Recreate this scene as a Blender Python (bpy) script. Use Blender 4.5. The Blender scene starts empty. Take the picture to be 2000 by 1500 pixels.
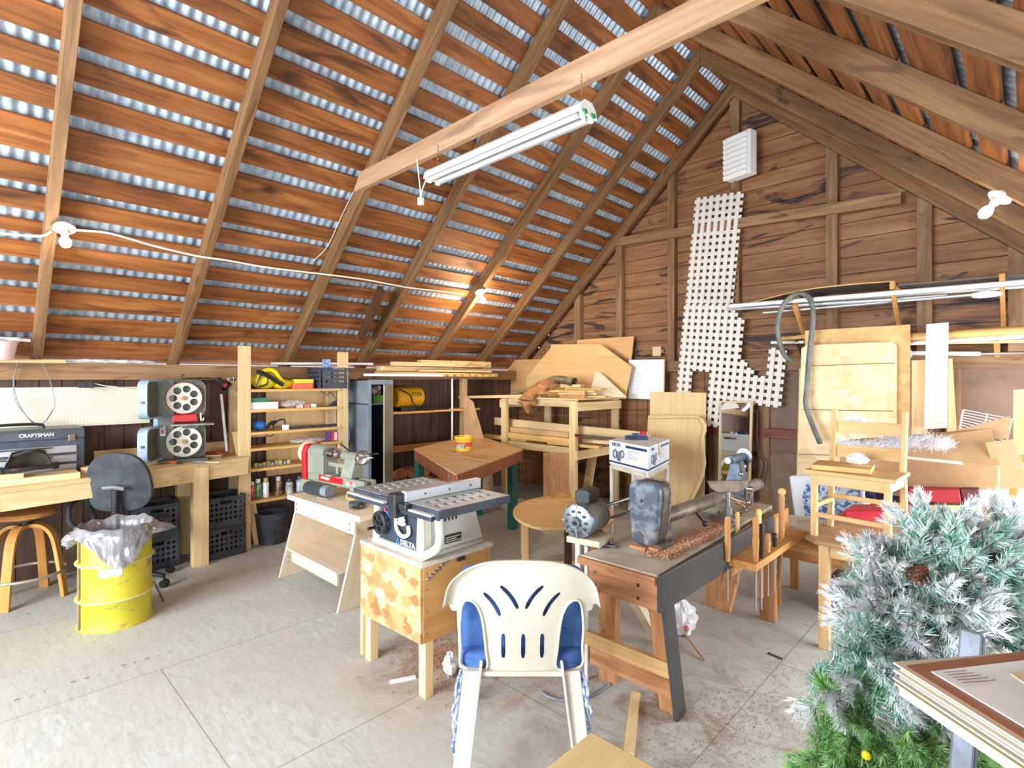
import bpy, bmesh, math, random
from mathutils import Vector as V, Matrix, noise
from mathutils.geometry import delaunay_2d_cdt
random.seed(7)
S = bpy.context.scene
COL = S.collection
PI = math.pi
# ---------------------------------------------------------------- camera, world, lights, exposure
H, F, HY, YAW = 1.6, 1040.0, 742.0, math.radians(44)
cd = bpy.data.cameras.new('camera'); cam = bpy.data.objects.new('camera', cd); COL.objects.link(cam)
cam.location = (0, 0, H); cam.rotation_euler = (PI/2, 0, YAW)
cd.sensor_width = 36; cd.lens = 36*F/2000; cd.shift_y = -(750-HY)/2000; cd.clip_start = .02
S.camera = cam
w = bpy.data.worlds.new('sky'); S.world = w; w.use_nodes = True
w.node_tree.nodes['Background'].inputs[0].default_value = (.86, .93, 1, 1)
w.node_tree.nodes['Background'].inputs[1].default_value = 3.0
S.view_settings.view_transform = 'Standard'; S.view_settings.look = 'None'
S.view_settings.exposure = 0.78; S.view_settings.gamma = 1; S.view_settings.use_curve_mapping = False
def area(name, loc, rot, sx, sy, power, col=(1, 1, 1)):
    d = bpy.data.lights.new(name, 'AREA'); d.shape = 'RECTANGLE'; d.size = sx; d.size_y = sy
    d.energy = power; d.color = col
    o = bpy.data.objects.new(name, d); COL.objects.link(o); o.location = loc; o.rotation_euler = rot
    return o
# daylight through the near gable opening behind the camera; right lamps are added fill
area('daylight_near_gable', (-2.3, -3.12, 1.95), (PI/2, 0, 0), 3.4, 2.2, 300, (.86, .96, 1))
area('fill_light_right', (.98, -1.2, 1.15), (PI/2, 0, PI/2), 2.2, 1.0, 50, (.88, .96, 1))
area('fill_light_right_far', (.98, 4.4, 1.15), (PI/2, 0, PI/2), 3.0, 1.0, 92, (.88, .96, 1))  # unseen lamp, added to brighten the far end
# ---------------------------------------------------------------- pixel -> place helpers (2000x1500 frame)
fw = V((-math.sin(YAW), math.cos(YAW), 0)); rt = V((math.cos(YAW), math.sin(YAW), 0))
def ray(px, py): return fw + rt*((px-1000)/F) + V((0, 0, (HY-py)/F))
def at(px, py, t): return V((0, 0, H)) + ray(px, py)*t
def G(px, py, z=0.0): return at(px, py, (z-H)/ray(px, py).z)
def WX(px, py, x): return at(px, py, x/ray(px, py).x)
def WY(px, py, y): return at(px, py, y/ray(px, py).y)
RX, RZ, RM = -2.34, 4.75, .918
def RL(px, py, off=0):
    d = ray(px, py); return at(px, py, (RZ+off-RM*RX-H)/(d.z-RM*d.x))
def RR(px, py, off=0):
    d = ray(px, py); return at(px, py, (RZ+off+RM*RX-H)/(d.z+RM*d.x))
# ---------------------------------------------------------------- mesh builder
def basis(d, up=V((0, 0, 1))):
    d = V(d).normalized(); u = V(up)
    if abs(d.dot(u)) > .98: u = V((1, 0, 0)) if abs(d.x) < .9 else V((0, 1, 0))
    s = d.cross(u).normalized(); n = s.cross(d).normalized()
    return d, s, n
def T(x=0, y=0, z=0, rz=0, rx=0, ry=0):
    return Matrix.Translation((x, y, z)) @ Matrix.Rotation(rz, 4, 'Z') @ Matrix.Rotation(ry, 4, 'Y') @ Matrix.Rotation(rx, 4, 'X')
def frame(o, x, y):
    """matrix with origin o, local X along x, local Y along y (orthogonalised)"""
    x = V(x).normalized(); z = x.cross(V(y)).normalized(); y = z.cross(x)
    m = Matrix((x, y, z)).transposed().to_4x4(); m.translation = V(o); return m
def smoothpts(pts, k=6, closed=False):
    P = [V(p) for p in pts]; n = len(P); out = []
    rng = range(n if closed else n-1)
    for i in rng:
        a = P[(i-1) % n] if (closed or i > 0) else P[0]*2-P[1]
        b, c = P[i], P[(i+1) % n]
        d = P[(i+2) % n] if (closed or i+2 < n) else P[-1]*2-P[-2]
        for j in range(k):
            t = j/k
            out.append(.5*((2*b)+(c-a)*t+(2*a-5*b+4*c-d)*t*t+(3*b-a-3*c+d)*t**3))
    if not closed: out.append(P[-1])
    return out
def inpoly(x, y, poly):
    c = False; n = len(poly); j = n-1
    for i in range(n):
        xi, yi = poly[i][0], poly[i][1]; xj, yj = poly[j][0], poly[j][1]
        if (yi > y) != (yj > y) and x < (xj-xi)*(y-yi)/(yj-yi)+xi: c = not c
        j = i
    return c
class MB:
    def __init__(s): s.v = []; s.f = []; s.mi = []; s.cur = 0
    def add(s, vs, fs, M=None):
        b = len(s.v)
        s.v += [(M @ V(p)) if M else V(p) for p in vs]
        s.f += [[i+b for i in f] for f in fs]; s.mi += [s.cur]*len(fs); return s
    def bb(s, x0, x1, y0, y1, z0, z1, M=None):
        vs = [(x, y, z) for z in (z0, z1) for y in (y0, y1) for x in (x0, x1)]
        return s.add(vs, [(0, 2, 3, 1), (4, 5, 7, 6), (0, 1, 5, 4), (2, 6, 7, 3), (0, 4, 6, 2), (1, 3, 7, 5)], M)
    def box(s, c, d, M=None):
        return s.bb(c[0]-d[0]/2, c[0]+d[0]/2, c[1]-d[1]/2, c[1]+d[1]/2, c[2]-d[2]/2, c[2]+d[2]/2, M)
    def beam(s, p0, p1, w, h, up=(0, 0, 1), M=None, taper=1):
        p0, p1 = V(p0), V(p1); d, sd, n = basis(p1-p0, up)
        vs = []
        for p, k in ((p0, 1), (p1, taper)):
            for a, b in ((-1, -1), (1, -1), (1, 1), (-1, 1)): vs.append(p+sd*(a*w*k/2)+n*(b*h*k/2))
        return s.add(vs, [(0, 1, 2, 3), (4, 7, 6, 5), (0, 4, 5, 1), (1, 5, 6, 2), (2, 6, 7, 3), (3, 7, 4, 0)], M)
    def cyl(s, p0, p1, r0, r1=None, n=16, M=None, cap=True):
        r1 = r0 if r1 is None else r1; p0, p1 = V(p0), V(p1); d, a, b = basis(p1-p0)
        vs = []
        for p, r in ((p0, r0), (p1, r1)):
            for i in range(n): t = 2*PI*i/n; vs.append(p+(a*math.cos(t)+b*math.sin(t))*r)
        fs = [(i, (i+1) % n, n+(i+1) % n, n+i) for i in range(n)]
        if cap: fs += [tuple(range(n))[::-1], tuple(range(n, 2*n))]
        return s.add(vs, fs, M)
    def lathe(s, prof, M=None, n=24, a0=0, a1=2*PI):
        full = abs(a1-a0-2*PI) < 1e-6; m = n if full else n+1; vs = []; fs = []
        for r, z in prof:
            for i in range(m): t = a0+(a1-a0)*i/n; vs.append((r*math.cos(t), r*math.sin(t), z))
        for k in range(len(prof)-1):
            for i in range(n):
                j = (i+1) % m
                fs.append((k*m+i, k*m+j, (k+1)*m+j, (k+1)*m+i))
        if full:
            if prof[0][0] > 1e-4: fs.append(tuple(range(m))[::-1])
            if prof[-1][0] > 1e-4: fs.append(tuple(range((len(prof)-1)*m, len(prof)*m)))
        return s.add(vs, fs, M)
    def tube(s, pts, r, n=8, closed=False, k=5, M=None, smooth=True):
        P = smoothpts(pts, k, closed) if smooth else [V(p) for p in pts]
        m = len(P); vs = []; fs = []; pu = None
        for i, p in enumerate(P):
            d = (P[(i+1) % m]-P[i-1]) if closed or 0 < i < m-1 else (P[1]-P[0] if i == 0 else P[-1]-P[-2])
            if d.length < 1e-9: d = V((0, 0, 1))
            d.normalize()
            if pu is None: _, a, b = basis(d); pu = b
            a = d.cross(pu).normalized(); b = a.cross(d).normalized(); pu = b
            rr = r(i/(m-1)) if callable(r) else r
            for j in range(n): t = 2*PI*j/n; vs.append(p+(a*math.cos(t)+b*math.sin(t))*rr)
        for i in range(m if closed else m-1):
            for j in range(n): fs.append((i*n+j, i*n+(j+1) % n, ((i+1) % m)*n+(j+1) % n, ((i+1) % m)*n+j))
        if not closed: fs += [tuple(range(n))[::-1], tuple(range((m-1)*n, m*n))]
        return s.add(vs, fs, M)
    def prism(s, out, depth, M=None):
        n = len(out); vs = [(p[0], p[1], 0) for p in out]+[(p[0], p[1], depth) for p in out]
        fs = [tuple(range(n))[::-1], tuple(range(n, 2*n))]+[(i, (i+1) % n, n+(i+1) % n, n+i) for i in range(n)]
        return s.add(vs, fs, M)
    def sph(s, c, r, n=12, M=None):
        r = r if hasattr(r, '__len__') else (r, r, r); vs = []; fs = []; m = n//2
        for k in range(m+1):
            a = PI*k/m
            for i in range(n): t = 2*PI*i/n; vs.append((c[0]+r[0]*math.sin(a)*math.cos(t), c[1]+r[1]*math.sin(a)*math.sin(t), c[2]-r[2]*math.cos(a)))
        for k in range(m):
            for i in range(n): fs.append((k*n+i, k*n+(i+1) % n, (k+1)*n+(i+1) % n, (k+1)*n+i))
        return s.add(vs, fs, M)
    def grid(s, fn, nu, nv, M=None, thick=0, closeu=False):
        vs = [fn(i/nu, j/nv) for j in range(nv+1) for i in range(nu+1)]; W = nu+1
        fs = [(j*W+i, j*W+i+1, (j+1)*W+i+1, (j+1)*W+i) for j in range(nv) for i in range(nu)]
        return s.add(vs, fs, M)
    def panel(s, outline, holes=(), thick=.01, M=None, fn=None, step=0):
        """flat sheet with real holes; fn maps (x, y, side) to 3D for curved sheets"""
        pts = []; edges = []
        for L in [outline]+list(holes):
            b = len(pts); pts += [V((p[0], p[1])) for p in L]
            edges += [(b+i, b+(i+1) % len(L)) for i in range(len(L))]
        if step:
            xs = [p[0] for p in outline]; ys = [p[1] for p in outline]
            x = min(xs)+step*.53
            while x < max(xs):
                y = min(ys)+step*.47
                while y < max(ys):
                    if inpoly(x, y, outline) and not any(inpoly(x, y, h) for h in holes): pts.append(V((x, y)))
                    y += step
                x += step
        ov, oe, of, *_ = delaunay_2d_cdt(pts, edges, [], 0, 1e-6)
        tr = []
        for f in of:
            c = sum((ov[i] for i in f), V((0, 0)))/len(f)
            if inpoly(c.x, c.y, outline) and not any(inpoly(c.x, c.y, h) for h in holes): tr.append(list(f))
        used = {}; n = len(ov); fn = fn or (lambda x, y, sd: (x, y, sd*thick))
        for f in tr:
            for i in range(len(f)):
                e = (f[i], f[(i+1) % len(f)])
                if (e[1], e[0]) in used: del used[(e[1], e[0])]
                else: used[e] = 1
        vs = [fn(p.x, p.y, 1) for p in ov]+[fn(p.x, p.y, 0) for p in ov]
        fs = [tuple(f) for f in tr]+[tuple(n+i for i in f[::-1]) for f in tr]+[(b, a, a+n, b+n) for a, b in used]
        return s.add(vs, fs, M)
    def build(s, name, mat, parent=None, loc=None, bevel=0, smooth=False, world=False, ang=35):
        vs = s.v
        if parent is not None and world:
            inv = parent.matrix_basis.inverted(); vs = [inv @ p for p in vs]
        if parent is None and loc is not None: vs = [p-V(loc) for p in vs]
        me = bpy.data.meshes.new(name); me.from_pydata([tuple(p) for p in vs], [], s.f); me.update()
        mats = mat if isinstance(mat, (list, tuple)) else [mat]
        for m in mats: me.materials.append(m)
        if len(mats) > 1: me.polygons.foreach_set('material_index', [min(i, len(mats)-1) for i in s.mi])
        bm = bmesh.new(); bm.from_mesh(me); bmesh.ops.recalc_face_normals(bm, faces=bm.faces); bm.to_mesh(me); bm.free()
        if smooth:
            me.polygons.foreach_set('use_smooth', [True]*len(me.polygons)); me.set_sharp_from_angle(angle=math.radians(ang))
        o = bpy.data.objects.new(name, me); COL.objects.link(o)
        if parent is not None: o.parent = parent
        elif loc is not None: o.location = V(loc)
        if bevel:
            b = o.modifiers.new('bevel', 'BEVEL'); b.width = bevel; b.segments = 2; b.limit_method = 'ANGLE'; b.angle_limit = math.radians(40)
        return o
def thing(name, label, cat, loc=(0, 0, 0), rz=0, group=None):
    o = bpy.data.objects.new(name, None); COL.objects.link(o); o.empty_display_size = .05
    o.matrix_basis = Matrix.Translation(V(loc)) @ Matrix.Rotation(rz, 4, 'Z')
    o['label'] = label; o['category'] = cat
    if group: o['group'] = group
    return o
def one(name, label, cat, mb, mat, group=None, kind=None, **k):
    xs = [p.x for p in mb.v]; ys = [p.y for p in mb.v]; zs = [p.z for p in mb.v]
    o = mb.build(name, mat, None, loc=((min(xs)+max(xs))/2, (min(ys)+max(ys))/2, min(zs)), **k)
    o['label'] = label; o['category'] = cat
    if group: o['group'] = group
    if kind: o['kind'] = kind
    return o
def P(name, mb, mat, parent, label=None, **k):
    o = mb.build(name, mat, parent, **k)
    if label: o['label'] = label
    return o
def struct(name, mb, mat, **k):
    o = mb.build(name, mat, **k); o['kind'] = 'structure'; return o
def dup(root, loc, rz=None, label=None):
    def cp(o, par):
        c = o.copy(); COL.objects.link(c); c.parent = par
        for ch in [x for x in list(bpy.data.objects) if x.parent == o and x is not c]: cp(ch, c)
        return c
    r = cp(root, None)
    r.location = V(loc)
    if rz is not None: r.rotation_euler = (0, 0, rz)
    if label: r['label'] = label
    return r
def text(s, size, mat, parent, M, name='lettering', ext=.0006, bold=0, spx=1):
    cu = bpy.data.curves.new('t', 'FONT'); cu.body = s; cu.size = size; cu.extrude = ext; cu.offset = bold
    cu.align_x = 'CENTER'; cu.align_y = 'CENTER'; cu.resolution_u = 3
    o = bpy.data.objects.new('t', cu); COL.objects.link(o)
    me = bpy.data.meshes.new_from_object(o.evaluated_get(bpy.context.evaluated_depsgraph_get()))
    bpy.data.objects.remove(o); me.name = name; me.transform(Matrix.Diagonal((spx, 1, 1, 1))); me.transform(M); me.materials.clear(); me.materials.append(mat)
    q = bpy.data.objects.new(name, me); COL.objects.link(q); q.parent = parent
    return q
def circ(cx, cy, r, n=20, ry=None): return [(cx+r*math.cos(2*PI*i/n), cy+(ry or r)*math.sin(2*PI*i/n)) for i in range(n)]
def rrect(x0, x1, y0, y1, r, n=4):
    out = []
    for cx, cy, a in ((x1-r, y0+r, -90), (x1-r, y1-r, 0), (x0+r, y1-r, 90), (x0+r, y0+r, 180)):
        for i in range(n+1): t = math.radians(a+90*i/n); out.append((cx+r*math.cos(t), cy+r*math.sin(t)))
    return out
# ---------------------------------------------------------------- materials
def C(r, g, b):
    f = lambda c: c/12.92 if c <= .04045 else ((c+.055)/1.055)**2.4
    return (f(r/255), f(g/255), f(b/255), 1)
def base(name, rough=.5, metal=0, spec=.5):
    m = bpy.data.materials.new(name); m.use_nodes = True; nt = m.node_tree; b = nt.nodes['Principled BSDF']
    b.inputs['Roughness'].default_value = rough; b.inputs['Metallic'].default_value = metal
    b.inputs['Specular IOR Level'].default_value = spec
    return m, nt, b
def N(nt, t, **k):
    n = nt.nodes.new(t)
    for a, v in k.items(): setattr(n, a, v)
    return n
def coords(nt, sc, rnd=True):
    tc = N(nt, 'ShaderNodeTexCoord'); mp = N(nt, 'ShaderNodeMapping'); mp.inputs['Scale'].default_value = sc
    nt.links.new(tc.outputs['Object'], mp.inputs['Vector'])
    if rnd:
        oi = N(nt, 'ShaderNodeObjectInfo'); mu = N(nt, 'ShaderNodeMath', operation='MULTIPLY'); mu.inputs[1].default_value = 37
        nt.links.new(oi.outputs['Random'], mu.inputs[0]); nt.links.new(mu.outputs[0], mp.inputs['Location'])
    return mp.outputs['Vector']
def ramp(nt, fac, stops):
    r = N(nt, 'ShaderNodeValToRGB'); e = r.color_ramp.elements
    while len(e) < len(stops): e.new(.5)
    for i, (p, c) in enumerate(stops): e[i].position = p; e[i].color = c
    nt.links.new(fac, r.inputs[0]); return r.outputs['Color']
def nz(nt, vec, scale=1, detail=4, dist=0, rough=.5):
    n = N(nt, 'ShaderNodeTexNoise'); n.inputs['Scale'].default_value = scale; n.inputs['Detail'].default_value = detail
    n.inputs['Distortion'].default_value = dist; n.inputs['Roughness'].default_value = rough
    nt.links.new(vec, n.inputs['Vector']); return n.outputs['Fac']
def mix(nt, fac, a, b, mode='MIX'):
    m = N(nt, 'ShaderNodeMix', data_type='RGBA', blend_type=mode)
    for i, x in ((0, fac), (6, a), (7, b)):
        if hasattr(x, 'links') or hasattr(x, 'is_linked'): nt.links.new(x, m.inputs[i])
        else: m.inputs[i].default_value = x
    return m.outputs[2]
def bump(nt, b, fac, s=.3, d=.01):
    n = N(nt, 'ShaderNodeBump'); n.inputs['Strength'].default_value = s; n.inputs['Distance'].default_value = d
    nt.links.new(fac, n.inputs['Height']); nt.links.new(n.outputs[0], b.inputs['Normal'])
def PM(name, c, rough=.5, metal=0, c2=None, ns=8, bmp=0, spec=.5, lo=.4, hi=.62, alpha=1):
    m, nt, b = base(name, rough, metal, spec); b.inputs['Base Color'].default_value = C(*c)
    if c2:
        v = coords(nt, (ns, ns, ns)); f = nz(nt, v, 1, 6, .4, .6)
        nt.links.new(ramp(nt, f, [(lo, C(*c)), (hi, C(*c2))]), b.inputs['Base Color'])
        if bmp: bump(nt, b, f, bmp, .004)
    if alpha < 1: b.inputs['Alpha'].default_value = alpha
    return m
def WOOD(name, c1, c2, c3, axis='x', s=1.0, rough=.6, blot=None, blotamt=(.62, .7), var=.12, bmp=.15):
    m, nt, b = base(name, rough, 0, .35)
    al, ac = 1.1*s, 15*s
    sc = {'x': (al, ac, ac), 'y': (ac, al, ac), 'z': (ac, ac, al)}[axis]
    v = coords(nt, sc)
    f = nz(nt, v, 1, 5, 1.2, .6)
    col = ramp(nt, f, [(.25, C(*c1)), (.5, C(*c2)), (.75, C(*c3))])
    if blot:
        k = {'x': (1.4, 6, 6), 'y': (6, 1.4, 6), 'z': (6, 6, 1.4)}[axis]
        f2 = nz(nt, coords(nt, tuple(q*s for q in k)), 1, 3, 1.5, .55)
        m2 = ramp(nt, f2, [(blotamt[0], (0, 0, 0, 1)), (blotamt[1], (1, 1, 1, 1))])
        col = mix(nt, m2, col, C(*blot))
    oi = N(nt, 'ShaderNodeObjectInfo'); hs = N(nt, 'ShaderNodeHueSaturation')
    mr = N(nt, 'ShaderNodeMapRange'); mr.inputs[3].default_value = 1-var; mr.inputs[4].default_value = 1+var
    nt.links.new(oi.outputs['Random'], mr.inputs[0]); nt.links.new(mr.outputs[0], hs.inputs['Value']); nt.links.new(col, hs.inputs['Color'])
    nt.links.new(hs.outputs[0], b.inputs['Base Color'])
    if bmp: bump(nt, b, f, bmp, .002)
    return m
def OSB(name, cs, s=16):
    m, nt, b = base(name, .65, 0, .3)
    v = coords(nt, (s*.6, s, s*.8)); n = N(nt, 'ShaderNodeTexNoise'); n.inputs['Scale'].default_value = .7; n.inputs['Detail'].default_value = 2
    nt.links.new(v, n.inputs['Vector']); ad = N(nt, 'ShaderNodeVectorMath', operation='MULTIPLY_ADD'); ad.inputs[1].default_value = (1.6,)*3
    nt.links.new(n.outputs['Color'], ad.inputs[0]); nt.links.new(v, ad.inputs[2])
    vo = N(nt, 'ShaderNodeTexVoronoi', distance='MANHATTAN'); vo.inputs['Scale'].default_value = .8; nt.links.new(ad.outputs[0], vo.inputs['Vector'])
    sp = N(nt, 'ShaderNodeSeparateColor'); nt.links.new(vo.outputs['Color'], sp.inputs[0])
    col = ramp(nt, sp.outputs[0], [(i/(len(cs)-1), C(*c)) for i, c in enumerate(cs)])
    nt.links.new(col, b.inputs['Base Color']); bump(nt, b, sp.outputs[0], .2, .002); return m
def EMIT(name, c, s):
    m, nt, b = base(name); b.inputs['Emission Color'].default_value = (*c, 1); b.inputs['Emission Strength'].default_value = s; return m
def GLASS(name, c, rough=.05, alpha=.25):
    m, nt, b = base(name, rough, 0, .6); b.inputs['Base Color'].default_value = C(*c); b.inputs['Alpha'].default_value = alpha; return m
# palette
pine = {a: WOOD('pine_'+a, (206, 170, 118), (226, 196, 146), (238, 214, 170), a, blot=(196, 140, 84), blotamt=(.66, .74)) for a in 'xyz'}
pine_y = {a: WOOD('yellow_pine_'+a, (196, 148, 84), (216, 172, 104), (230, 192, 128), a) for a in 'xyz'}
ply = {a: WOOD('plywood_'+a, (206, 172, 122), (222, 188, 138), (232, 204, 158), a, s=.7) for a in 'xyz'}
birch = {a: WOOD('birch_plywood_'+a, (218, 196, 166), (228, 208, 180), (238, 222, 198), a, s=.6) for a in 'xyz'}
brownw = {a: WOOD('stained_framing_'+a, (98, 72, 48), (134, 100, 70), (160, 124, 90), a, blot=(72, 54, 40), blotamt=(.62, .74)) for a in 'xyz'}
rafterw = {a: WOOD('rafter_wood_'+a, (84, 60, 36), (118, 84, 54), (148, 110, 74), a, blot=(70, 48, 34), blotamt=(.6, .75)) for a in 'xyz'}
redw = {a: WOOD('reddish_bench_wood_'+a, (158, 106, 68), (190, 134, 92), (214, 162, 120), a, blot=(120, 76, 50), blotamt=(.64, .74)) for a in 'xyz'}
honey = {a: WOOD('honey_wood_'+a, (160, 108, 54), (186, 132, 74), (206, 156, 98), a) for a in 'xyz'}
oak = {a: WOOD('light_oak_'+a, (190, 148, 96), (210, 170, 118), (224, 188, 140), a) for a in 'xyz'}
darkw = WOOD('dark_brown_wood', (58, 36, 26), (82, 52, 36), (100, 66, 46), 'z')
osb = OSB('oriented_strand_board', [(150, 104, 60), (190, 146, 96), (206, 172, 126), (170, 118, 68), (218, 194, 152), (182, 140, 92)], 30)
osb_pale = OSB('pale_strand_board', [(214, 186, 142), (226, 200, 156), (234, 212, 170), (220, 190, 144), (238, 218, 182)], 26)
osb_tan = OSB('tan_strand_board', [(200, 158, 100), (212, 170, 112), (222, 184, 128), (204, 160, 104)], 26)
black = PM('black_plastic', (30, 31, 34), .4, 0, (46, 47, 50), 6)
blackr = PM('dull_black_plastic', (40, 42, 48), .6, 0, (62, 66, 74), 9)
white = PM('white_paint', (236, 236, 236), .4)
offwhite = PM('cream_white_paint', (226, 222, 208), .5, 0, (206, 202, 188), 5)
chrome = PM('chrome', (210, 210, 214), .15, 1)
steel = PM('brushed_steel', (150, 152, 156), .35, .9, (100, 102, 108), 10)
dsteel = PM('dusty_dark_steel', (90, 92, 98), .5, .6, (140, 138, 132), 14)
grey = PM('grey_enamel', (128, 136, 146), .45, 0, (112, 120, 130), 8)
red = PM('red_plastic', (190, 28, 40), .4)
yellow = PM('yellow_plastic', (232, 206, 30), .4)
blue = PM('blue_plastic', (40, 110, 190), .4)
paper = PM('white_paper', (240, 240, 236), .8)
card = PM('corrugated_cardboard', (190, 152, 112), .8, 0, (176, 138, 100), 4)
clearp = GLASS('clear_plastic_film', (236, 238, 242), .15, .45)
# ================================================================ room shell
XL, YF, XR, YN = -5.72, 6.08, 1.04, -3.2
# ---- floor of subfloor sheets
m_floor, nt, b = base('subfloor_sheets', .75, 0, .25)
v = coords(nt, (1, 1, 1), False)
n1 = nz(nt, v, 1.1, 5, .5); n2 = nz(nt, coords(nt, (9, 34, 1), False), 1, 5, 1.2, .65); n3 = nz(nt, v, 3.5, 6, .8, .7)
col = ramp(nt, n2, [(.3, C(172, 170, 166)), (.5, C(186, 186, 182)), (.72, C(198, 199, 196))])
col = mix(nt, ramp(nt, n1, [(.4, (0, 0, 0, 1)), (.7, (.6, .6, .6, 1))]), col, C(184, 174, 160))
tc = N(nt, 'ShaderNodeTexCoord'); sx = N(nt, 'ShaderNodeSeparateXYZ'); nt.links.new(tc.outputs['Object'], sx.inputs[0])
def near(nt, sx, x0, y0, r0, r1):
    a = N(nt, 'ShaderNodeVectorMath', operation='DISTANCE'); a.inputs[1].default_value = (x0, y0, 0)
    nt.links.new(tc.outputs['Object'], a.inputs[0]); m = N(nt, 'ShaderNodeMapRange'); m.inputs[1].default_value = r0; m.inputs[2].default_value = r1
    m.inputs[3].default_value = 1; m.inputs[4].default_value = 0; nt.links.new(a.outputs['Value'], m.inputs[0]); return m.outputs[0]
def mth(nt, op, a, b_):
    n = N(nt, 'ShaderNodeMath', operation=op)
    for i, x in enumerate((a, b_)):
        if hasattr(x, 'is_linked'): nt.links.new(x, n.inputs[i])
        else: n.inputs[i].default_value = x
    return n.outputs[0]
# sawdust and dirt trodden into the floor round the old lathe bench and the saw stand
dirt = mth(nt, 'MULTIPLY', near(nt, sx, -1.1, 2.45, .1, 1.25), ramp(nt, n3, [(.45, (0, 0, 0, 1)), (.66, (1, 1, 1, 1))]))
col = mix(nt, dirt, col, C(140, 104, 72))
dirt2 = mth(nt, 'MULTIPLY', near(nt, sx, -2.35, 2.0, .15, .75), ramp(nt, n3, [(.38, (0, 0, 0, 1)), (.62, (.9, .9, .9, 1))]))
col = mix(nt, dirt2, col, C(164, 118, 86))
dirt3 = mth(nt, 'MULTIPLY', near(nt, sx, -4.2, 4.6, .6, 2.2), ramp(nt, n1, [(.3, (.1, .1, .1, 1)), (.6, (.5, .5, .5, 1))]))
col = mix(nt, dirt3, col, C(196, 176, 146))
# sheet joints
bk = N(nt, 'ShaderNodeTexBrick'); bk.inputs['Scale'].default_value = 1; bk.inputs['Mortar Size'].default_value = .003; bk.inputs['Brick Width'].default_value = 2.44
bk.inputs['Row Height'].default_value = 1.22; bk.inputs['Color1'].default_value = (0, 0, 0, 1); bk.inputs['Color2'].default_value = (0, 0, 0, 1); bk.inputs['Mortar'].default_value = (1, 1, 1, 1)
mp = N(nt, 'ShaderNodeMapping'); mp.inputs['Rotation'].default_value = (0, 0, PI/2); mp.inputs['Location'].default_value = (-1.67, -2.66, 0); nt.links.new(tc.outputs['Object'], mp.inputs[0]); nt.links.new(mp.outputs[0], bk.inputs['Vector'])
col = mix(nt, mth(nt, 'MULTIPLY', bk.outputs['Color'], .6), col, C(112, 98, 84))
nt.links.new(col, b.inputs['Base Color']); bump(nt, b, n2, .08, .002)
fl = struct('floor', MB().bb(XL-.1, XR+.1, YN-.1, YF+.1, -.06, 0), m_floor)
# faint stamped ink marks on the subfloor sheets
ink = PM('faded_ink', (176, 168, 158), .9)
mk = MB(); random.seed(3)
for (x0, y0, n) in ((-3.62, .02, 16), (-4.3, .35, 10), (-4.9, .2, 5)):
    for i in range(n):
        if random.random() < .2: continue
        yy = y0+i*.055; h = random.choice((.02, .035, .05))
        mk.bb(x0-h/2, x0+h/2, yy, yy+random.choice((.006, .012, .02)), 0, .0006)
        if random.random() < .5: mk.bb(x0-h/2, x0-h/2+.006, yy, yy+.035, 0, .0006)
P('ink_marks', mk, ink, fl)
# ---- left wall: vertical tongue-and-groove boards, sill beam
wl_m = WOOD('stained_wall_boards', (74, 54, 46), (100, 74, 62), (122, 92, 78), 'z', .8, blot=(54, 38, 34), blotamt=(.6, .75))
mb = MB(); y = YN; random.seed(5)
while y < YF: mb.bb(XL-.03, XL+random.choice((0, .003)), y+.003, y+.137, 0, 1.62); y += .14
mb.bb(XL-.05, XL-.02, YN, YF, 0, 1.62)
struct('wall_left', mb, wl_m)
# ---- far gable wall
wf_m = WOOD('gable_boards', (104, 68, 44), (140, 96, 64), (168, 122, 86), 'x', .75, blot=(62, 46, 46), blotamt=(.57, .64), var=.05)
wf2_m = PM('brown_fibreboard', (112, 86, 72), .8, 0, (126, 100, 86), 3)
mb = MB(); z = 1.72
while z < 4.95:
    h = random.choice((.165, .18, .19)); a = (4.98-z)/RM; b2 = (4.98-z-h)/RM
    a = min(a, 3.42); b2 = max(min(b2, 3.42), .01)
    o = [(RX-a, z+.004), (RX+a, z+.004), (RX+b2, z+h-.003), (RX-b2, z+h-.003)]
    mb.prism(o, .02, frame((0, YF+.02, 0), (1, 0, 0), (0, 0, 1))); z += h
x = XL
while x < -2.2: mb.bb(x+.004, x+.146, YF-.003, YF+.03, 0, 1.72); x += .15
mb.cur = 1; mb.bb(XL, XR, YF+.03, YF+.05, 0, 1.75)
mb.prism([(RX-3.5, 1.6), (RX+3.5, 1.6), (RX, 4.95)], .01, frame((0, YF+.05, 0), (1, 0, 0), (0, 0, 1)))
mb.cur = 2; mb.bb(-2.2, XR, YF, YF+.03, 0, 1.72)
struct('wall_far', mb, [wf_m, darkw, wf2_m])
# ---- right wall (beside the photographer) with gaps added for the fill lamps, near gable with its opening
mb = MB(); mb.bb(XR, XR+.05, YN, -2.3, 0, 1.65); mb.bb(XR, XR+.05, -.1, 2.9, 0, 1.65); mb.bb(XR, XR+.05, 5.9, YF, 0, 1.65); mb.bb(XR, XR+.05, 2.9, 5.9, 0, .65); mb.bb(XR, XR+.05, -2.3, -.1, 0, .65)
struct('wall_right', mb, wl_m)
mb = MB(); yb = YN
mb.bb(XL, -4.1, yb-.04, yb, 0, 1.75); mb.bb(-.5, XR, yb-.04, yb, 0, 1.75); mb.bb(-4.1, -.5, yb-.04, yb, 0, .8)
mb.prism([(-4.1, 1.75), (XL, 1.75), (-4.1, 3.2)], .04, frame((0, yb, 0), (1, 0, 0), (0, 0, 1)))
mb.prism([(-.5, 1.75), (XR, 1.75), (-.5, 3.2)], .04, frame((0, yb, 0), (1, 0, 0), (0, 0, 1)))
mb.prism([(-4.15, 3.1), (-.5, 3.1), (RX, 4.9)], .04, frame((0, yb, 0), (1, 0, 0), (0, 0, 1)))
struct('wall_near', mb, wl_m)
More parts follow.
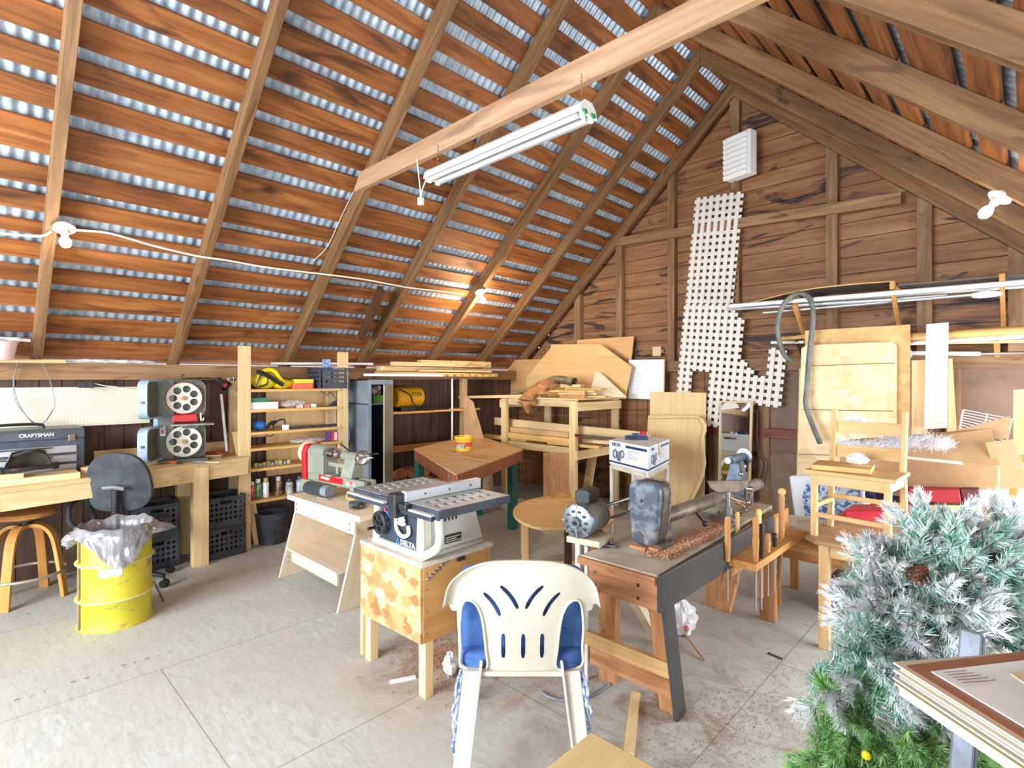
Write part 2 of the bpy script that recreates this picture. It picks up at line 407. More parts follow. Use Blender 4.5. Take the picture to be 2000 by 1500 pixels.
# ---- plates (sill beams)
mb = MB().bb(-5.78, -5.60, YN, YF, 1.60, 1.74); struct('trim_1', mb, brownw['y'], bevel=.004)
mb = MB().bb(-5.6, XR, 5.98, YF, 1.70, 1.83); struct('trim_2', mb, brownw['x'], bevel=.004)
mb = MB().bb(XR-.12, XR+.06, YN, YF, 1.52, 1.66); struct('trim_3', mb, brownw['y'], bevel=.004)
# gable studs and rails
k = 4
def stud(x0, x1, z0, z1, y0=5.99):
    global k; struct('trim_%d' % k, MB().bb(x0, x1, y0, YF, z0, z1), brownw['z'], bevel=.003); k += 1
for px, w_ in ((1127, .1), (1208, .09), (1310, .09), (1434, .1), (1624, .1), (1805, .11), (1985, .1)):
    x = WY(px, 600, 5.99).x; zt = RZ-RM*abs(x-RX)+.05
    stud(x-w_/2, x+w_/2, 1.83, zt)
for px in (1390, 1440, 1490, 1860):
    x = WY(px, 800, 6.0).x; stud(x-.05, x+.05, 0, 1.70, 6.03)
c0, c1 = WY(1195, 474, 5.95), WY(1760, 386, 5.95)
struct('trim_%d' % k, MB().beam((c0.x, 5.965, c0.z-.0), (c1.x, 5.965, c1.z), .05, .105), brownw['x'], bevel=.003); k += 1
a, b2 = WY(1475, 862, 6.02), WY(1560, 874, 6.02)
struct('trim_%d' % k, MB().bb(-3.0, XR, 6.0, YF, .98, 1.08), WOOD('red_brown_rail', (96, 48, 34), (118, 62, 44), (134, 76, 54), 'x'), bevel=.003); k += 1
# ---- roof: skip-sheathing boards under corrugated sheet metal
ceil = bpy.data.objects.new('ceiling', None); COL.objects.link(ceil); ceil['kind'] = 'structure'
m_met, nt, b = base('galvanised_sheet', .38, .25, .6)
vn = nz(nt, coords(nt, (14, 14, 14), False), 1, 4, .3)
nt.links.new(ramp(nt, vn, [(.35, C(150, 164, 180)), (.65, C(192, 204, 216))]), b.inputs['Base Color'])
cosr = math.cos(math.atan(RM))
for sgn in (-1, 1):
    mb = MB(); ny = int((YF+.3-YN)/.068)*6; y0 = YN-.1
    prof = [(RX, RZ+.245), (RX+sgn*3.62, RZ+.245-RM*3.62)]
    vs = []; fs = []
    for i in range(ny+1):
        yy = y0+i*.068/6; d = .012*math.cos(2*PI*i/6)
        for (x, z) in prof: vs.append((x, yy, z+d))
    for i in range(ny): fs.append((2*i, 2*i+1, 2*i+3, 2*i+2))
    mb.add(vs, fs)
    q = mb.build('corrugated_sheet', m_met, ceil, smooth=True, ang=80); q['kind'] = 'structure'
roofb = WOOD('roof_board_wood', (84, 46, 24), (140, 84, 42), (170, 112, 64), 'y', .8, blot=(74, 42, 26), blotamt=(.55, .72), var=.2, bmp=.3)
xs = [-3.745, -3.92, -4.07, -4.234, -4.459, -4.621, -4.774, -4.908, -5.061, -5.218, -5.399, -5.593]
xs = [-2.43, -2.60, -2.765, -2.93, -3.10, -3.26, -3.42, -3.585]+xs
gaps = xs
for sgn in (-1, 1):
    g = gaps if sgn < 0 else [RX+(RX-q) for q in gaps]
    edges = [RX]+g+[RX+sgn*3.46]
    random.seed(11+sgn)
    hw = [0]+[random.uniform(.024, .033) for _ in g]+[0]
    for i in range(len(edges)-1):
        a = abs(edges[i]-RX)+hw[i]; e = abs(edges[i+1]-RX)-hw[i+1]
        z = lambda q: RZ+.178-RM*q
        cut = random.choice((1.37, 3.3, .42, 4.25))
        for (ya, yb2) in ((YN-.05, cut-.002), (cut+.002, YF+.1)):
            o = [(RX+sgn*a, z(a)), (RX+sgn*e, z(e)), (RX+sgn*e+sgn*.015, z(e)+.018), (RX+sgn*a+sgn*.015, z(a)+.018)]
            q = MB().prism(o, yb2-ya, frame((0, yb2, 0), (1, 0, 0), (0, 0, 1))).build('roof_board', roofb, ceil, bevel=.002); q['kind'] = 'structure'
# ridge flashing keeps the sky out at the peak
q = MB().prism([(RX-.3, RZ-.02), (RX, RZ+.26), (RX+.3, RZ-.02), (RX+.3, RZ+.0), (RX, RZ+.29), (RX-.3, RZ+.0)], YF-YN+.3, frame((0, YF+.15, 0), (1, 0, 0), (0, 0, 1))).build('ridge_flashing', m_met, ceil); q.location.z = .02; q['kind'] = 'structure'
# ---- rafters
raf_y = [-2.45, -1.5, -.53, .42, 1.37, 2.40, 3.30, 4.28, 5.15, 5.97]
left_lab = {.42: 'dark left roof rafter carrying the leftmost lit bulb', 1.37: 'left roof rafter between leftmost bulb rafter and the one the tie beam ends on',
            2.40: 'left roof rafter that the long tie beam is nailed to', 3.30: 'left roof rafter passing behind the middle of the white tube light',
            4.28: 'left roof rafter just left of the small lit bulb at the back', 5.15: 'left roof rafter just right of the small lit bulb at the back',
            5.97: 'left roof rafter lying against the gable boards'}
right_lab = {5.97: 'right roof rafter lying against the gable boards', 5.15: 'right roof rafter with a lit bulb on its face', 4.28: 'right roof rafter, second above the one with the bulb',
             3.30: 'right roof rafter running out at the top right corner edge', 2.40: 'nearest pale broad right roof rafter in the top right corner'}
for y in raf_y:
    for sgn in (-1, 1):
        lab = (left_lab if sgn < 0 else right_lab).get(y)
        if lab is None: continue
        L = 3.45; d = .13; t = .064
        mb = MB(); a = V((RX+sgn*.0, y, RZ+d/2/cosr)); e = V((RX+sgn*L, y, RZ-RM*L+d/2/cosr))
        # overlong top trimmed plumb at the ridge
        o = [(RX, RZ), (RX+sgn*L, RZ-RM*L), (RX+sgn*L, RZ-RM*L+d/cosr), (RX, RZ+d/cosr)]
        mb.prism(o, t, frame((0, y+t/2+(.0 if sgn < 0 else .002), 0), (1, 0, 0), (0, 0, 1)))
        # grain follows the slope: bake slope rotation into the object so its own X axis runs along the rafter
        R = Matrix.Translation((RX, y, RZ)) @ Matrix.Rotation(math.atan(RM)*sgn, 4, 'Y')
        mb.v = [R.inverted() @ p for p in mb.v]
        ob = mb.build('rafter', rafterw['x'] if y > 1 or sgn > 0 else brownw['x'], bevel=.004); ob.matrix_basis = R
        ob['label'] = lab; ob['category'] = 'rafter'; ob['group'] = 'roof rafters'
# tie beam
mb = MB().prism([(-4.13, 3.20), (-.62, 3.20), (-.78, 3.345), (-4.02, 3.345)], .045, frame((0, 2.37, 0), (1, 0, 0), (0, 0, 1)))
tiew = WOOD('tie_beam_wood', (140, 102, 74), (166, 130, 100), (188, 154, 124), 'x', .7, blot=(120, 90, 72), blotamt=(.6, .78))
one('tie_beam', 'long pale wooden tie beam crossing the roof above the white tube light', 'beam', mb, tiew, bevel=.003)
mb = MB().beam((RL(705, 660, .02)), (RL(745, 565, .02)), .05, .1)
one('rafter_offcut', 'short dark board nailed beside a left rafter low on the roof slope', 'board', mb, darkw)
# ================================================================ left wall: bench and what is on it
BT = .885
benchw = pine['y']
t = thing('workbench', 'long pale pine workbench along the left wall with thick front edge', 'workbench', (-5.3, 1.0, 0))
top = [(-5.68, -.7), (-4.64, -.7), (-4.84, .178), (-5.18, 1.86), (-5.68, 1.86)]
P('worktop', MB().prism(top, .035, T(z=BT-.035)), benchw, t, world=True, bevel=.003)
P('front_apron', MB().beam((-4.66, -.7, BT-.095), (-4.865, .178, BT-.095), .035, .12).beam((-4.865, .178, BT-.095), (-5.2, 1.85, BT-.095), .035, .12), benchw, t, world=True, bevel=.003)
P('end_apron', MB().bb(-5.68, -5.2, 1.82, 1.85, BT-.155, BT-.035), pine['x'], t, world=True, bevel=.003)
q = G(392, 1106)
for x, y in ((q.x-.03, q.y), (-5.6, q.y), (-5.6, -.3), (-4.95, -.4)):
    P('leg', MB().bb(x-.045, x+.045, y-.06, y+.06, 0, BT-.035), pine['z'], t, world=True, bevel=.003)
m = MB().bb(-5.67, -5.645, .78, 1.84, BT+.001, BT+.115); one('backsplash_board', 'pale pine board standing along the back of the workbench behind the band saw', 'board', m, pine['y'], bevel=.002)
# pegboard
a, b2 = WX(0, 757, -5.66), WX(296, 838, -5.66)
t = thing('pegboard', 'cream perforated pegboard on the left wall above the workbench', 'pegboard', (-5.66, .5, 1.2))
m = MB().bb(-5.672, -5.66, -.9, a.y+.97, 1.215, 1.54); P('panel', m, PM('pegboard_cream', (226, 220, 200), .6, 0, (216, 208, 184), 2), t, world=True)
m = MB(); y = -.2
while y < a.y+.95:
    z = 1.23
    while z < 1.53:
        m.add([(-5.6595, y-.003, z), (-5.6595, y, z-.003), (-5.6595, y+.003, z), (-5.6595, y, z+.003)], [(0, 1, 2, 3)]); z += .0254
    y += .0254
P('peg_holes', m, PM('hole_shadow_brown', (140, 126, 108), .9), t, world=True)
# outlet box and its cable
m = MB(); c = WX(168, 751, -5.59)
t = thing('outlet_box', 'black electrical outlet box under the sill beam above the pegboard', 'outlet', c)
P('box', MB().box(c, (.04, .105, .055)), black, t, world=True, bevel=.003)
for dy in (-.025, .025): P('socket', MB().cyl((c.x+.02, c.y+dy, c.z), (c.x+.023, c.y+dy, c.z), .016), blackr, t, world=True)
P('cable', MB().tube([(c.x, c.y+.05, c.z+.01), (c.x, c.y+.12, c.z-.01), (c.x, c.y+.2, c.z-.02), (c.x-.03, c.y+.4, c.z-.05)], .004), offwhite, t, world=True)
# sill shelf things
m = MB().tube([WX(-60, 704, -5.55), WX(30, 705, -5.55), WX(128, 706, -5.55)], .016, n=10); one('wooden_dowel', 'pale round wooden pole lying on the sill beam at far left', 'pole', m, pine['y'], smooth=True)
def crumple(p0, p1, wd, h, nu=40, nv=14, seed=1, amp=.4, depth=None):
    p0, p1 = V(p0), V(p1); d = (p1-p0); L = d.length; d.normalize(); s_ = d.cross(V((0, 0, 1))).normalized(); depth = depth or wd
    def fn(u, v):
        a = 2*PI*v; e = math.sin(PI*min(max(u, .0), 1))**.35
        r = 1+amp*noise.noise(V((u*L*18+seed*7, math.cos(a)*2, math.sin(a)*2)))
        return p0+d*(u*L)+s_*(math.cos(a)*wd/2*r*e)+V((0, 0, h/2+math.sin(a)*h/2*r*e))
    return MB().grid(fn, nu, nv)
foilp = PM('shiny_plastic_wrap', (226, 228, 232), .18, .15, (206, 196, 198), 14, .4)
one('wrapped_tubing', 'clear plastic wrapped bundle lying along the sill beam on the left wall', 'plastic bundle', crumple((-5.62, .55, 1.74), (-5.62, 1.22, 1.74), .07, .035, seed=4), foilp, smooth=True)
c = WX(8, 698, -5.42)
t = thing('pink_tub', 'pale pink plastic tub on the sill shelf at the far left edge', 'tub', (c.x, c.y-.05, 1.745))
P('tub', MB().lathe([(.0, 0), (.10, 0), (.125, .13), (.135, .135), (.13, .14), (.12, .13), (.095, .01), (0, .01)], n=28), PM('pale_pink', (238, 208, 208), .5), t, smooth=True)
m = MB(); m.tube([(-.16, -.05, .165), (.17, .12, .15)], .013).tube([(.1, -.1, .16), (.05, .19, .15)], .012).cyl((-.02, -.04, .145), (-.02, -.04, .155), .14)
P('lid', m, PM('pale_grey_plastic', (206, 210, 216), .4), t, smooth=True)
m = MB().tube([WX(36, 705, -5.56), WX(26, 745, -5.56), WX(34, 790, -5.57), WX(75, 829, -5.57), WX(104, 800, -5.57), WX(104, 765, -5.57), WX(85, 715, -5.56), WX(60, 690, -5.56)], .003, n=6)
m.tube([WX(34, 708, -5.55), WX(27, 748, -5.55), WX(40, 795, -5.56), WX(76, 832, -5.56), WX(107, 795, -5.56)], .003, n=6)
one('cable_loop', 'thin grey cable hanging in a loop over the pegboard', 'cable', m, grey, smooth=True)
# toolbox
t = thing('toolbox', 'large grey and black tool chest with silver drawers at the back of the workbench', 'toolbox', (-5.42, .33, BT))
dk = PM('toolbox_dark_grey', (76, 82, 92), .45, .2, (62, 66, 76), 9)
x0, x1 = -.22, .16; y0, y1 = -.55, .34
P('case', MB().bb(x0, x1, y0, y1, .0, .27), dk, t, bevel=.008)
P('lid', MB().prism([(x0, .27), (x1+.008, .27), (x1-.005, .33), (x1-.05, .345), (x0, .345)], y1-y0, frame((0, y1, 0), (1, 0, 0), (0, 0, 1))), PM('toolbox_lid_grey', (96, 104, 116), .35, .3, (78, 84, 94), 6), t, bevel=.006)
for z in (.05, .12, .19):
    d = P('drawer', MB().bb(x1, x1+.012, y0+.05, y1-.05, z-.028, z+.026), PM('drawer_silver_%d' % int(z*100), (186, 188, 192), .3, .6), t, bevel=.003)
    P('handle', MB().tube([(x1+.014, -.25, z+.016), (x1+.022, -.2, z+.016), (x1+.022, .1, z+.016), (x1+.014, .15, z+.016)], .005), steel, d)
for y in (-.4, .26): P('latch', MB().bb(x1+.008, x1+.02, y-.02, y+.02, .25, .30), chrome, t, 'chrome latch', bevel=.003)
P('carry_handle', MB().tube([(-.03, -.2, .345), (-.03, -.17, .375), (-.03, .08, .375), (-.03, .12, .345)], .011), black, t, smooth=True)
text('CRAFTSMAN', .034, paper, t, frame((x1+.011, .06, .305), (0, 1, 0), (0, 0, 1)), 'brand_lettering', bold=.0008)
# face shield
c = G(70, 905, BT+.09)
t = thing('face_shield', 'dark tinted face shield lying on boards in front of the tool chest', 'face shield', (-5.07, .33, BT+.06), 1.9)
smoke = PM('smoked_visor', (88, 86, 80), .2, .0, (70, 68, 66), 6)
def fn(u, v):
    a = PI*(.02+.96*u); r = .145-.055*v
    return V((math.cos(a)*r*1.05, math.sin(a)*r*.9-.02, .015+.135*v))
m = MB().grid(fn, 24, 6); m.grid(lambda u, v: fn(u, v)*.97, 24, 6)
m.grid(lambda u, v: V((math.cos(PI*u)*.09*(1-v)*1.05, math.sin(PI*u)*.09*(1-v)*.9-.02, .15+.012*math.sin(v*PI/2))), 24, 4)
P('visor', m, smoke, t, smooth=True)
P('headband', MB().tube([(.14, -.02, .03), (.10, -.1, .04), (0, -.13, .045), (-.1, -.1, .04), (-.14, -.02, .03)], .016).tube([(.09, -.02, .13), (0, -.1, .165), (-.09, -.02, .13)], .01), black, t, smooth=True)
for s_ in (-1, 1): P('pivot_knob', MB().cyl((s_*.138, -.02, .03), (s_*.165, -.02, .03), .026), black, t, smooth=True)
# boards on bench left
for i, (p0, p1, w_, h, lab) in enumerate((((-5.0, -.3), (-5.04, .60), .20, .045, 'wide pale pine board lying on the front left of the workbench'), ((-4.99, -.35), (-5.0, .3), .12, .03, 'narrow pine offcut lying across the wider board on the workbench'))):
    z = BT if i == 0 else BT+.046
    one('pine_board', lab, 'board', MB().beam((*p0, z+h/2), (*p1, z+h/2), w_, h), pine['y'], bevel=.002)
c = G(178, 924, BT)
one('wooden_disc', 'round pale turned wooden disc on the workbench left of the office chair', 'wooden disc', MB().lathe([(0, 0), (.062, 0), (.064, .004), (.064, .046), (.06, .05), (0, .05)], T(c.x, c.y, BT), 32), pine['x'], smooth=True)
# small tools heap between disc and band saw
m = MB(); random.seed(8)
for i in range(5):
    c = G(206+i*9, 912-i*1.5, BT); a = random.uniform(0, PI)
    m.tube([(c.x, c.y, BT+.006), (c.x+.05*math.cos(a), c.y+.05*math.sin(a), BT+.03), (c.x+.1*math.cos(a), c.y+.1*math.sin(a), BT+.01)], .006)
one('tangled_cords', 'tangle of black cords on the workbench beside the band saw', 'cords', m, black, smooth=True)
# ---- band saw
c = V((-5.40, 1.245, BT))
# the saw faces the room; local -y is its front
bs = thing('band_saw', 'dusty grey band saw with its doors open showing two white spoked wheels', 'band saw', c, math.radians(76))
body = PM('dusty_saw_grey', (84, 92, 92), .5, .1, (112, 106, 84), 9, .2)
out = rrect(-.05, .30, .385, .715, .07)
m = MB().prism(out, .03, frame((0, .02, 0), (1, 0, 0), (0, 0, 1)))
for o_ in (rrect(-.05, .30, .385, .715, .07), rrect(-.05, .30, .03, .32, .05)):
    n = len(o_)
    inner = [((p[0]-.125)*.955+.125, p[1]*.0+((p[1]-(.55 if p[1] > .35 else .175))*.955+(.55 if p[1] > .35 else .175))) for p in o_]
    m.panel(o_, [inner], .075, frame((0, .02, 0), (1, 0, 0), (0, 0, 1)))
m.prism(rrect(-.05, .30, .03, .32, .05), .03, frame((0, .02, 0), (1, 0, 0), (0, 0, 1)))
m.bb(-.06, .06, -.05, .05, .0, .72)
P('housing', m, body, bs, bevel=.003)
whm = PM('wheel_cream_white', (222, 218, 206), .4, 0, (200, 196, 180), 12)
for cz in (.555, .175):
    holes = [circ(.082*math.cos(a), .082*math.sin(a), .031, 12, .031) for a in [PI/7+2*PI*i/7 for i in range(7)]]
    wh = P('wheel', MB().panel(circ(0, 0, .13, 40), holes, .012, frame((.135, -.045, cz), (1, 0, 0), (0, 0, 1))), whm, bs)
    r = MB().panel(circ(0, 0, .134, 40), [circ(0, 0, .118, 40)], .028, frame((.135, -.037, cz), (1, 0, 0), (0, 0, 1)))
    P('rim', r, whm, wh)
    P('hub', MB().cyl((.135, -.02, cz), (.135, -.075, cz), .02).cyl((.135, -.075, cz), (.135, -.085, cz), .009), PM('hub_rusty_%d' % int(cz*9), (190, 140, 80), .5), wh, smooth=True)
P('tire', MB().tube([(.135+.136*math.cos(a), -.05, .555+.136*math.sin(a)) for a in [2*PI*i/20 for i in range(20)]], .004, closed=True), PM('orange_red_tire', (206, 84, 50), .5), bs, 'orange red rubber tire on the upper wheel', smooth=True)
P('wheel_cover', MB().bb(.045, .235, -.075, -.03, .345, .415), red, bs, 'red lower half cover of the upper wheel', bevel=.01)
tb = P('saw_table', MB().bb(.04, .36, -.17, .1, .318, .335), PM('cast_table_grey', (150, 146, 140), .4, .6, (120, 114, 108), 14), bs, bevel=.003)
P('trunnion', MB().bb(.12, .24, -.08, .05, .29, .318), dsteel, tb)
sw = P('switch_plate', MB().bb(-.045, .0, -.07, -.05, .23, .32), steel, bs, bevel=.002)
P('switch', MB().bb(-.034, -.012, -.082, -.07, .255, .285), red, sw, 'red paddle switch', bevel=.002)
P('tension_knob', MB().cyl((.12, 0, .72), (.12, 0, .755), .006).cyl((.12, 0, .752), (.12, 0, .765), .016), black, bs)
P('base_plate', MB().bb(-.06, .32, -.12, .1, 0, .025), body, bs, bevel=.004)
# open doors, swung out to the left
P('guide_post', MB().tube([(.26, -.05, .42), (.262, -.05, .36), (.275, -.05, .35), (.285, -.05, .375)], .006), chrome, bs, smooth=True)
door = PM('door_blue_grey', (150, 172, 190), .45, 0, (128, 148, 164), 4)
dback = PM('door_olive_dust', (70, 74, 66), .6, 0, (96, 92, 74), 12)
for (z0, z1) in ((.39, .715), (.03, .32)):
    Md = T(-.07, .0, 0, math.radians(66))
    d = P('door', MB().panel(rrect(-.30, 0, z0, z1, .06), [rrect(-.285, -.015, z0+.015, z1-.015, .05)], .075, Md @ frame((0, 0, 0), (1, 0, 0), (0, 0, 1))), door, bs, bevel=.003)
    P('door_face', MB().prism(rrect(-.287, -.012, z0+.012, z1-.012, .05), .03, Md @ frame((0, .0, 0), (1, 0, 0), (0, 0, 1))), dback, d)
    P('door_latch', MB().bb(-.31, -.3, -.055, -.03, z0+.13, z0+.15, Md), black, d)
P('door_spine', MB().bb(-.09, -.06, -.03, .03, .03, .70), door, bs)
# clamp lamp
c = WX(430, 745, -5.45)
lm = thing('desk_lamp', 'small black clamp lamp with red inside on the shelf upright', 'lamp', c)
sh = V((.1, .05, -.07)).normalized(); e = basis(sh)
P('lamp_shade', MB().cyl(V((0, 0, .0))-sh*.03, V((0, 0, 0))+sh*.02, .03).cyl(sh*.02, sh*.09, .03, .052, cap=False), black, lm, smooth=True)
P('bulb', MB().sph(sh*.055, .03), PM('red_lamp_bulb', (216, 70, 76), .3), lm, 'red lamp bulb', smooth=True)
P('arm', MB().tube([(0, 0, .02), (-.05, -.12, .03), (-.1, -.28, .02), (-.12, -.33, -.03)], .006), black, lm, smooth=True)
P('clamp', MB().box((0, .1, .02), (.02, .09, .02)).cyl((0, .12, .0), (0, .12, .04), .012), steel, lm)
m = MB().tube([WX(432, 770, -5.5), WX(437, 822, -5.48), WX(443, 881, -5.46)], .013, n=10); one('white_tube', 'thin white tube leaning upright beside the band saw', 'tube', m, white, smooth=True)
# flat carton and pens right of the band saw
c = G(420, 893, BT)
t = thing('flat_carton', 'shallow brown cardboard tray on the right end of the workbench', 'carton', (c.x, c.y, BT), -.45)
P('tray', MB().panel(rrect(-.13, .13, -.07, .07, .002, 1), [rrect(-.125, .125, -.065, .065, .002, 1)], .035).bb(-.13, .13, -.07, .07, 0, .03), card, t)
c2 = c+V((0, -.02, .045))
one('red_marker', 'red marker pen lying on the brown cardboard tray', 'marker', MB().cyl((c2.x-.06, c2.y-.05, BT+.044), (c2.x+.05, c2.y+.06, BT+.044), .008), red, smooth=True)
c = G(345, 906, BT)
t = thing('pliers', 'pair of orange handled pliers on the front of the workbench', 'pliers', (c.x, c.y, BT), .3)
P('handle', MB().tube([(0, 0, .01), (-.05, -.02, .012), (-.11, -.03, .01)], .008), PM('orange_grip', (236, 96, 50), .4), t, smooth=True)
P('handle', MB().tube([(0, 0, .01), (-.05, .025, .012), (-.11, .03, .01)], .008), PM('orange_grip_2', (236, 96, 50), .4), t, smooth=True)
P('jaw', MB().tube([(0, 0, .01), (.03, .002, .01), (.08, .0, .008)], .007), steel, t, smooth=True)
c = G(398, 905, BT)
t = thing('screwdriver', 'long screwdriver lying beside the orange pliers on the workbench', 'screwdriver', (c.x, c.y, BT), .9)
P('handle', MB().tube([(-.08, 0, .012), (0, 0, .012)], .011), grey, t, smooth=True); P('shaft', MB().cyl((0, 0, .012), (.12, 0, .006), .003), chrome, t)
# ---- stool
t = thing('wooden_stool', 'round oak swivel stool with bentwood legs and metal foot ring under the workbench', 'stool', (-5.26, .33, 0), .25)
st = WOOD('stool_oak', (176, 118, 56), (204, 144, 76), (222, 170, 100), 'z', .7)
P('seat', MB().lathe([(0, .60), (.155, .60), (.175, .61), (.18, .625), (.17, .64), (.13, .646), (0, .64)], n=36), honey['x'], t, smooth=True)
P('swivel', MB().cyl((0, 0, .54), (0, 0, .60), .03).cyl((0, 0, .575), (0, 0, .6), .08), black, t, smooth=True)
for i in range(4):
    a = PI/4+i*PI/2; pr = [(.03, .535), (.10, .53), (.16, .47), (.19, .36), (.22, .16), (.24, .0)]
    pts = smoothpts([(r*math.cos(a), r*math.sin(a), z) for r, z in pr], 4); m = MB()
    side = V((-math.sin(a), math.cos(a), 0)); vs = []; n = len(pts)
    for j, p in enumerate(pts):
        tg = (pts[min(j+1, n-1)]-pts[max(j-1, 0)]).normalized(); nn = tg.cross(side)
        for q, s_ in ((-1, -1), (1, -1), (1, 1), (-1, 1)): vs.append(p+side*(.03*q)+nn*(.012*s_))
    fs = [(0, 1, 2, 3), (4*n-4, 4*n-1, 4*n-2, 4*n-3)]
    for j in range(n-1):
        for q in range(4): fs.append((4*j+q, 4*j+(q+1) % 4, 4*j+4+(q+1) % 4, 4*j+4+q))
    P('leg', m.add(vs, fs), st, t, bevel=.003)
P('foot_ring', MB().tube([(.235*math.cos(2*PI*i/16), .235*math.sin(2*PI*i/16), .19) for i in range(16)], .011, closed=True, n=8), PM('dull_ring_metal', (176, 168, 150), .45, .5), t, smooth=True)
# ---- office chair
oc = thing('office_chair', 'black office chair with oval backrest and loop armrest between drum and workbench', 'office chair', (-5.03, .93, 0), math.radians(147))
def fn(x, y, sd):
    return V((.0+.02*(1-sd)+ -.09*(x/.22)**2*.6, x, y))
o_ = [(-.20, .55), (-.215, .64), (-.19, .78), (-.13, .87), (-.05, .905), (.05, .91), (.13, .88), (.19, .80), (.205, .66), (.19, .55), (.14, .49), (.0, .47), (-.14, .49)]
o_ = [(p.x, p.y) for p in smoothpts([(a, b2, 0) for a, b2 in o_], 4, True)]
P('backrest', MB().panel(o_, (), .02, T(-.16, 0, .0)@Matrix.Rotation(0, 4, 'Z'), lambda x, y, sd: V((-.07+.045*sd+.35*x*x-(y-.69)*.12, x, y+.15)), .05), blackr, oc, smooth=True)
P('seat', MB().prism([(p[0], p[1]) for p in rrect(-.22, .2, -.22, .22, .1, 5)], .07, T(0, 0, .43)), blackr, oc, bevel=.02, smooth=True)
m = MB()
for i in range(14): m.cyl((-.26, 0, .56+i*.0165), (-.26, 0, .57+i*.0165), .026)
m.tube([(0, 0, .41), (-.2, 0, .42), (-.26, 0, .48), (-.26, 0, .80)], .018)
P('back_support', m, black, oc, smooth=True)
P('height_lever', MB().tube([(-.285, -.07, .80), (-.285, 0, .815), (-.28, .07, .81)], .016), PM('grey_handle', (110, 112, 116), .4), oc, 'grey moulded plate on the backrest', smooth=True)
for s_ in (1,): P('armrest', MB().tube([(-.05, s_*.27, .44), (-.1, s_*.36, .52), (-.10, s_*.37, .66), (.06, s_*.37, .69), (.13, s_*.37, .65), (.10, s_*.30, .5)], .02, n=10), blackr, oc, smooth=True)
P('column', MB().cyl((0, 0, .1), (0, 0, .43), .028), black, oc, smooth=True)
for i in range(5):
    a = 2*PI*i/5+.55; e = V((.29*math.cos(a), .29*math.sin(a), 0))
    L = P('base_arm', MB().beam((0, 0, .12), e+V((0, 0, .085)), .05, .035, taper=.7), black, oc, bevel=.006)
    s_ = V((-math.sin(a), math.cos(a), 0))
    P('caster', MB().cyl(e+V((0, 0, .028))-s_*.025, e+V((0, 0, .028))+s_*.025, .028).cyl(e+V((0, 0, .05)), e+V((0, 0, .09)), .008), steel if i == 1 else black, L, smooth=True)
# ---- yellow drum
dr = V((-4.366, .719, 0)); R0 = .206
t = thing('yellow_drum', 'scuffed yellow metal drum used as a bin with rusty seam', 'drum', dr)
dy = PM('drum_yellow', (202, 190, 52), .5, 0, (180, 168, 72), 3, .1, lo=.5, hi=.72)
nt = dy.node_tree; b = nt.nodes['Principled BSDF']; src = b.inputs['Base Color'].links[0].from_socket
sc_ = ramp(nt, nz(nt, coords(nt, (9, 9, 16)), 1, 7, .6, .7), [(.56, (0, 0, 0, 1)), (.66, (.7, .7, .7, 1))])
nt.links.new(mix(nt, sc_, src, C(120, 112, 90)), b.inputs['Base Color'])
prof = [(0, .01), (R0-.01, .01), (R0, .0), (R0, .012), (R0-.006, .02)]
for zz in (.19, .42): prof += [(R0-.006, zz-.02), (R0+.004, zz-.008), (R0+.004, zz+.008), (R0-.006, zz+.02)]
prof += [(R0-.006, .60), (R0, .605), (R0, .615), (R0-.01, .615), (R0-.012, .03), (0, .03)]
P('shell', MB().lathe(prof, n=48), dy, t, smooth=True, ang=50)
for zz in (.19, .42): P('hoop', MB().tube([((R0+.005)*math.cos(2*PI*i/24), (R0+.005)*math.sin(2*PI*i/24), zz) for i in range(24)], .006, closed=True), PM('worn_hoop_cream', (206, 200, 150), .5), t, smooth=True)
a = -1.32
va = V((math.cos(a), math.sin(a), 0)); sa = V((-math.sin(a), math.cos(a), 0))
P('seam', MB().beam(va*(R0-.002)+V((0, 0, .01)), va*(R0-.002)+V((0, 0, .60)), .02, .008, up=va), PM('rusty_seam', (112, 96, 92), .6, 0, (150, 120, 90), 20), t)
def fn(u, v):
    a = -.62+.62*u; r = R0-.0035+.0012*v*0
    return V(((R0-.0035)*math.cos(a), (R0-.0035)*math.sin(a), .35+.055*v+.006*math.sin(u*14)))
P('white_patch', MB().grid(fn, 16, 2), white, t, 'white paint patch')
# liner hanging over the rim
bagm = PM('grey_bin_liner', (128, 128, 134), .2, .25, (160, 160, 166), 10, .3, spec=.8)
lin = thing('bin_liner', 'crumpled translucent grey bin bag lining the yellow drum', 'bin bag', dr+V((0, 0, .4)))
def fn(u, v):
    a = 2*PI*u; n_ = noise.noise(V((math.cos(a)*3.0, math.sin(a)*3.0, v*2.2)))
    n2 = noise.noise(V((math.cos(a)*9, math.sin(a)*9, v*3.5+5)))
    k = (v-.35)/.65
    if v < .35: q = v/.35; r = R0-.03-.02*(1-q)+.012*n2; z = -.16+.40*q
    else:
        da = (a+.05+PI) % (2*PI)-PI; db = (a-1.35+PI) % (2*PI)-PI
        drop = .03+.20*math.exp(-(da/.62)**2)+.03*math.exp(-(db/.5)**2)+.03*(abs(da) > 1.8); fl_ = .02+.10*math.exp(-(db/.38)**2)+.012*math.exp(-(da/.5)**2)
        r = R0+.010+fl_*k+.012*n2*(.4+k); z = .235-drop*k
        if k < .12: r = R0-.01+.02*k/.12; z = .24+.01*math.sin(k/.12*PI)
    return V((r*math.cos(a), r*math.sin(a), z+.022*n_))
P('bag', MB().grid(fn, 120, 34), bagm, lin, smooth=True, ang=60)
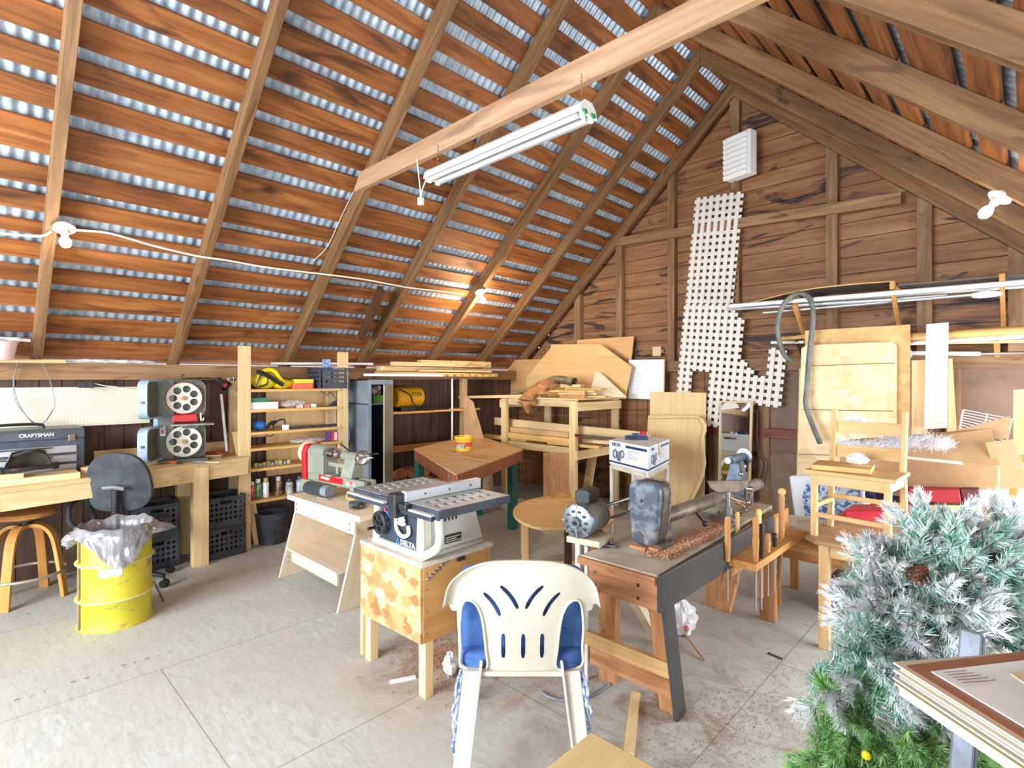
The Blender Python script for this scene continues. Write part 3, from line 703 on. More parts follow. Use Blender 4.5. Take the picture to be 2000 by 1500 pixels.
kn = fn(.62, 1); P('knot', MB().grid(lambda u, v: V((-.05-.045*math.cos(2*PI*u)*math.sin(PI*v), -.23-.04*math.sin(2*PI*u)*math.sin(PI*v), .17+.045*math.cos(PI*v)))+V((1, 1, 1))*.022*noise.noise(V((math.cos(2*PI*u)*2, math.sin(2*PI*u)*2, v*6))), 24, 16), bagm, lin, smooth=True)
# ---- milk crates
def crate_mb(w_=.33, d=.33, h=.27):
    m = MB(); tk = .008
    for (M) in (T(0, -d/2, 0), T(0, d/2-tk, 0), T(-w_/2, 0, 0, PI/2)@T(0, -tk, 0), T(w_/2-tk, 0, 0, PI/2)@T(0, -tk, 0)):
        L = w_ if M.translation.y else d
        holes = []
        for i in range(7):
            for j in range(4):
                cx = -L/2+.045+(L-.09)*i/6; cz = .075+.045*j; r = .017
                if 2 <= i <= 4 and j >= 3: continue
                holes.append([(cx-r, cz), (cx, cz-r), (cx+r, cz), (cx, cz+r)])
        holes.append(rrect(-.05, .05, .205, .235, .01, 2))
        m.panel(rrect(-L/2, L/2, 0, h, .002, 1), holes, tk, M @ frame((0, tk, 0), (1, 0, 0), (0, 0, 1)))
    for z in (.0, .045, h-.03, h-.008): 
        m.bb(-w_/2-.006, w_/2+.006, -d/2-.006, -d/2+.004, z, z+.008).bb(-w_/2-.006, w_/2+.006, d/2-.004, d/2+.006, z, z+.008)
        m.bb(-w_/2-.006, -w_/2+.004, -d/2, d/2, z, z+.008).bb(w_/2-.004, w_/2+.006, -d/2, d/2, z, z+.008)
    m.bb(-w_/2, w_/2, -d/2, d/2, .0, .006)
    return m
crm = PM('crate_black', (52, 54, 62), .5, 0, (74, 78, 88), 6)
cr = thing('milk_crate', 'black milk crate at the bottom of the right stack under the workbench', 'crate', (-5.36, 1.66, 0), .06, 'black milk crates')
P('basket', crate_mb(), crm, cr)
dup(cr, (-5.36, 1.66, .275), .03, 'black milk crate on top of the right stack under the workbench')
dup(cr, (-5.42, 1.14, 0), .08, 'black milk crate at the bottom of the stack hidden behind the bench leg')
dup(cr, (-5.42, 1.15, .275), -.02, 'black milk crate on top of the stack hidden behind the bench leg')
m = MB().tube([G(345, 1085), G(380, 1100), G(388, 1109)], .008)
c = G(322, 1168)
one('thin_rod', 'thin dark metal rod on the floor behind the yellow drum', 'rod', MB().cyl(G(298, 1135, .004), G(320, 1175, .004), .004), dsteel)
# leaning planks right of the crates
def plank(name, lab, cat, a, b2, w_, th, mat, up, **k): return one(name, lab, cat, MB().beam(a, b2, w_, th, up), mat, bevel=.002, **k)
plank('leaning_plank', 'pale narrow plank leaning against the shelf unit beside the workbench end', 'board', WX(462, 842, -5.45)+V((0,.0,0)), G(505, 1062), .085, .022, pine['z'], (1, 0, 0))
m = MB().prism([(0, 0), (.24, 0), (.20, .52), (.10, .56)], .012, frame((-5.58, 2.0, .0), (.35, -1, 0), (-.1, 0, 1)))
one('plywood_offcut', 'rounded dark plywood offcut leaning behind the leaning plank under the bench end', 'board', m, ply['z'])
# ================================================================ pine shelf unit
SX = -5.30
sh = thing('shelf_unit', 'pine shelf unit with six boards packed with tools and cans against the left wall', 'shelf', (-5.45, 2.4, 0))
y0, y1 = WX(490, 760, SX).y, WX(662, 760, SX).y
P('upright', MB().bb(SX-.04, SX, y0-.105, y0, 0, 1.92).bb(SX-.30, SX-.26, y0-.105, y0, 0, 1.62), pine['z'], sh, world=True, bevel=.002)
P('upright', MB().bb(SX-.04, SX, y1, y1+.11, 0, 1.90).bb(SX-.30, SX-.26, y1, y1+.11, 0, 1.62), pine['z'], sh, world=True, bevel=.002)
SZ = [1.51, 1.315, 1.10, .945, .75, .445]
for z in SZ: P('shelf', MB().bb(-5.61, SX+.012, y0-.02, y1+.02, z-.026, z), pine_y['y'], sh, world=True, bevel=.002)
P('back_panel', MB().bb(-5.665, -5.65, y0+.28, y1+.09, .6, 1.50), ply['z'], sh, world=True)
P('back_rail', MB().bb(-5.655, -5.62, y0-.1, y0+.3, 1.02, 1.08), pine['y'], sh, world=True)
def onshelf(px, k, dx=.0, py=None):  # point on shelf k, under picture column px, dx back from the front edge
    p = WX(px, 700, SX-.1-dx); return V((p.x, p.y, SZ[k]))
# top shelf
p = onshelf(512, 0)
t = thing('leaf_blower', 'yellow and black electric blower lying at the left of the top shelf', 'blower', p)
P('housing', MB().sph((0, .02, .085), (.08, .13, .085), 16).sph((0, .19, .05), (.05, .12, .05), 14), yellow, t, smooth=True)
P('handle', MB().tube([(.06, -.06, .08), (.05, .0, .175), (.05, .09, .18), (.06, .15, .1), (.05, .2, .06)], .022), yellow, t, smooth=True)
P('nozzle', MB().tube([(.085, -.08, .17), (.09, .02, .13), (.08, .17, .04)], .022), black, t, 'black nozzle pipe', smooth=True)
P('cord', MB().tube([(.08, -.09, .03), (.09, -.05, .13), (.06, -.0, .17), (.08, .02, .06), (.07, -.06, .02)], .008), black, t, smooth=True)
p = onshelf(588, 0); mo = PM('tray_orange_red', (224, 92, 58), .4)
one('orange_tray', 'orange red plastic tray on the top shelf under the yellow tray', 'tray', MB().panel(rrect(-.075, .075, -.11, .11, .02), [rrect(-.07, .07, -.105, .105, .018)], .055, T(p.x, p.y, p.z+.001)).bb(p.x-.07, p.x+.07, p.y-.1, p.y+.1, p.z+.001, p.z+.006), mo)
one('yellow_tray', 'yellow plastic tray sitting on the orange tray on the top shelf', 'tray', MB().panel(rrect(-.07, .07, -.10, .10, .02), [rrect(-.065, .065, -.095, .095, .018)], .04, T(p.x, p.y+.012, p.z+.057)).bb(p.x-.06, p.x+.06, p.y-.08, p.y+.1, p.z+.057, p.z+.062), yellow)
p = onshelf(641, 0)
cr = thing('milk_crate', 'black milk crate full of packages at the right end of the top pine shelf', 'crate', (p.x-.03, p.y+.02, p.z), .02)
P('basket', crate_mb(.28, .34, .22), crm, cr)
one('blue_package', 'blue hanging package sticking up from the crate on the top shelf', 'package', MB().box((p.x+.02, p.y-.03, p.z+.2), (.015, .09, .22), T()), PM('blue_card', (70, 120, 200), .4, 0, (180, 200, 230), 16), bevel=.004)
one('white_package', 'white clamshell package standing in the crate on the top shelf', 'package', MB().box((p.x+.02, p.y+.09, p.z+.13), (.06, .09, .18)), PM('white_card', (228, 228, 230), .3, 0, (200, 196, 198), 20), bevel=.01)
m = MB().tube([WX(530, 710, -5.58), WX(605, 710, -5.56), WX(728, 711, -5.52)], .014); one('white_pipe', 'white pipe lying on the sill beam behind the crate of the shelf unit', 'pipe', m, white, smooth=True)
# second shelf
p = onshelf(515, 1)
one('white_box', 'flat white box with red end on the second shelf', 'box', MB().box((p.x, p.y-.02, p.z+.035), (.16, .26, .068)), PM('white_red_box', (236, 232, 232), .6), bevel=.002)
one('green_box', 'green box lying on the white box on the second shelf', 'box', MB().box((p.x, p.y-.07, p.z+.092), (.14, .17, .042)), PM('dull_green', (52, 122, 92), .6), bevel=.003)
one('plastic_bag', 'clear crinkled plastic bag of red cords on the second shelf', 'bag', crumple(p+V((.02, .15, 0)), p+V((.02, .42, 0)), .14, .075, seed=9, amp=.6), clearp, smooth=True)
m = MB(); random.seed(4)
for i in range(6): a = p+V((random.uniform(-.02, .06), .16+i*.035, .012)); m.tube([a, a+V((.03, .05, .02)), a+V((-.02, .1, .03)), a+V((.02, .13, 0))], .005)
one('cord_tangle', 'tangle of red cords beside the white box on the second shelf', 'cord', m, PM('cord_red', (216, 66, 44), .5), smooth=True)
q = onshelf(600, 1)
for i, c_ in enumerate(((226, 220, 210), (206, 140, 120), (230, 230, 226))): one('small_carton', ('cream', 'pinkish', 'white')[i]+' small carton at the front of the second shelf', 'carton', MB().box((q.x+.04, q.y-.1+i*.07, q.z+.018), (.05, .055, .034)), PM('carton_%d' % i, c_, .6), bevel=.001)
q = onshelf(655, 1); m = MB()
for i in range(7): m.beam(q+V((.0, -.08+i*.01, .006+.008*i)), q+V((.02, .11-.01*i, .01+.008*i)), .03, .006)
one('flat_tools', 'stack of dark flat tool blades at the right of the second shelf', 'blades', m, blackr)
m = MB().tube([q+V((-.12, -.16, .2)), q+V((-.1, -.05, .12)), q+V((-.1, .0, .15)), q+V((-.12, .1, .02))], .004); one('bent_rod', 'thin grey bent rod leaning at the back of the second shelf', 'rod', m, dsteel)
# third shelf
p = onshelf(506, 2)
t = thing('ear_protector', 'blue round ear defender cup with strap on the third shelf', 'ear protector', p)
P('cup', MB().sph((0, 0, .055), (.05, .062, .052), 16), blue, t, smooth=True)
P('strap', MB().tube([(.05, -.05, .03), (.08, .0, .0), (.09, .05, -.05), (.08, .1, -.04), (.06, .1, .02)], .004), black, t, smooth=True)
random.seed(21)
q = onshelf(545, 2)
for i, lab in enumerate(('black pistol grip tool in the heap on the third shelf', 'silver drill chuck in the heap on the third shelf', 'dark clamp on top of the heap on the third shelf', 'white plastic tool holder in the heap on the third shelf', 'grey wrench lying at the right of the third shelf heap')):
    c = q+V((.02*(i % 2), -.12+i*.055, 0)); m = MB()
    if i == 0: m.tube([c+V((0, 0, .02)), c+V((0, .04, .07)), c+V((0, .09, .08))], .017)
    elif i == 1: m.cyl(c+V((0, 0, .02)), c+V((.0, .06, .025)), .018, .012)
    elif i == 2: m.tube([c+V((-.02, -.05, .04)), c+V((0, 0, .09)), c+V((0, .06, .1)), c+V((0, .07, .05))], .009)
    elif i == 3: m.box(c+V((.03, 0, .025)), (.04, .05, .05))
    else: m.tube([c+V((0, -.03, .01)), c+V((0, .08, .012))], .009)
    one(('pistol_tool', 'drill_chuck', 'hand_clamp', 'tool_holder', 'wrench')[i], lab, 'tool', m, (black, chrome, blackr, white, steel)[i], smooth=True)
one('metal_bar', 'long black metal bar lying along the third shelf', 'bar', MB().bb(p.x+.02, p.x+.045, onshelf(560, 2).y, onshelf(663, 2).y, SZ[2]+.002, SZ[2]+.027), blackr)
# fourth shelf
q = onshelf(600, 3); one('folded_plastic', 'flat folded clear plastic sheets on the fourth shelf', 'plastic sheets', crumple(q+V((0, -.18, 0)), q+V((0, .2, 0)), .16, .05, seed=13, amp=.5), clearp, smooth=True)
cols = [(96, 60, 120), (206, 44, 70), (230, 220, 220), (200, 60, 90), (60, 62, 74), (226, 226, 230), (60, 140, 200)]
names = ['purple', 'crimson', 'white', 'rose red', 'charcoal', 'pale grey', 'bright blue']
for i in range(7):
    q = onshelf(641+i*6.2, 3, -.06); one('drill_bit_box', names[i]+' small packaged box in the row at the right end of the fourth shelf', 'box', MB().box((q.x, q.y, q.z+.052), (.06, .032, .10-.006*(i % 3))), PM('pkg_%d' % i, cols[i], .4), group='small packaged boxes on the fourth shelf', bevel=.002)
# fifth shelf jars
jar_b = GLASS('jar_glass', (206, 206, 190), .1, .6)
for i in range(9):
    q = onshelf(500+i*8, 4, .015*(i % 2)); c = (200, 196, 60) if i % 3 != 1 else (60, 62, 60)
    t = thing('small_jar', ['leftmost small jar in the row on the fifth shelf', 'second small jar from the left on the fifth shelf, dark lid', 'third small jar on the fifth shelf, yellow lid', 'fourth small jar on the fifth shelf, yellow lid', 'fifth small jar on the fifth shelf, dark lid', 'sixth small jar on the fifth shelf, yellow lid', 'seventh small jar on the fifth shelf, yellow lid', 'eighth small jar on the fifth shelf, dark lid', 'rightmost small jar with yellow lid beside the wood faceplate'][i], 'jar', q, 0, 'small jars on the fifth shelf')
    P('body', MB().cyl((0, 0, 0), (0, 0, .03), .019), jar_b, t, smooth=True); P('lid', MB().cyl((0, 0, .03), (0, 0, .04), .02), PM('jar_lid_%d' % i, c, .4), t, smooth=True)
q = onshelf(640, 4); one('pine_blocks', 'small stack of pale wood scraps on the right of the fifth shelf', 'wood scraps', MB().beam(q+V((0, -.15, .012)), q+V((.02, .12, .012)), .07, .022).beam(q+V((.01, -.12, .035)), q+V((0, .08, .035)), .05, .02), pine['y'])
# bottom shelf cans
for i, (px, h, r, c, cap_, lab) in enumerate(((492, .17, .03, (150, 60, 60), (226, 226, 224), 'red and white spray can at the left end of the bottom shelf'), (504, .19, .032, (60, 110, 60), (236, 232, 222), 'green labelled spray can with cream cap on the bottom shelf'),
        (519, .19, .031, (226, 226, 226), (196, 176, 130), 'white spray can with tan cap on the bottom shelf'), (544, .185, .033, (96, 62, 40), (206, 206, 206), 'brown spray can with silver dome on the bottom shelf'), (565, .15, .036, (150, 152, 158), (60, 60, 66), 'silver tin with dark lid on the bottom shelf'), (585, .16, .033, (140, 156, 176), (90, 96, 108), 'blue grey can nearest the lathe on the bottom shelf'))):
    q = onshelf(px, 5); t = thing('spray_can', lab, 'can', q)
    P('body', MB().lathe([(0, 0), (r, 0), (r, h*.72), (r*.8, h*.78), (r*.3, h*.8), (0, h*.8)], n=20), PM('can_%d' % i, c, .35, .2, tuple(min(255, k+70) for k in c), 20), t, smooth=True)
    P('cap', MB().cyl((0, 0, h*.79), (0, 0, h), r*.72, r*.66), PM('cap_%d' % i, cap_, .4), t, smooth=True)
q = WX(520, 1010, -5.42)
one('black_tub', 'dark grey plastic tub on the floor under the pine shelf unit', 'tub', MB().lathe([(0, 0), (.12, 0), (.155, .30), (.165, .31), (.15, .30), (.115, .01), (0, .01)], T(-5.36, q.y+.03, 0), 28), blackr, smooth=True)
# ================================================================ lathe bench
lb = thing('lathe_bench', 'pale plywood bench with splayed ends carrying the red and grey mini lathe', 'bench', (-3.85, 2.05, 0))
LZ = .72
fl0, fr0 = G(545, 1127), G(655, 1198)
tl, tr = G(560, 968, LZ), G(678, 1013, LZ)
yF, yB = 1.79, 2.33
P('bench_top', MB().prism([(tl.x-.03, 1.74), (tr.x+.02, 1.78), (tr.x+.04, yB+.02), (tl.x-.0, yB+.02)], .035, T(z=LZ-.035)), birch['x'], lb, world=True, bevel=.003)
for (xb, xt, nm) in ((fl0.x, tl.x+.03, 'end_panel'), (fr0.x, tr.x-.03, 'end_panel')):
    P(nm, MB().add([(xb, yF, 0), (xb+.02, yF, 0), (xb+.02, yB+.08, 0), (xb, yB+.08, 0), (xt, yF, LZ-.035), (xt+.02, yF, LZ-.035), (xt+.02, yB-.02, LZ-.035), (xt, yB-.02, LZ-.035)],
        [(0, 1, 2, 3), (4, 7, 6, 5), (0, 4, 5, 1), (1, 5, 6, 2), (2, 6, 7, 3), (3, 7, 4, 0)]), birch['z'], lb, world=True, bevel=.002)
P('front_rail', MB().bb(tl.x+.04, tr.x-.02, 1.765, 1.785, LZ-.125, LZ-.035), birch['x'], lb, world=True, bevel=.002)
sf = P('lower_shelf', MB().bb(fl0.x+.15, fr0.x-.02, 1.80, yB, .25, .268).bb(fl0.x+.2, fr0.x-.03, 1.81, 1.828, .17, .25), birch['x'], lb, world=True, bevel=.002)
m = MB()
for x, z in ((tl.x+.08, LZ-.06), (tl.x+.08, LZ-.1), (tr.x-.08, LZ-.06), (tr.x-.08, LZ-.1), (fl0.x+.25, .23), (fl0.x+.25, .19)): m.cyl((x, 1.766, z), (x, 1.762, z), .006)
for z in (.60, .56, .16, .11): m.cyl((fr0.x+.02+(.03), 1.86, z), (fr0.x+.045+.03*(z > .3), 1.86, z), .011)
P('screws', m, steel, lb, world=True)
# ---- mini lathe (local x along the bed, toward +x = tailstock end)
c = G(640, 975, LZ)
ml = thing('mini_lathe', 'small red and grey wood lathe with chrome handwheel on the plywood bench', 'lathe', (-3.79, 2.0, LZ), math.radians(7))
ml.scale = (1.1, 1.05, 1.0)
lg = PM('lathe_grey_green', (146, 150, 136), .4, 0, (130, 134, 120), 6)
P('bed', MB().bb(-.30, .36, -.055, -.02, .10, .155).bb(-.30, .36, .02, .055, .10, .155).bb(-.30, .34, -.055, .055, .085, .11), lg, ml, bevel=.006)
P('foot', MB().add([(.20, -.085, 0), (.36, -.085, 0), (.36, .085, 0), (.20, .085, 0), (.22, -.058, .10), (.36, -.058, .10), (.36, .058, .10), (.22, .058, .10)], [(0, 1, 2, 3), (4, 7, 6, 5), (0, 4, 5, 1), (1, 5, 6, 2), (2, 6, 7, 3), (3, 7, 4, 0)]), lg, ml, bevel=.006)
P('foot', MB().bb(-.33, -.20, -.085, .085, 0, .10), lg, ml, bevel=.006)
P('headstock', MB().bb(-.27, -.08, -.06, .06, .15, .30).cyl((-.27, 0, .31), (-.09, 0, .31), .062, n=28), lg, ml, smooth=True, bevel=.004)
P('belt_cover', MB().prism([(-.075, .02), (.07, .02), (.085, .30), (.06, .37), (-.06, .37), (-.085, .30)], .05, frame((-.27, 0, 0), (0, 1, 0), (0, 0, 1)) @ T(0, 0, -.05)), red, ml, 'red belt cover', bevel=.01)
P('handwheel', MB().lathe([(0, 0), (.085, 0), (.09, .012), (.09, .03), (.08, .04), (0, .045)], T(-.36, 0, .30) @ Matrix.Rotation(PI/2, 4, 'Y'), 32), PM('faceplate_wood', (222, 186, 148), .6), ml, 'round wooden disc on the outboard end', smooth=True)
P('chuck', MB().cyl((-.09, 0, .31), (-.06, 0, .31), .03).cyl((-.06, 0, .31), (-.0, 0, .31), .048, n=28).cyl((0, 0, .31), (.03, 0, .31), .03, .02), chrome, ml, smooth=True)
ts = P('tailstock', MB().add([(.10, -.05, .155), (.22, -.05, .155), (.22, .05, .155), (.10, .05, .155), (.13, -.03, .30), (.24, -.03, .30), (.24, .03, .30), (.13, .03, .30)], [(0, 1, 2, 3), (4, 7, 6, 5), (0, 4, 5, 1), (1, 5, 6, 2), (2, 6, 7, 3), (3, 7, 4, 0)]).cyl((.08, 0, .31), (.26, 0, .31), .035), lg, ml, smooth=True, bevel=.004)
P('tailstock_wheel', MB().lathe([(.018, 0), (.05, .004), (.055, .012), (.055, .03), (.05, .034), (.046, .014), (.018, .01)], T(.26, 0, .31) @ Matrix.Rotation(PI/2, 4, 'Y'), 28).cyl((.29, .045, .31), (.33, .045, .31), .007), chrome, ts, 'chrome handwheel', smooth=True)
P('lock_lever', MB().tube([(.16, .01, .33), (.13, -.01, .36), (.08, -.03, .40)], .007).tube([(.2, .03, .32), (.3, .12, .33)], .007), black, ts, smooth=True)
P('tool_rest', MB().cyl((.02, -.01, .16), (.02, -.01, .23), .013).beam((-.07, -.02, .235), (.12, -.02, .235), .012, .03).bb(-.01, .05, -.09, .05, .155, .17), lg, ml, bevel=.003)
P('motor', MB().cyl((-.20, -.10, .05), (.0, -.10, .05), .047, n=28).cyl((.0, -.10, .05), (.05, -.10, .05), .045, .038, n=28), PM('motor_dark', (62, 66, 74), .4, .2), ml, smooth=True)
P('motor_end', MB().cyl((.0, -.10, .05), (.055, -.10, .05), .046, .04, n=28), grey, ml, 'grey end of the motor', smooth=True)
P('side_label', MB().bb(-.14, .14, -.0565, -.055, .105, .15), red, ml, 'red name plate on the bed side')
P('label_streak', MB().add([(-.12, -.058, .125), (-.02, -.058, .118), (.0, -.058, .135), (-.1, -.058, .143)], [(0, 1, 2, 3)]), PM('streak_pale', (236, 200, 190), .5), ml)
P('warning_label', MB().bb(.18, .27, -.0565, -.055, .108, .142), PM('label_white_red', (236, 226, 226), .5, 0, (216, 60, 60), 24), ml)
P('sticker', MB().add([(.21, -.0865, .02), (.30, -.0865, .02), (.30, -.073, .07), (.21, -.073, .07)], [(0, 1, 2, 3)]), PM('sticker_print', (226, 196, 60), .5, 0, (176, 40, 50), 40), ml)
c = G(660, 986, LZ)
t = thing('pendant_switch', 'dark grey speed controller lying at the right front of the lathe bench', 'switch', (-3.36, 1.90, LZ), -.5)
P('case', MB().prism(rrect(-.06, .06, -.035, .035, .025), .03), PM('controller_grey', (70, 78, 90), .5), t, bevel=.006); P('cable', MB().tube([(.06, 0, .012), (.1, -.02, .01), (.11, .04, .01), (.03, .07, .008), (-.06, .05, .01)], .006), black, t, smooth=True)
c = G(628, 975, LZ)
one('wrench', 'small steel spanner lying on the plywood lathe bench', 'wrench', MB().tube([(c.x-.06, c.y-.0, LZ+.006), (c.x+.06, c.y+.02, LZ+.006)], .005).cyl((c.x-.065, c.y, LZ+.001), (c.x-.065, c.y, LZ+.01), .012).cyl((c.x+.065, c.y+.02, LZ+.001), (c.x+.065, c.y+.02, LZ+.01), .012), chrome, smooth=True)
# ================================================================ locker
lk = thing('locker', 'tall narrow grey metal locker with its door ajar', 'locker', (-5.35, 3.2, 0))
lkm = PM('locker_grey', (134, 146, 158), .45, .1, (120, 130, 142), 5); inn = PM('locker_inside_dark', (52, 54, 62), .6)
y0, y1 = 3.06, 3.37; x0, x1 = -5.6, -5.12; zt = 1.60
P('side', MB().bb(x0, x1, y0, y0+.006, 0, zt), lkm, lk, world=True)
P('side', MB().bb(x0, x1, y1-.006, y1, 0, zt), lkm, lk, world=True)
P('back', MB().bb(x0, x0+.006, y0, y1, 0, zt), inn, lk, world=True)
P('top', MB().bb(x0, x1, y0, y1, zt-.006, zt), lkm, lk, world=True)
P('face_frame', MB().panel([(y0, 0), (y1, 0), (y1, zt), (y0, zt)], [[(y0+.035, .08), (y1-.03, .08), (y1-.03, zt-.05), (y0+.035, zt-.05)]], .012, frame((x1, 0, 0), (0, 1, 0), (0, 0, 1))), lkm, lk, world=True)
P('shelf', MB().bb(x0, x1, y0, y1, 1.33, 1.34), lkm, lk, world=True)
d = P('door', MB().beam((x1+.015, y1-.01, zt/2), (x1+.17, y1-.22, zt/2), .018, zt-.1), PM('door_dusty_tan', (150, 148, 134), .5, 0, (128, 126, 110), 5), lk, world=True, bevel=.003)
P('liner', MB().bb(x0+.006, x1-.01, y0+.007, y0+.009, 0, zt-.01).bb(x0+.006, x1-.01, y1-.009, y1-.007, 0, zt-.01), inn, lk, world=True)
one('green_tin', 'green tin on the upper shelf inside the locker', 'tin', MB().box((-5.25, 3.24, 1.385), (.13, .14, .09)), PM('tin_green', (110, 150, 60), .5), bevel=.006)
one('paper_bag', 'crumpled white and brown bag on top of the green tin in the locker', 'bag', MB().grid(lambda u, v: V((-5.25, 3.24, 1.49))+V((.05*math.cos(6.28*u)*math.sin(PI*v), .055*math.sin(6.28*u)*math.sin(PI*v), -.058*math.cos(PI*v)))*(1+.5*noise.noise(V((math.cos(6.28*u)*2, math.sin(6.28*u)*2, v*4)))), 20, 12), PM('bag_paper', (226, 222, 216), .7, 0, (140, 70, 66), 14), smooth=True)
# ================================================================ wall shelving beyond the locker
ws = thing('lumber_shelf', 'rough wall shelving with a dark top board right of the locker', 'shelf', (-5.45, 4.2, 0))
a, b2 = WX(760, 735, -5.45), WX(960, 735, -5.45)
P('top_board', MB().bb(-5.6, -5.22, 3.40, 5.25, 1.615, 1.64), brownw['y'], ws, world=True, bevel=.002)
P('middle_board', MB().bb(-5.68, -5.28, 3.40, 4.85, 1.20, 1.222), pine_y['y'], ws, world=True, bevel=.002)
P('lower_rail', MB().bb(-5.66, -5.62, 3.3, 4.75, .70, .78), pine_y['y'], ws, world=True, bevel=.002)
P('lower_rail', MB().bb(-5.5, -5.46, 3.4, 4.3, .43, .50), honey['y'], ws, world=True, bevel=.002)
P('bottom_board', MB().bb(-5.68, -5.3, 3.38, 4.3, .28, .33), pine_y['y'], ws, world=True, bevel=.002)
q = WX(883, 800, -5.3); P('pole', MB().cyl((q.x, q.y, 0), (q.x, q.y, 1.615), .013), white, ws, 'thin white pole', world=True, smooth=True)
q = WX(905, 800, -5.5); P('post', MB().bb(q.x-.03, q.x+.03, q.y-.045, q.y+.045, 0, 1.615), pine['z'], ws, world=True, bevel=.002)
# heater
q = WX(795, 780, -5.45)
t = thing('heater', 'yellow barrel shaped space heater behind the locker door', 'heater', (q.x, q.y, 1.222))
P('barrel', MB().lathe([(.10, 0), (.115, .01), (.12, .03), (.12, .36), (.10, .38), (0, .38)], T(0, .19, .17) @ Matrix.Rotation(PI/2, 4, 'X'), 32), PM('heater_yellow', (226, 166, 30), .4), t, smooth=True)
P('stand', MB().bb(-.08, .08, -.14, .14, .0, .06), black, t, bevel=.01)
P('hose', MB().tube([(.12, -.2, .27), (.13, -.05, .2), (.13, .0, .1), (.14, .1, .03), (.1, .3, .015)], .008), black, t, smooth=True)
text('STER', .07, black, t, frame((.121, .06, .20), (0, 1, 0), (0, 0, 1)), 'lettering')
one('black_tools', 'black hand tools lying on the middle shelf beside the yellow heater', 'tools', MB().tube([(q.x+.12, q.y+.2, 1.235), (q.x+.1, q.y+.4, 1.235), (q.x+.12, q.y+.55, 1.235)], .012).tube([(q.x+.14, q.y+.1, 1.25), (q.x+.14, q.y+.3, 1.24)], .02), black, smooth=True)
# pile of scrap lumber on the top board
random.seed(14)
pile = []
y = 3.42; base_y = [WX(px, 720, -5.4).y for px in (738, 770, 800, 840, 870, 900, 930)]
spec = [(3.35, 5.0, -5.42, 1.642, .09, .04), (3.5, 4.6, -5.32, 1.642, .07, .035), (3.42, 4.25, -5.52, 1.642, .08, .05), (4.2, 5.1, -5.52, 1.642, .08, .04), (4.45, 5.2, -5.3, 1.642, .06, .035),
        (3.4, 4.5, -5.45, 1.69, .1, .04), (3.9, 5.05, -5.33, 1.685, .09, .02), (4.5, 5.15, -5.45, 1.69, .12, .035), (3.6, 4.9, -5.4, 1.735, .1, .03), (3.5, 4.4, -5.34, 1.735, .06, .035), (4.4, 5.1, -5.36, 1.735, .09, .06), (3.95, 4.8, -5.42, 1.77, .09, .025)]
desc = ['long board at the bottom', 'narrow front strip at the bottom', 'short thick back piece', 'right back block', 'right front strip', 'second layer left board', 'thin second layer front slat', 'second layer right block', 'third layer long board', 'third layer front strip', 'thick right end block on top', 'topmost thin board']
for i, (ya, yb2, x, z, w_, h) in enumerate(spec):
    z = 1.642+(z-1.642)*1.35; h *= 1.35
    one('scrap_board', 'scrap wood pile on the dark wall shelf, '+desc[i], 'board', MB().beam((x, ya, z+h/2), (x+random.uniform(-.05, .05), yb2, z+h/2), w_, h), (pine_y, pine, ply, oak)[i % 4]['y'], group='scrap lumber on the wall shelf', bevel=.002)
random.seed(15)
for i in range(8):
    yy = 4.1+i*.125; one('wood_offcut', 'short block end of the scrap pile facing the room, number '+['one', 'two', 'three', 'four', 'five', 'six', 'seven', 'eight'][i]+' from the left', 'wood offcut', MB().bb(-5.27, -5.18, yy, yy+random.uniform(.05, .09), 1.642, 1.642+random.uniform(.025, .04)), pine_y['x'], group='block ends at the front of the scrap pile', bevel=.002)
one('white_board', 'white painted board lying on top of the locker and shelf', 'board', MB().beam((-5.19, 3.08, 1.655), (-5.19, 4.1, 1.655), .12, .03), white, bevel=.003)
one('curled_paper', 'curled strip of pale paper on top of the scrap wood pile', 'paper', MB().grid(lambda u, v: V((-5.33+.06*v, 4.6+.4*u, 1.80+.025*math.sin(u*7))), 20, 3), PM('cream_paper', (226, 210, 170), .7), smooth=True)
# rag heap below
q = WX(790, 925, -5.45)
one('rag_heap', 'heap of brown patterned rags on the low shelf right of the locker', 'rags', MB().grid(lambda u, v: V((-5.42, q.y+.05, .40))+V((.14*math.cos(6.283*u)*math.sin(PI*v), .22*math.sin(6.283*u)*math.sin(PI*v), -.10*math.cos(PI*v)))*(1+.7*noise.noise(V((math.cos(6.283*u)*2.5, math.sin(6.283*u)*2.5, v*5)))), 40, 20), PM('rag_cloth', (176, 120, 80), .9, 0, (110, 60, 50), 16, .3), smooth=True)
# ================================================================ leaning brown plywood wedge between shelf and rack
pl = [at(908, 772, 7.0), at(925, 785, 6.95), at(962, 905, 6.7), at(966, 968, 6.55), at(905, 975, 6.65)]
fr = frame(pl[4], pl[3]-pl[4], pl[0]-pl[4]); inv = fr.inverted()
one('plywood_wedge', 'tall tapering brown plywood sheet leaning behind the green legged table', 'plywood', MB().prism([((inv @ p).x, (inv @ p).y) for p in (pl[4], pl[3], pl[2], pl[1], pl[0])], .015, fr), WOOD('brown_plywood', (166, 124, 84), (184, 142, 102), (196, 158, 118), 'z', .6))
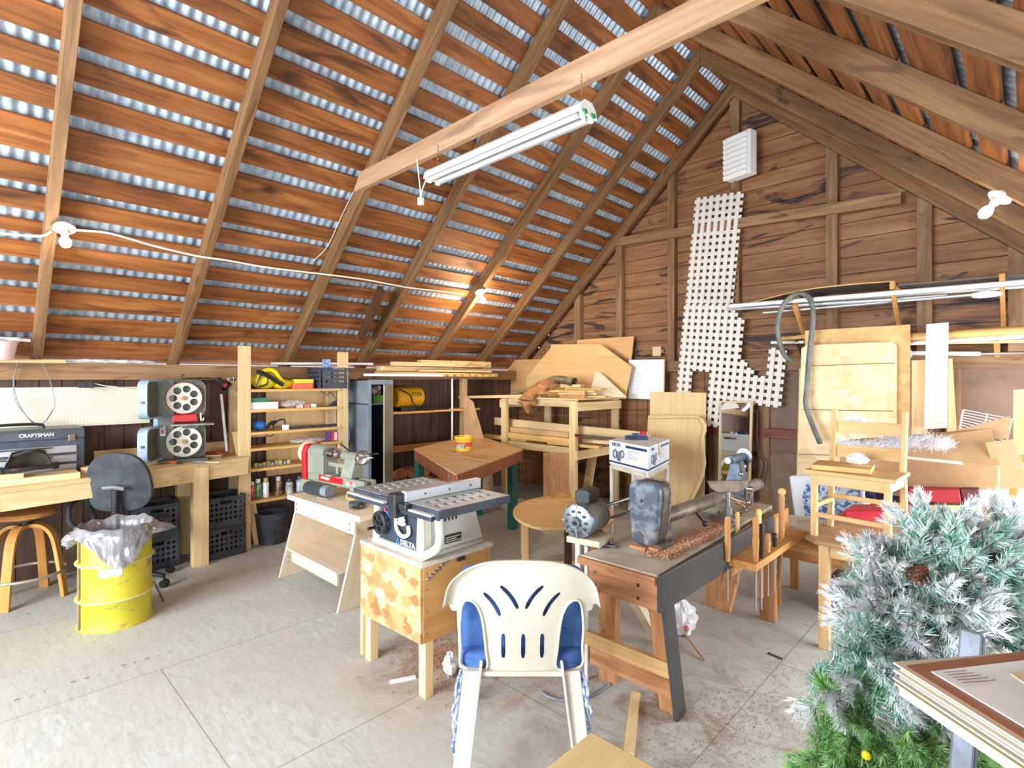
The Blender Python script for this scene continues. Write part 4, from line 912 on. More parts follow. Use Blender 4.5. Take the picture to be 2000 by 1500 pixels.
# ================================================================ green-legged table
tz = .85
R_, F_, L_ = G(1022, 878, tz), G(890, 926, tz), G(808, 876, tz); B_ = R_+L_-F_
gt = thing('green_legged_table', 'square table with brown apron and dark green legs', 'table', ((R_+L_)/2)*1-V((0, 0, tz)))
P('table_top', MB().prism([(p.x, p.y) for p in (F_, R_, B_, L_)], .012, T(z=tz-.012)), WOOD('table_top_tan', (186, 140, 94), (206, 164, 118), (216, 180, 136), 'x', .6, blot=(170, 120, 60)), gt, world=True)
cn = (F_+R_+B_+L_)/4
ap = [cn+(p-cn)*.965 for p in (F_, R_, B_, L_)]
for i in range(4):
    a, b2 = ap[i], ap[(i+1) % 4]; P('apron', MB().beam(a-V((0, 0, .07)), b2-V((0, 0, .07)), .025, .11), WOOD('apron_brown', (124, 68, 46), (146, 84, 60), (162, 100, 72), 'x', .6), gt, world=True)
grn = PM('dark_green_paint', (24, 92, 82), .5, 0, (20, 76, 70), 6)
lgp = [cn+(p-cn)*.90 for p in (F_, R_, B_, L_)]; lgp[1] = V((-3.97, 4.12, 0)); lgp[2] = V((-4.66, 4.25, 0))
for p in lgp: P('leg', MB().bb(p.x-.04, p.x+.04, p.y-.04, p.y+.04, 0, tz-.014), grn, gt, world=True, bevel=.003)
c = G(906, 880, tz)
t = thing('yellow_bucket', 'yellow plastic tub with red label on the green legged table', 'bucket', c, .8)
P('pail', MB().lathe([(0, 0), (.082, 0), (.09, .10), (.098, .125), (.103, .13), (.103, .155), (.097, .155), (.085, .10), (.078, .01), (0, .01)], n=36), PM('bucket_yellow', (240, 196, 60), .35), t, smooth=True)
P('label', MB().lathe([(.0835, .025), (.0905, .095)], n=36), PM('bucket_label', (206, 70, 40), .4, 0, (226, 110, 70), 9), t, smooth=True)
P('label_panel', MB().lathe([(.0845, .03), (.0905, .075)], n=10, a0=math.radians(-150), a1=math.radians(-75)), PM('bucket_label_white', (220, 220, 210), .4, 0, (60, 90, 70), 30), t, smooth=True)
# ================================================================ table saw on its stand
st = thing('saw_stand', 'strand board and plywood box stand on pine legs under the table saw', 'stand', (-2.42, 1.82, 0))
SZT = .685; sx0, sx1, sy0, sy1 = -2.73, -2.16, 1.60, 2.06
fr = frame((0, sy0, 0), (1, 0, 0), (0, 0, 1))
P('front_panel', MB().prism([(sx0, .27), (sx1, .285), (sx1, SZT-.02), (sx0, SZT-.02)], .015, fr), osb, st, world=True)
plyo = WOOD('orange_plywood', (190, 136, 76), (206, 154, 92), (220, 172, 110), 'y', .6)
P('side_panel', MB().bb(sx1-.012, sx1+.003, sy0, sy1, .285, SZT-.02), plyo, st, world=True)
P('side_panel', MB().bb(sx0-.003, sx0+.012, sy0, sy1, .27, SZT-.02), plyo, st, world=True)
P('top_board', MB().bb(sx0-.01, sx1+.01, sy0-.015, sy1+.02, SZT-.02, SZT), OSB('dusty_top', [(206, 196, 180), (222, 214, 200), (214, 204, 188)], 26), st, world=True, bevel=.003)
for x, y in ((sx0+.025, sy0+.04), (sx1-.03, sy0+.04), (sx0+.03, sy1-.04), (sx1-.03, sy1-.04)):
    P('leg', MB().bb(x-.028, x+.028, y-.025, y+.025, 0, SZT-.03), pine['z'], st, world=True, bevel=.002)
P('side_strip', MB().bb(sx0-.03, sx0-.008, sy0, sy0+.06, .02, .32), pine['z'], st, world=True, bevel=.002)
P('brace', MB().beam((sx1-.05, sy1-.08, .30), (sx1-.25, sy1+.05, .02), .05, .02), birch['z'], st, world=True, bevel=.002)
m = MB()
for y in (sy0+.02, sy1-.03):
    for z in (.33, .44, .55, .63): m.cyl((sx1+.002, y, z), (sx1+.005, y, z), .004)
P('nails', m, dsteel, st, world=True)
m = MB()
for i in range(7):
    a = V((sx1+.006, sy0+.03+.022*i, .60-.004*abs(i-3)*(0)+.012*i)); m.tube([a+V((0, .013*math.cos(t), .010*math.sin(t))) for t in [2*PI*k/8 for k in range(8)]], .0022, n=5, closed=True, k=1)
P('chain', m, steel, st, world=True); P('hook', MB().box((sx1+.01, sy0+.24, .655), (.016, .05, .02)), black, st, world=True, bevel=.003)
P('knot_mark', MB().cyl((-2.47, sy0-.017, .34), (-2.47, sy0-.0155, .34), .018), PM('knot_brown', (150, 120, 90), .7), st, world=True)
ts = thing('table_saw', 'grey benchtop table saw with black front panel and fence', 'table saw', (-2.40, 1.83, SZT))
tg = PM('saw_body_grey', (214, 212, 204), .45, 0, (200, 198, 188), 4); tk = PM('saw_table_metal', (176, 176, 176), .45, .15, (152, 152, 154), 5); dkb = PM('saw_dark_blue_grey', (40, 48, 62), .45, 0, (58, 66, 80), 8)
zt = .965-SZT
bx0, bx1, by0, by1 = -.24, .15, -.17, .19
def frus(b0, b1, z0, z1):
    (a, b_, c, d), (e, f, g, h) = b0, b1
    vs = [(a, c, z0), (b_, c, z0), (b_, d, z0), (a, d, z0), (e, g, z1), (f, g, z1), (f, h, z1), (e, h, z1)]
    return vs, [(0, 3, 2, 1), (4, 5, 6, 7), (0, 1, 5, 4), (1, 2, 6, 5), (2, 3, 7, 6), (3, 0, 4, 7)]
P('base', MB().add(*frus((-.29, .21, -.21, .23), (-.28, .20, -.20, .22), 0, .022)).add(*frus((bx0-.02, bx1+.05, by0-.015, by1+.03), (bx0, bx1, by0, by1), .022, zt-.05)), tg, ts, bevel=.012, smooth=True)
P('front_panel', MB().add([(bx0+.02, by0-.022, .03), (bx1+.01, by0-.022, .03), (bx1-.02, by0-.012, zt-.03), (bx0+.03, by0-.012, zt-.03)], [(0, 1, 2, 3)]).bb(bx0+.04, bx1-.03, by0-.012, by0, .03, zt-.03), dkb, ts)
for x, w_ in ((bx0-.005, .04), (bx1+.02, .045)): P('corner_post', MB().add(*frus((x-w_/2-.01, x+w_/2+.01, by0-.035, by0+.03), (x-w_/2, x+w_/2, by0-.03, by0+.03), .0, zt-.03)), offwhite, ts, bevel=.008, smooth=True)
P('side_handle', MB().tube([(bx1+.11, by0+.02, zt-.05), (bx1+.12, by0+.02, .11), (bx1+.11, by0+.0, .06), (bx1+.05, by0-.05, .015)], .022, n=10), offwhite, ts, smooth=True)
m = MB()
for i in range(5): m.bb(bx1+.001+.012, bx1+.022, by0+.11+.025*i, by0+.116+.025*i, .16, .215)
P('vents', m, black, ts)
P('rating_plate', MB().box((bx1+.045, by0+.17, .07), (.004, .11, .045)), PM('plate_black', (44, 44, 48), .4), ts)
P('plate_lines', MB().bb(bx1+.047, bx1+.0485, by0+.12, by0+.215, .077, .081).bb(bx1+.047, bx1+.0485, by0+.12, by0+.19, .066, .07).bb(bx1+.047, bx1+.0485, by0+.12, by0+.22, .055, .059), offwhite, ts)
# table top with rows of slots
tx0, tx1, ty0, ty1 = -.345, .42, -.27, .20
def slots(xa, xb):
    out = []
    for r, xx in enumerate((xa, xb)):
        for i in range(7):
            yy = ty0+.055+i*.058+(.0 if r else .02); out.append([(xx-.027, yy-.014), (xx+.027, yy-.018), (xx+.029, yy+.014), (xx-.025, yy+.016)])
    return out
tt = P('saw_table', MB().panel([(tx0, ty0), (-.08, ty0), (-.08, ty1), (tx0, ty1)], slots(-.27, -.19), .022, T(z=zt)).panel([(-.074, ty0), (.17, ty0), (.17, ty1), (-.074, ty1)], [[(-.01, -.10), (.03, -.10), (.03, .12), (-.01, .12)]], .02, T(z=zt))
    .panel([(.174, ty0), (tx1, ty0), (tx1, ty1), (.174, ty1)], slots(.25, .34), .022, T(z=zt)), tk, ts)
P('throat_plate', MB().bb(-.01, .03, -.10, .12, zt+.012, zt+.019), steel, tt)
P('table_edge', MB().bb(tx1, tx1+.008, ty0, ty1, zt-.018, zt+.022).bb(tx0-.008, tx0, ty0, ty1, zt-.018, zt+.022).bb(tx0, -.0, ty0-.012, ty0, zt-.025, zt+.02).bb(.16, tx1+.008, ty0-.012, ty0, zt-.025, zt+.02).bb(tx0+.03, tx1-.03, ty0+.03, ty1-.03, zt-.02, zt-.004), dkb, ts)
P('front_rail', MB().bb(tx0-.03, tx1-.02, ty0-.035, ty0-.012, zt-.03, zt-.008), dkb, ts, bevel=.004)
P('rail_strip', MB().bb(tx0-.03, .0, ty0-.036, ty0-.013, zt-.008, zt+.001).bb(.19, tx1-.02, ty0-.036, ty0-.013, zt-.008, zt+.001), offwhite, ts)
fe = P('fence', MB().bb(.125, .165, ty0-.01, ty1+.03, zt+.02, zt+.075), PM('fence_aluminium', (196, 200, 204), .3, .5), ts, bevel=.004)
P('fence_head', MB().bb(.085, .15, ty0-.065, ty0-.0, zt-.055, zt+.065).bb(.15, .22, ty0-.05, ty0-.01, zt-.01, zt+.022), black, fe, bevel=.008)
P('fence_bolts', MB().cyl((.166, -.16, zt+.048), (.168, -.16, zt+.048), .005).cyl((.166, .0, zt+.048), (.168, .0, zt+.048), .005).cyl((.166, .15, zt+.048), (.168, .15, zt+.048), .005), black, fe)
# hand wheel
Mh = frame((-.175, by0-.045, .125), (1, 0, 0), (0, 0, 1))
P('hand_wheel', MB().panel(circ(0, 0, .058, 32), [circ(.033*math.cos(a), .033*math.sin(a), .014, 10) for a in [2*PI*i/5 for i in range(5)]], .012, Mh).tube([Mh @ V((.058*math.cos(2*PI*i/16), .058*math.sin(2*PI*i/16), .006)) for i in range(16)], .008, closed=True).cyl(Mh @ V((0, 0, -.02)), Mh @ V((0, 0, .03)), .012).cyl(Mh @ V((-.045, -.035, 0)), Mh @ V((-.045, -.035, .05)), .009), black, ts, smooth=True)
P('white_lever', MB().tube([(-.045, by0-.03, .20), (-.03, by0-.035, .12), (.03, by0-.04, .09), (.08, by0-.035, .11), (.07, by0-.03, .15)], .011), offwhite, ts, smooth=True)
P('bevel_knob', MB().sph((.02, by0-.035, .175), (.03, .018, .012)).sph((.02, by0-.035, .195), (.022, .016, .012)).sph((.02, by0-.035, .155), (.036, .018, .014)), offwhite, ts, smooth=True)
P('blue_cord', MB().tube([(-.13, by0-.03, .19), (-.08, by0-.04, .175), (-.09, by0-.04, .21), (-.06, by0-.04, .22)], .008), blue, ts, 'blue coiled key cord', smooth=True)
P('red_key', MB().tube([(-.145, by0-.035, .22), (-.135, by0-.035, .19)], .007), red, ts)
text('DELTA', .038, paper, ts, frame((.055, by0-.024, .048), (1, 0, 0), (0, .04, 1)), 'brand_lettering', bold=.0012, spx=1.15)
P('brand_mark', MB().panel([(0, 0), (.04, 0), (.02, .036)], [[(.012, .007), (.028, .007), (.02, .022)]], .001, frame((-.055, by0-.0235, .032), (1, 0, 0), (0, .04, 1))), PM('mark_blue', (60, 120, 220), .4), ts)
# ================================================================ timber rack by the corner
rk = thing('timber_rack', 'pale pine frame rack stacked with long boards in the far corner', 'rack', (-4.35, 5.35, 0))
rx0, rx1, ry0, ry1 = -4.92, -3.80, 4.93, 5.80
for x, y in ((rx0, ry0), (rx1, ry0), (rx0, ry1), (rx1, ry1)):
    P('post', MB().bb(x-.02, x+.07, y-.02, y+.03, 0, 1.36), pine['z'], rk, world=True, bevel=.002)
for z in (1.28, .72):
    P('rail', MB().bb(rx0-.02, rx1+.05, ry0+.03, ry0+.065, z, z+.085), pine['x'], rk, world=True, bevel=.002)
    P('rail', MB().bb(rx0-.02, rx1+.05, ry1-.055, ry1-.02, z, z+.085), pine['x'], rk, world=True, bevel=.002)
    P('side_rail', MB().bb(rx1+.07, rx1+.10, ry0-.02, ry1+.03, z-.04, z+.06), pine['y'], rk, world=True, bevel=.002)
    P('side_rail', MB().bb(rx0-.05, rx0-.02, ry0-.02, ry1+.03, z-.04, z+.06), pine['y'], rk, world=True, bevel=.002)
P('top_deck', MB().bb(rx0-.02, rx1+.10, ry0-.03, ry1, 1.365, 1.385), ply['x'], rk, world=True, bevel=.002)
a, b2 = WX(905, 768, -5.68), V((-4.9, 5.0, 1.39))
one('long_board', 'long thin board bridging from the left wall post to the top of the timber rack', 'board', MB().beam((-5.66, 4.86, 1.36), (-4.3, 5.02, 1.405), .16, .035), pine['x'], bevel=.002)
# boards on the lower level
for i, (p0, p1, w_, h, mt, lab) in enumerate((
    ((-5.22, 5.08, 1.04), (-2.95, 5.15, .985), .05, .10, pine, 'long pale board on edge along the front of the timber rack'),
    ((-5.2, 5.2, 1.00), (-3.0, 5.3, .95), .05, .10, pine, 'long pale board on edge behind the front one in the timber rack'),
    ((-4.88, 5.02, .95), (-3.9, 5.02, .945), .05, .06, oak, 'worn brown knotty board under the long pale boards in the rack'),
    ((-4.88, 4.99, .88), (-3.85, 4.99, .875), .06, .07, pine_y, 'smooth honey coloured board low at the front of the rack'),
    ((-5.35, 5.0, .83), (-4.6, 5.05, .83), .07, .05, pine_y, 'pale square batten sticking out of the left end of the rack'),
    ((-4.2, 5.0, .835), (-3.5, 5.08, .83), .08, .035, pine_y, 'thin pine batten sticking out of the rack toward the boxed grinder'),
    ((-3.9, 5.3, .86), (-3.45, 5.45, .85), .10, .045, pine, 'short pale board end beside the boxed grinder'),
    ((-5.1, 5.5, .86), (-3.7, 5.6, .86), .2, .05, ply, 'wide board lying at the back of the lower rack level'))):
    one('long_board', lab, 'board', MB().beam(p0, p1, w_, h), mt['x'], bevel=.002)
one('plywood_offcut', 'flat plywood offcut under the boards at the left of the rack', 'plywood', MB().bb(-5.3, -4.7, 5.05, 5.5, .815, .83), ply['x'])
cl = thing('bar_clamp', 'red and steel bar clamp hooked on the timber rack boards', 'clamp', (-3.62, 4.98, .92))
P('bar', MB().bb(-.05, 1.05, -.005, .005, .0, .025, T(ry=0)), steel, cl)
P('jaw', MB().prism([(-.05, -.015), (.05, -.01), (.05, .025), (-.05, .02)], .02, frame((0, .02, 0), (1, 0, 0), (0, 0, 1))), red, cl, 'red clamp jaw', bevel=.004)
cl.location = (-3.68, 4.9, .955)
one('red_clamp_end', 'red clamp head on the right end of the long boards above the boxed grinder', 'clamp', MB().box((-2.97, 5.11, 1.02), (.05, .06, .06)), red, bevel=.006)
# big panels standing on the rack
def wpanel(name, lab, cat, pix, y, th, mat, lean=.0, **k):
    pts = [WY(px, py, y) for px, py in pix]
    fr = frame((0, y, 0), (1, 0, 0), (0, lean, 1)); inv = fr.inverted()
    l2 = []
    for px, py in pix:
        d = ray(px, py); n = fr.to_3x3().col[2]; o = fr.translation; t_ = (o-V((0, 0, H))).dot(n)/d.dot(n); q = inv @ at(px, py, t_); l2.append((q.x, q.y))
    return one(name, lab, cat, MB().prism(l2, th, fr), mat, **k)
wpanel('plywood_sheet', 'square tan plywood panel standing rearmost on the timber rack', 'plywood', [(1128, 780), (1128, 664), (1239, 657), (1226, 778)], 5.93, .015, WOOD('tan_ply', (196, 148, 96), (212, 164, 112), (222, 178, 130), 'x', .6), lean=.03)
wpanel('plywood_sheet', 'brown plywood panel at the left end of the timber rack against the corner', 'plywood', [(988, 778), (996, 703), (1110, 700), (1110, 778)], 5.86, .015, WOOD('brown_ply2', (190, 146, 98), (206, 162, 112), (216, 176, 130), 'x', .6), lean=.03)
wpanel('table_leaf', 'large octagonal pale plywood table top standing on the timber rack', 'table top', [(1030, 779), (1029, 738), (1077, 680), (1078, 673), (1175, 672), (1235, 716), (1222, 779)], 5.72, .022, WOOD('octagon_ply', (216, 172, 112), (230, 188, 130), (238, 202, 148), 'x', .6), lean=.03, bevel=.003)
wh = thing('ribbed_shutter', 'white ribbed panel hanging beside the octagonal table top', 'panel', WY(1263, 779, 5.9))
pa, pb, pc, pd = WY(1229, 778, 5.9), WY(1297, 781, 5.9), WY(1301, 702, 5.9), WY(1235, 703, 5.9)
fr = frame(pa, pb-pa, pd-pa); wv = (pb-pa).length; hv = (pd-pa).length
P('panel', MB().prism([(0, 0), (wv, 0), (wv, hv), (0, hv)], .02, fr), white, wh, world=True)
m = MB()
for i in range(15): m.beam(fr @ V((.02, hv*(i+.5)/15, .021)), fr @ V((wv-.02, hv*(i+.5)/15, .021)), .006, .01)
P('ribs', m, PM('rib_white', (226, 226, 228), .4), wh, world=True)
P('edge', MB().beam(fr @ V((wv-.005, 0, .012)), fr @ V((wv-.005, hv, .012)), .012, .03), PM('edge_tan', (190, 170, 140), .5), wh, world=True)
# scraps and jacket on the rack top
RT = 1.386
sc = [((-4.05, 5.15), (-3.7, 5.45), .22, .025, 0, ply, 'plywood scrap under the stack at the right of the rack top'),
      ((-4.2, 5.2), (-3.78, 5.42), .16, .03, .03, pine, 'thick pine scrap, second in the stack on the rack top'),
      ((-4.25, 5.1), (-3.75, 5.35), .17, .025, .065, oak, 'tan scrap, third in the stack on the rack top'),
      ((-4.1, 5.25), (-3.6, 5.3), .15, .02, .095, pine_y, 'wide scrap near the top of the stack on the rack top'),
      ((-4.3, 5.2), (-3.9, 5.28), .12, .04, .12, pine, 'greenish pale block topmost of the stack on the rack top'),
      ((-4.0, 4.98), (-3.65, 5.0), .05, .03, 0, honey, 'honey batten at the front right of the rack top'),
      ((-3.98, 5.1), (-3.8, 5.2), .10, .07, 0.02, oak, 'chunky oak block at the right of the rack top')]
for (x0, y0), (x1, y1), w_, h, dz, mt, lab in sc:
    one('wood_scrap', lab, 'wood scrap', MB().beam((x0, y0, RT+dz+h/2), (x1, y1, RT+dz+h/2), w_, h), mt['x'], bevel=.002)
one('wood_wedge', 'thin triangular board leaning on the octagonal table top', 'board', MB().prism([(0, 0), (.55, .0), (.12, .32), (.05, .33)], .012, frame((-4.0, 5.55, RT), (1, .05, 0), (0, .3, 1))), birch['x'])
jk = thing('work_jacket', 'crumpled tan and olive work jacket draped over the rack front', 'jacket', (-4.42, 5.05, RT))
def cloth(c, pts, wd, seed, nu=44, nv=16, fl=.35):
    P_ = smoothpts([V(p) for p in pts], 8)
    def fn(u, v):
        f = u*(len(P_)-1); i = min(int(f), len(P_)-2); p = P_[i].lerp(P_[i+1], f-i); d = (P_[i+1]-P_[i]).normalized()
        s_ = d.cross(V((0, 0, 1))); s_ = s_.normalized() if s_.length > .2 else V((1, 0, 0)); n_ = s_.cross(d).normalized()
        a = 2*PI*v; w_ = wd(u) if callable(wd) else wd; r = 1+fl*noise.noise(V((u*9+seed, math.cos(a)*2.2, math.sin(a)*2.2)))+fl*.5*noise.noise(V((u*22+seed, math.cos(a)*5, math.sin(a)*5)))
        return p+s_*(math.cos(a)*w_*r)+n_*(math.sin(a)*w_*.42*r)
    return MB().grid(fn, nu, nv)
P('body', cloth(0, [(-4.45, 5.3, RT+.13), (-4.32, 5.15, RT+.16), (-4.38, 4.98, RT+.08), (-4.45, 4.87, RT-.03), (-4.42, 4.87, RT-.20)], lambda u: .11+.06*math.sin(PI*u)-.11*max(0, u-.8)*4, 3), PM('jacket_tan', (186, 134, 84), .9, 0, (158, 106, 64), 12, .3), jk, world=True, smooth=True)
P('sleeve', cloth(0, [(-4.0, 5.25, RT+.20), (-4.25, 5.2, RT+.23), (-4.45, 5.15, RT+.17), (-4.6, 5.05, RT+.08), (-4.78, 4.97, RT+.04)], lambda u: .09-.035*u, 9), PM('jacket_olive', (150, 136, 106), .9, 0, (112, 98, 76), 12, .3), jk, 'olive sleeve', world=True, smooth=True)
P('collar', cloth(0, [(-4.0, 5.22, RT+.16), (-4.2, 5.18, RT+.20), (-4.3, 5.1, RT+.14)], .06, 5), PM('jacket_collar', (96, 78, 62), .9), jk, world=True, smooth=True)
# ================================================================ boxed grinder on white metal stand
wsn = thing('metal_stand', 'white metal tube stand with splayed feet holding the boxed grinder', 'stand', (-3.1, 5.2, 0))
BZ = .80
A, Bc, Cc = G(1190, 905, BZ), G(1266, 925, BZ), G(1307, 903, BZ); Dc = A+Cc-Bc
cs = [Bc, Cc, Dc, A]; cn = (A+Bc+Cc+Dc)/4
for p in cs:
    o_ = (p-cn); p1 = cn+o_*.93; ft = cn+o_*1.08
    P('leg', MB().tube([V((p1.x, p1.y, BZ-.02)), V((p1.x, p1.y, .12)), V((ft.x, ft.y, 0.01))], .017, n=10, k=3), offwhite, wsn, world=True, smooth=True)
for i in range(4):
    a, b2 = cn+(cs[i]-cn)*.93, cn+(cs[(i+1) % 4]-cn)*.93
    P('top_rail', MB().beam(V((a.x, a.y, BZ-.025)), V((b2.x, b2.y, BZ-.025)), .02, .045), offwhite, wsn, world=True, bevel=.003)
bxm = PM('box_white', (234, 236, 240), .6)
bh = .225
gb = thing('grinder_box', 'white and blue printed cardboard box of a bench grinder on the white stand', 'box', V((cn.x, cn.y, BZ)))
P('carton', MB().prism([(p.x, p.y) for p in (Bc, Cc, Dc, A)], bh, T(z=BZ)), bxm, gb, world=True, bevel=.003)
navy = PM('print_navy', (44, 62, 120), .5)
ux = (Bc-A).normalized(); uy = (Cc-Bc).normalized(); LA = (Bc-A).length; LB = (Cc-Bc).length
f1 = frame(A+V((0, 0, 0))+uy*-.0015, ux, (0, 0, 1)); f2 = frame(Bc+ux*.0015, uy, (0, 0, 1))
for f_, L in ((f1, LA), (f2, LB)):
    m = MB().bb(0, L, .02, .035, 0, .001, f_); m.bb(L*.45 if L == LA else L*.5, L*.97, bh-.045, bh-.022, 0, .001, f_); P('print_band', m, navy, gb, world=True)
    gx = L*.27
    m = MB(); cy = .105
    m.panel(circ(gx-.06, cy, .045, 24), [circ(gx-.06, cy, .022, 16)], .001, f_).panel(circ(gx+.05, cy+.01, .038, 24), [circ(gx+.05, cy+.01, .02, 16)], .001, f_).bb(gx-.05, gx+.04, cy-.03, cy+.03, 0, .0012, f_).bb(gx-.03, gx+.03, cy-.06, cy-.03, 0, .001, f_)
    P('grinder_picture', m, PM('print_grinder_blue%d' % int(L*100), (66, 84, 130), .5, 0, (150, 160, 180), 30), gb, world=True)
    m = MB(); random.seed(2)
    for i in range(7): m.bb(L*.5, L*(.5+random.uniform(.12, .3)), .16-i*.012, .163-i*.012, 0, .001, f_)
    P('small_print', m, PM('print_grey%d' % int(L*99), (170, 174, 190), .6), gb, world=True)
    q = text('RIKON', .045 if L == LA else .03, navy, gb, gb.matrix_basis.inverted() @ f_ @ T(L*.2, bh-.033, .001), 'brand_lettering', bold=.001)
P('tape', MB().bb(LB*.46, LB*.54, bh-.11, bh+.001, .001, .002, f2), PM('tape_tan', (206, 176, 110), .3, alpha=.8), gb, world=True)
t = thing('blue_clamp', 'blue and black clamp lying on top of the grinder box', 'clamp', cn+V((-.02, -.02, BZ+bh-cn.z)), .7)
P('body', MB().prism([(-.11, 0), (.11, 0), (.105, .035), (.03, .04), (.02, .06), (-.04, .06), (-.05, .035), (-.11, .04)], .03, frame((0, .015, .001), (1, 0, 0), (0, 0, 1))), PM('clamp_navy', (32, 56, 110), .4), t, bevel=.005)
P('jaw', MB().box((-.05, -.02, .015), (.1, .03, .028)), black, t, bevel=.004)
q = WY(1262, 960, 5.75); one('white_sheet', 'white sheet leaning on the wall behind the metal stand', 'board', MB().beam((q.x, 5.70, 0), (q.x, 5.88, .62), .44, .015, up=(0, -1, .2)), white, bevel=.002)
# turned white table legs leaning behind the stand
for i, (px, lab) in enumerate(((1201, 'left white turned table leg leaning behind the metal stand'), (1217, 'right white turned table leg leaning behind the metal stand'))):
    b0 = G(px+2, 972); tp = b0+V((.02, .12, .62)); d, a_, b_ = basis(tp-b0)
    M = Matrix((a_, b_, d)).transposed().to_4x4(); M.translation = b0
    prof = [(0, 0), (.02, 0), (.034, .01), (.036, .16), (.028, .2), (.016, .22), (.03, .25), (.018, .29), (.03, .33), (.02, .36), (.034, .40), (.034, .60), (0, .6)]
    one('turned_leg', lab, 'table leg', MB().lathe(prof, M, 16), white, smooth=True, group='white turned table legs')
# headboard boards
wpanel('plywood_sheet', 'plain upright plywood board behind the carved edge board', 'plywood', [(1268, 985), (1271, 765), (1380, 767), (1376, 985)], 5.84, .016, WOOD('upright_ply', (206, 176, 126), (218, 190, 142), (226, 200, 154), 'z', .7), lean=.02)
pix = [(1260, 1034), (1267, 815), (1268, 811), (1362, 811), (1374, 817), (1381, 829), (1381, 842), (1377, 854), (1378, 880), (1380, 905), (1376, 930), (1364, 958), (1350, 985), (1346, 1030)]
hb = wpanel('headboard', 'large pale board with scalloped moulded edge leaning on the gable wall', 'headboard', pix, 5.62, .03, WOOD('headboard_wood', (214, 180, 128), (226, 194, 144), (234, 206, 160), 'z', .6), lean=.05, bevel=.008)
def _onpl(px, py, dy=.0):
    fr = frame((0, 5.62, 0), (1, 0, 0), (0, .05, 1)); n = fr.to_3x3().col[2]; d = ray(px, py); t_ = (fr.translation-V((0, 0, H))).dot(n)/d.dot(n); return at(px, py, t_)+n*.031
ml_ = MB().tube([_onpl(*p) for p in ((1268, 818), (1358, 817), (1367, 822), (1374, 832), (1374, 843), (1370, 856), (1371, 880), (1373, 905), (1369, 928), (1358, 955), (1344, 985))], .006, n=6)
hb.location.z += 0; P('moulding', ml_, WOOD('moulding_dark', (176, 136, 84), (196, 156, 100), (206, 168, 114), 'z'), hb, world=True, smooth=True)
# leaning wood panels near the rack
g_ = at(1093, 900, 6.15); plank('glued_board', 'reddish glued wood panel leaning upright behind the round table', 'wood panel', V((g_.x, g_.y, 0)), V((g_.x, g_.y, 0))+fw*.08+V((0, 0, .75)), .37, .02, WOOD('glued_panel', (168, 112, 70), (192, 138, 92), (212, 162, 118), 'z', 1.2), -fw)
q = WY(1131, 935, 5.2); plank('tan_board', 'small tan board leaning behind the reddish glued wood panel', 'board', (q.x, 5.3, 0), (q.x, 5.5, q.z+.35), .13, .012, ply['z'], (0, -1, .2))
# ================================================================ round drop-leaf table
rtb = thing('round_table', 'low oval light oak drop leaf table behind the motor', 'table', (0, 0, 0))
rz_ = .47
cc = G(1100, 1000, rz_)
c_ = fw*(cc.dot(fw)+.02)+rt*cc.dot(rt)
rtb.matrix_basis = Matrix.Translation((c_.x, c_.y, 0)) @ Matrix.Rotation(YAW, 4, 'Z')
pts = []
for i in range(48):
    a = 2*PI*i/48; x, y = .43*math.cos(a), .60*math.sin(a)
    if y < -.50: y = -.50
    pts.append((x, y))
P('table_top', MB().prism(pts, .022, T(z=rz_-.022)), WOOD('round_top', (208, 164, 108), (224, 182, 126), (232, 194, 142), 'x', .6, blot=(170, 116, 66), blotamt=(.64, .7)), rtb, bevel=.004)
for x, y in ((-.33, -.22), (-.33, .3), (.30, .3)): P('leg', MB().box((x, y, (rz_-.022)/2), (.055, .055, rz_-.024)), oak['z'], rtb, bevel=.003)
for x, y in ((.27, -.24), (-.0, -.42)): P('leg', MB().box((x, y, (rz_-.022)/2), (.055, .055, rz_-.024)), darkw, rtb, 'dark stained leg', bevel=.003)
P('stretcher', MB().beam((-.33, -.22, .10), (.27, -.24, .10), .03, .05), oak['x'], rtb, bevel=.002)
q = c_+rt*.03+fw*.56; one('shaped_offcut', 'small shaped wood piece at the back edge of the round table', 'wood piece', MB().prism([(-.1, 0), (.1, 0), (.1, .03), (.06, .025), (.03, .05), (-.03, .05), (-.06, .025), (-.1, .04)], .02, frame((q.x, q.y, rz_+.001), rt, (0, 0, 1))), honey['x'], bevel=.003)
# ================================================================ old lathe bench
WZ = .72
wb = thing('lathe_workbench', 'heavy reddish wooden bench with dark side board under the old lathe', 'workbench', (-1.4, 3.05, 0))
nl, nr, fr_ = G(1135, 1083, WZ), G(1285, 1124, WZ), G(1508, 987, WZ)
x0, x1 = nl.x, nr.x; y0, y1 = nr.y, fr_.y
dtop = PM('dusty_bench_top', (182, 172, 152), .8, 0, (206, 198, 180), 5, .2)
P('bench_top', MB().prism([(x0, y0-.01), (x1, y0), (fr_.x, y1), (x0-.02, y1)], .035, T(z=WZ-.035)), dtop, wb, world=True, bevel=.003)
P('end_edge', MB().bb(x0-.01, x1, y0-.03, y0-.01, WZ-.04, WZ-.005), redw['x'], wb, world=True, bevel=.003)
P('end_apron', MB().bb(x0+.04, x1+.0, y0+.0, y0+.035, WZ-.165, WZ-.035), redw['x'], wb, world=True, bevel=.003)
dside = PM('dark_grey_board', (74, 72, 74), .45, 0, (60, 58, 60), 4)
P('side_board', MB().bb(x1+.0, x1+.018, y0-.01, y1-.3, WZ-.165, WZ+.004), dside, wb, 'dark grey side board', world=True, bevel=.003)
P('side_board', MB().bb(x1+.001, x1+.017, y1-.298, y1, WZ-.16, WZ+.003), honey['y'], wb, world=True, bevel=.003)
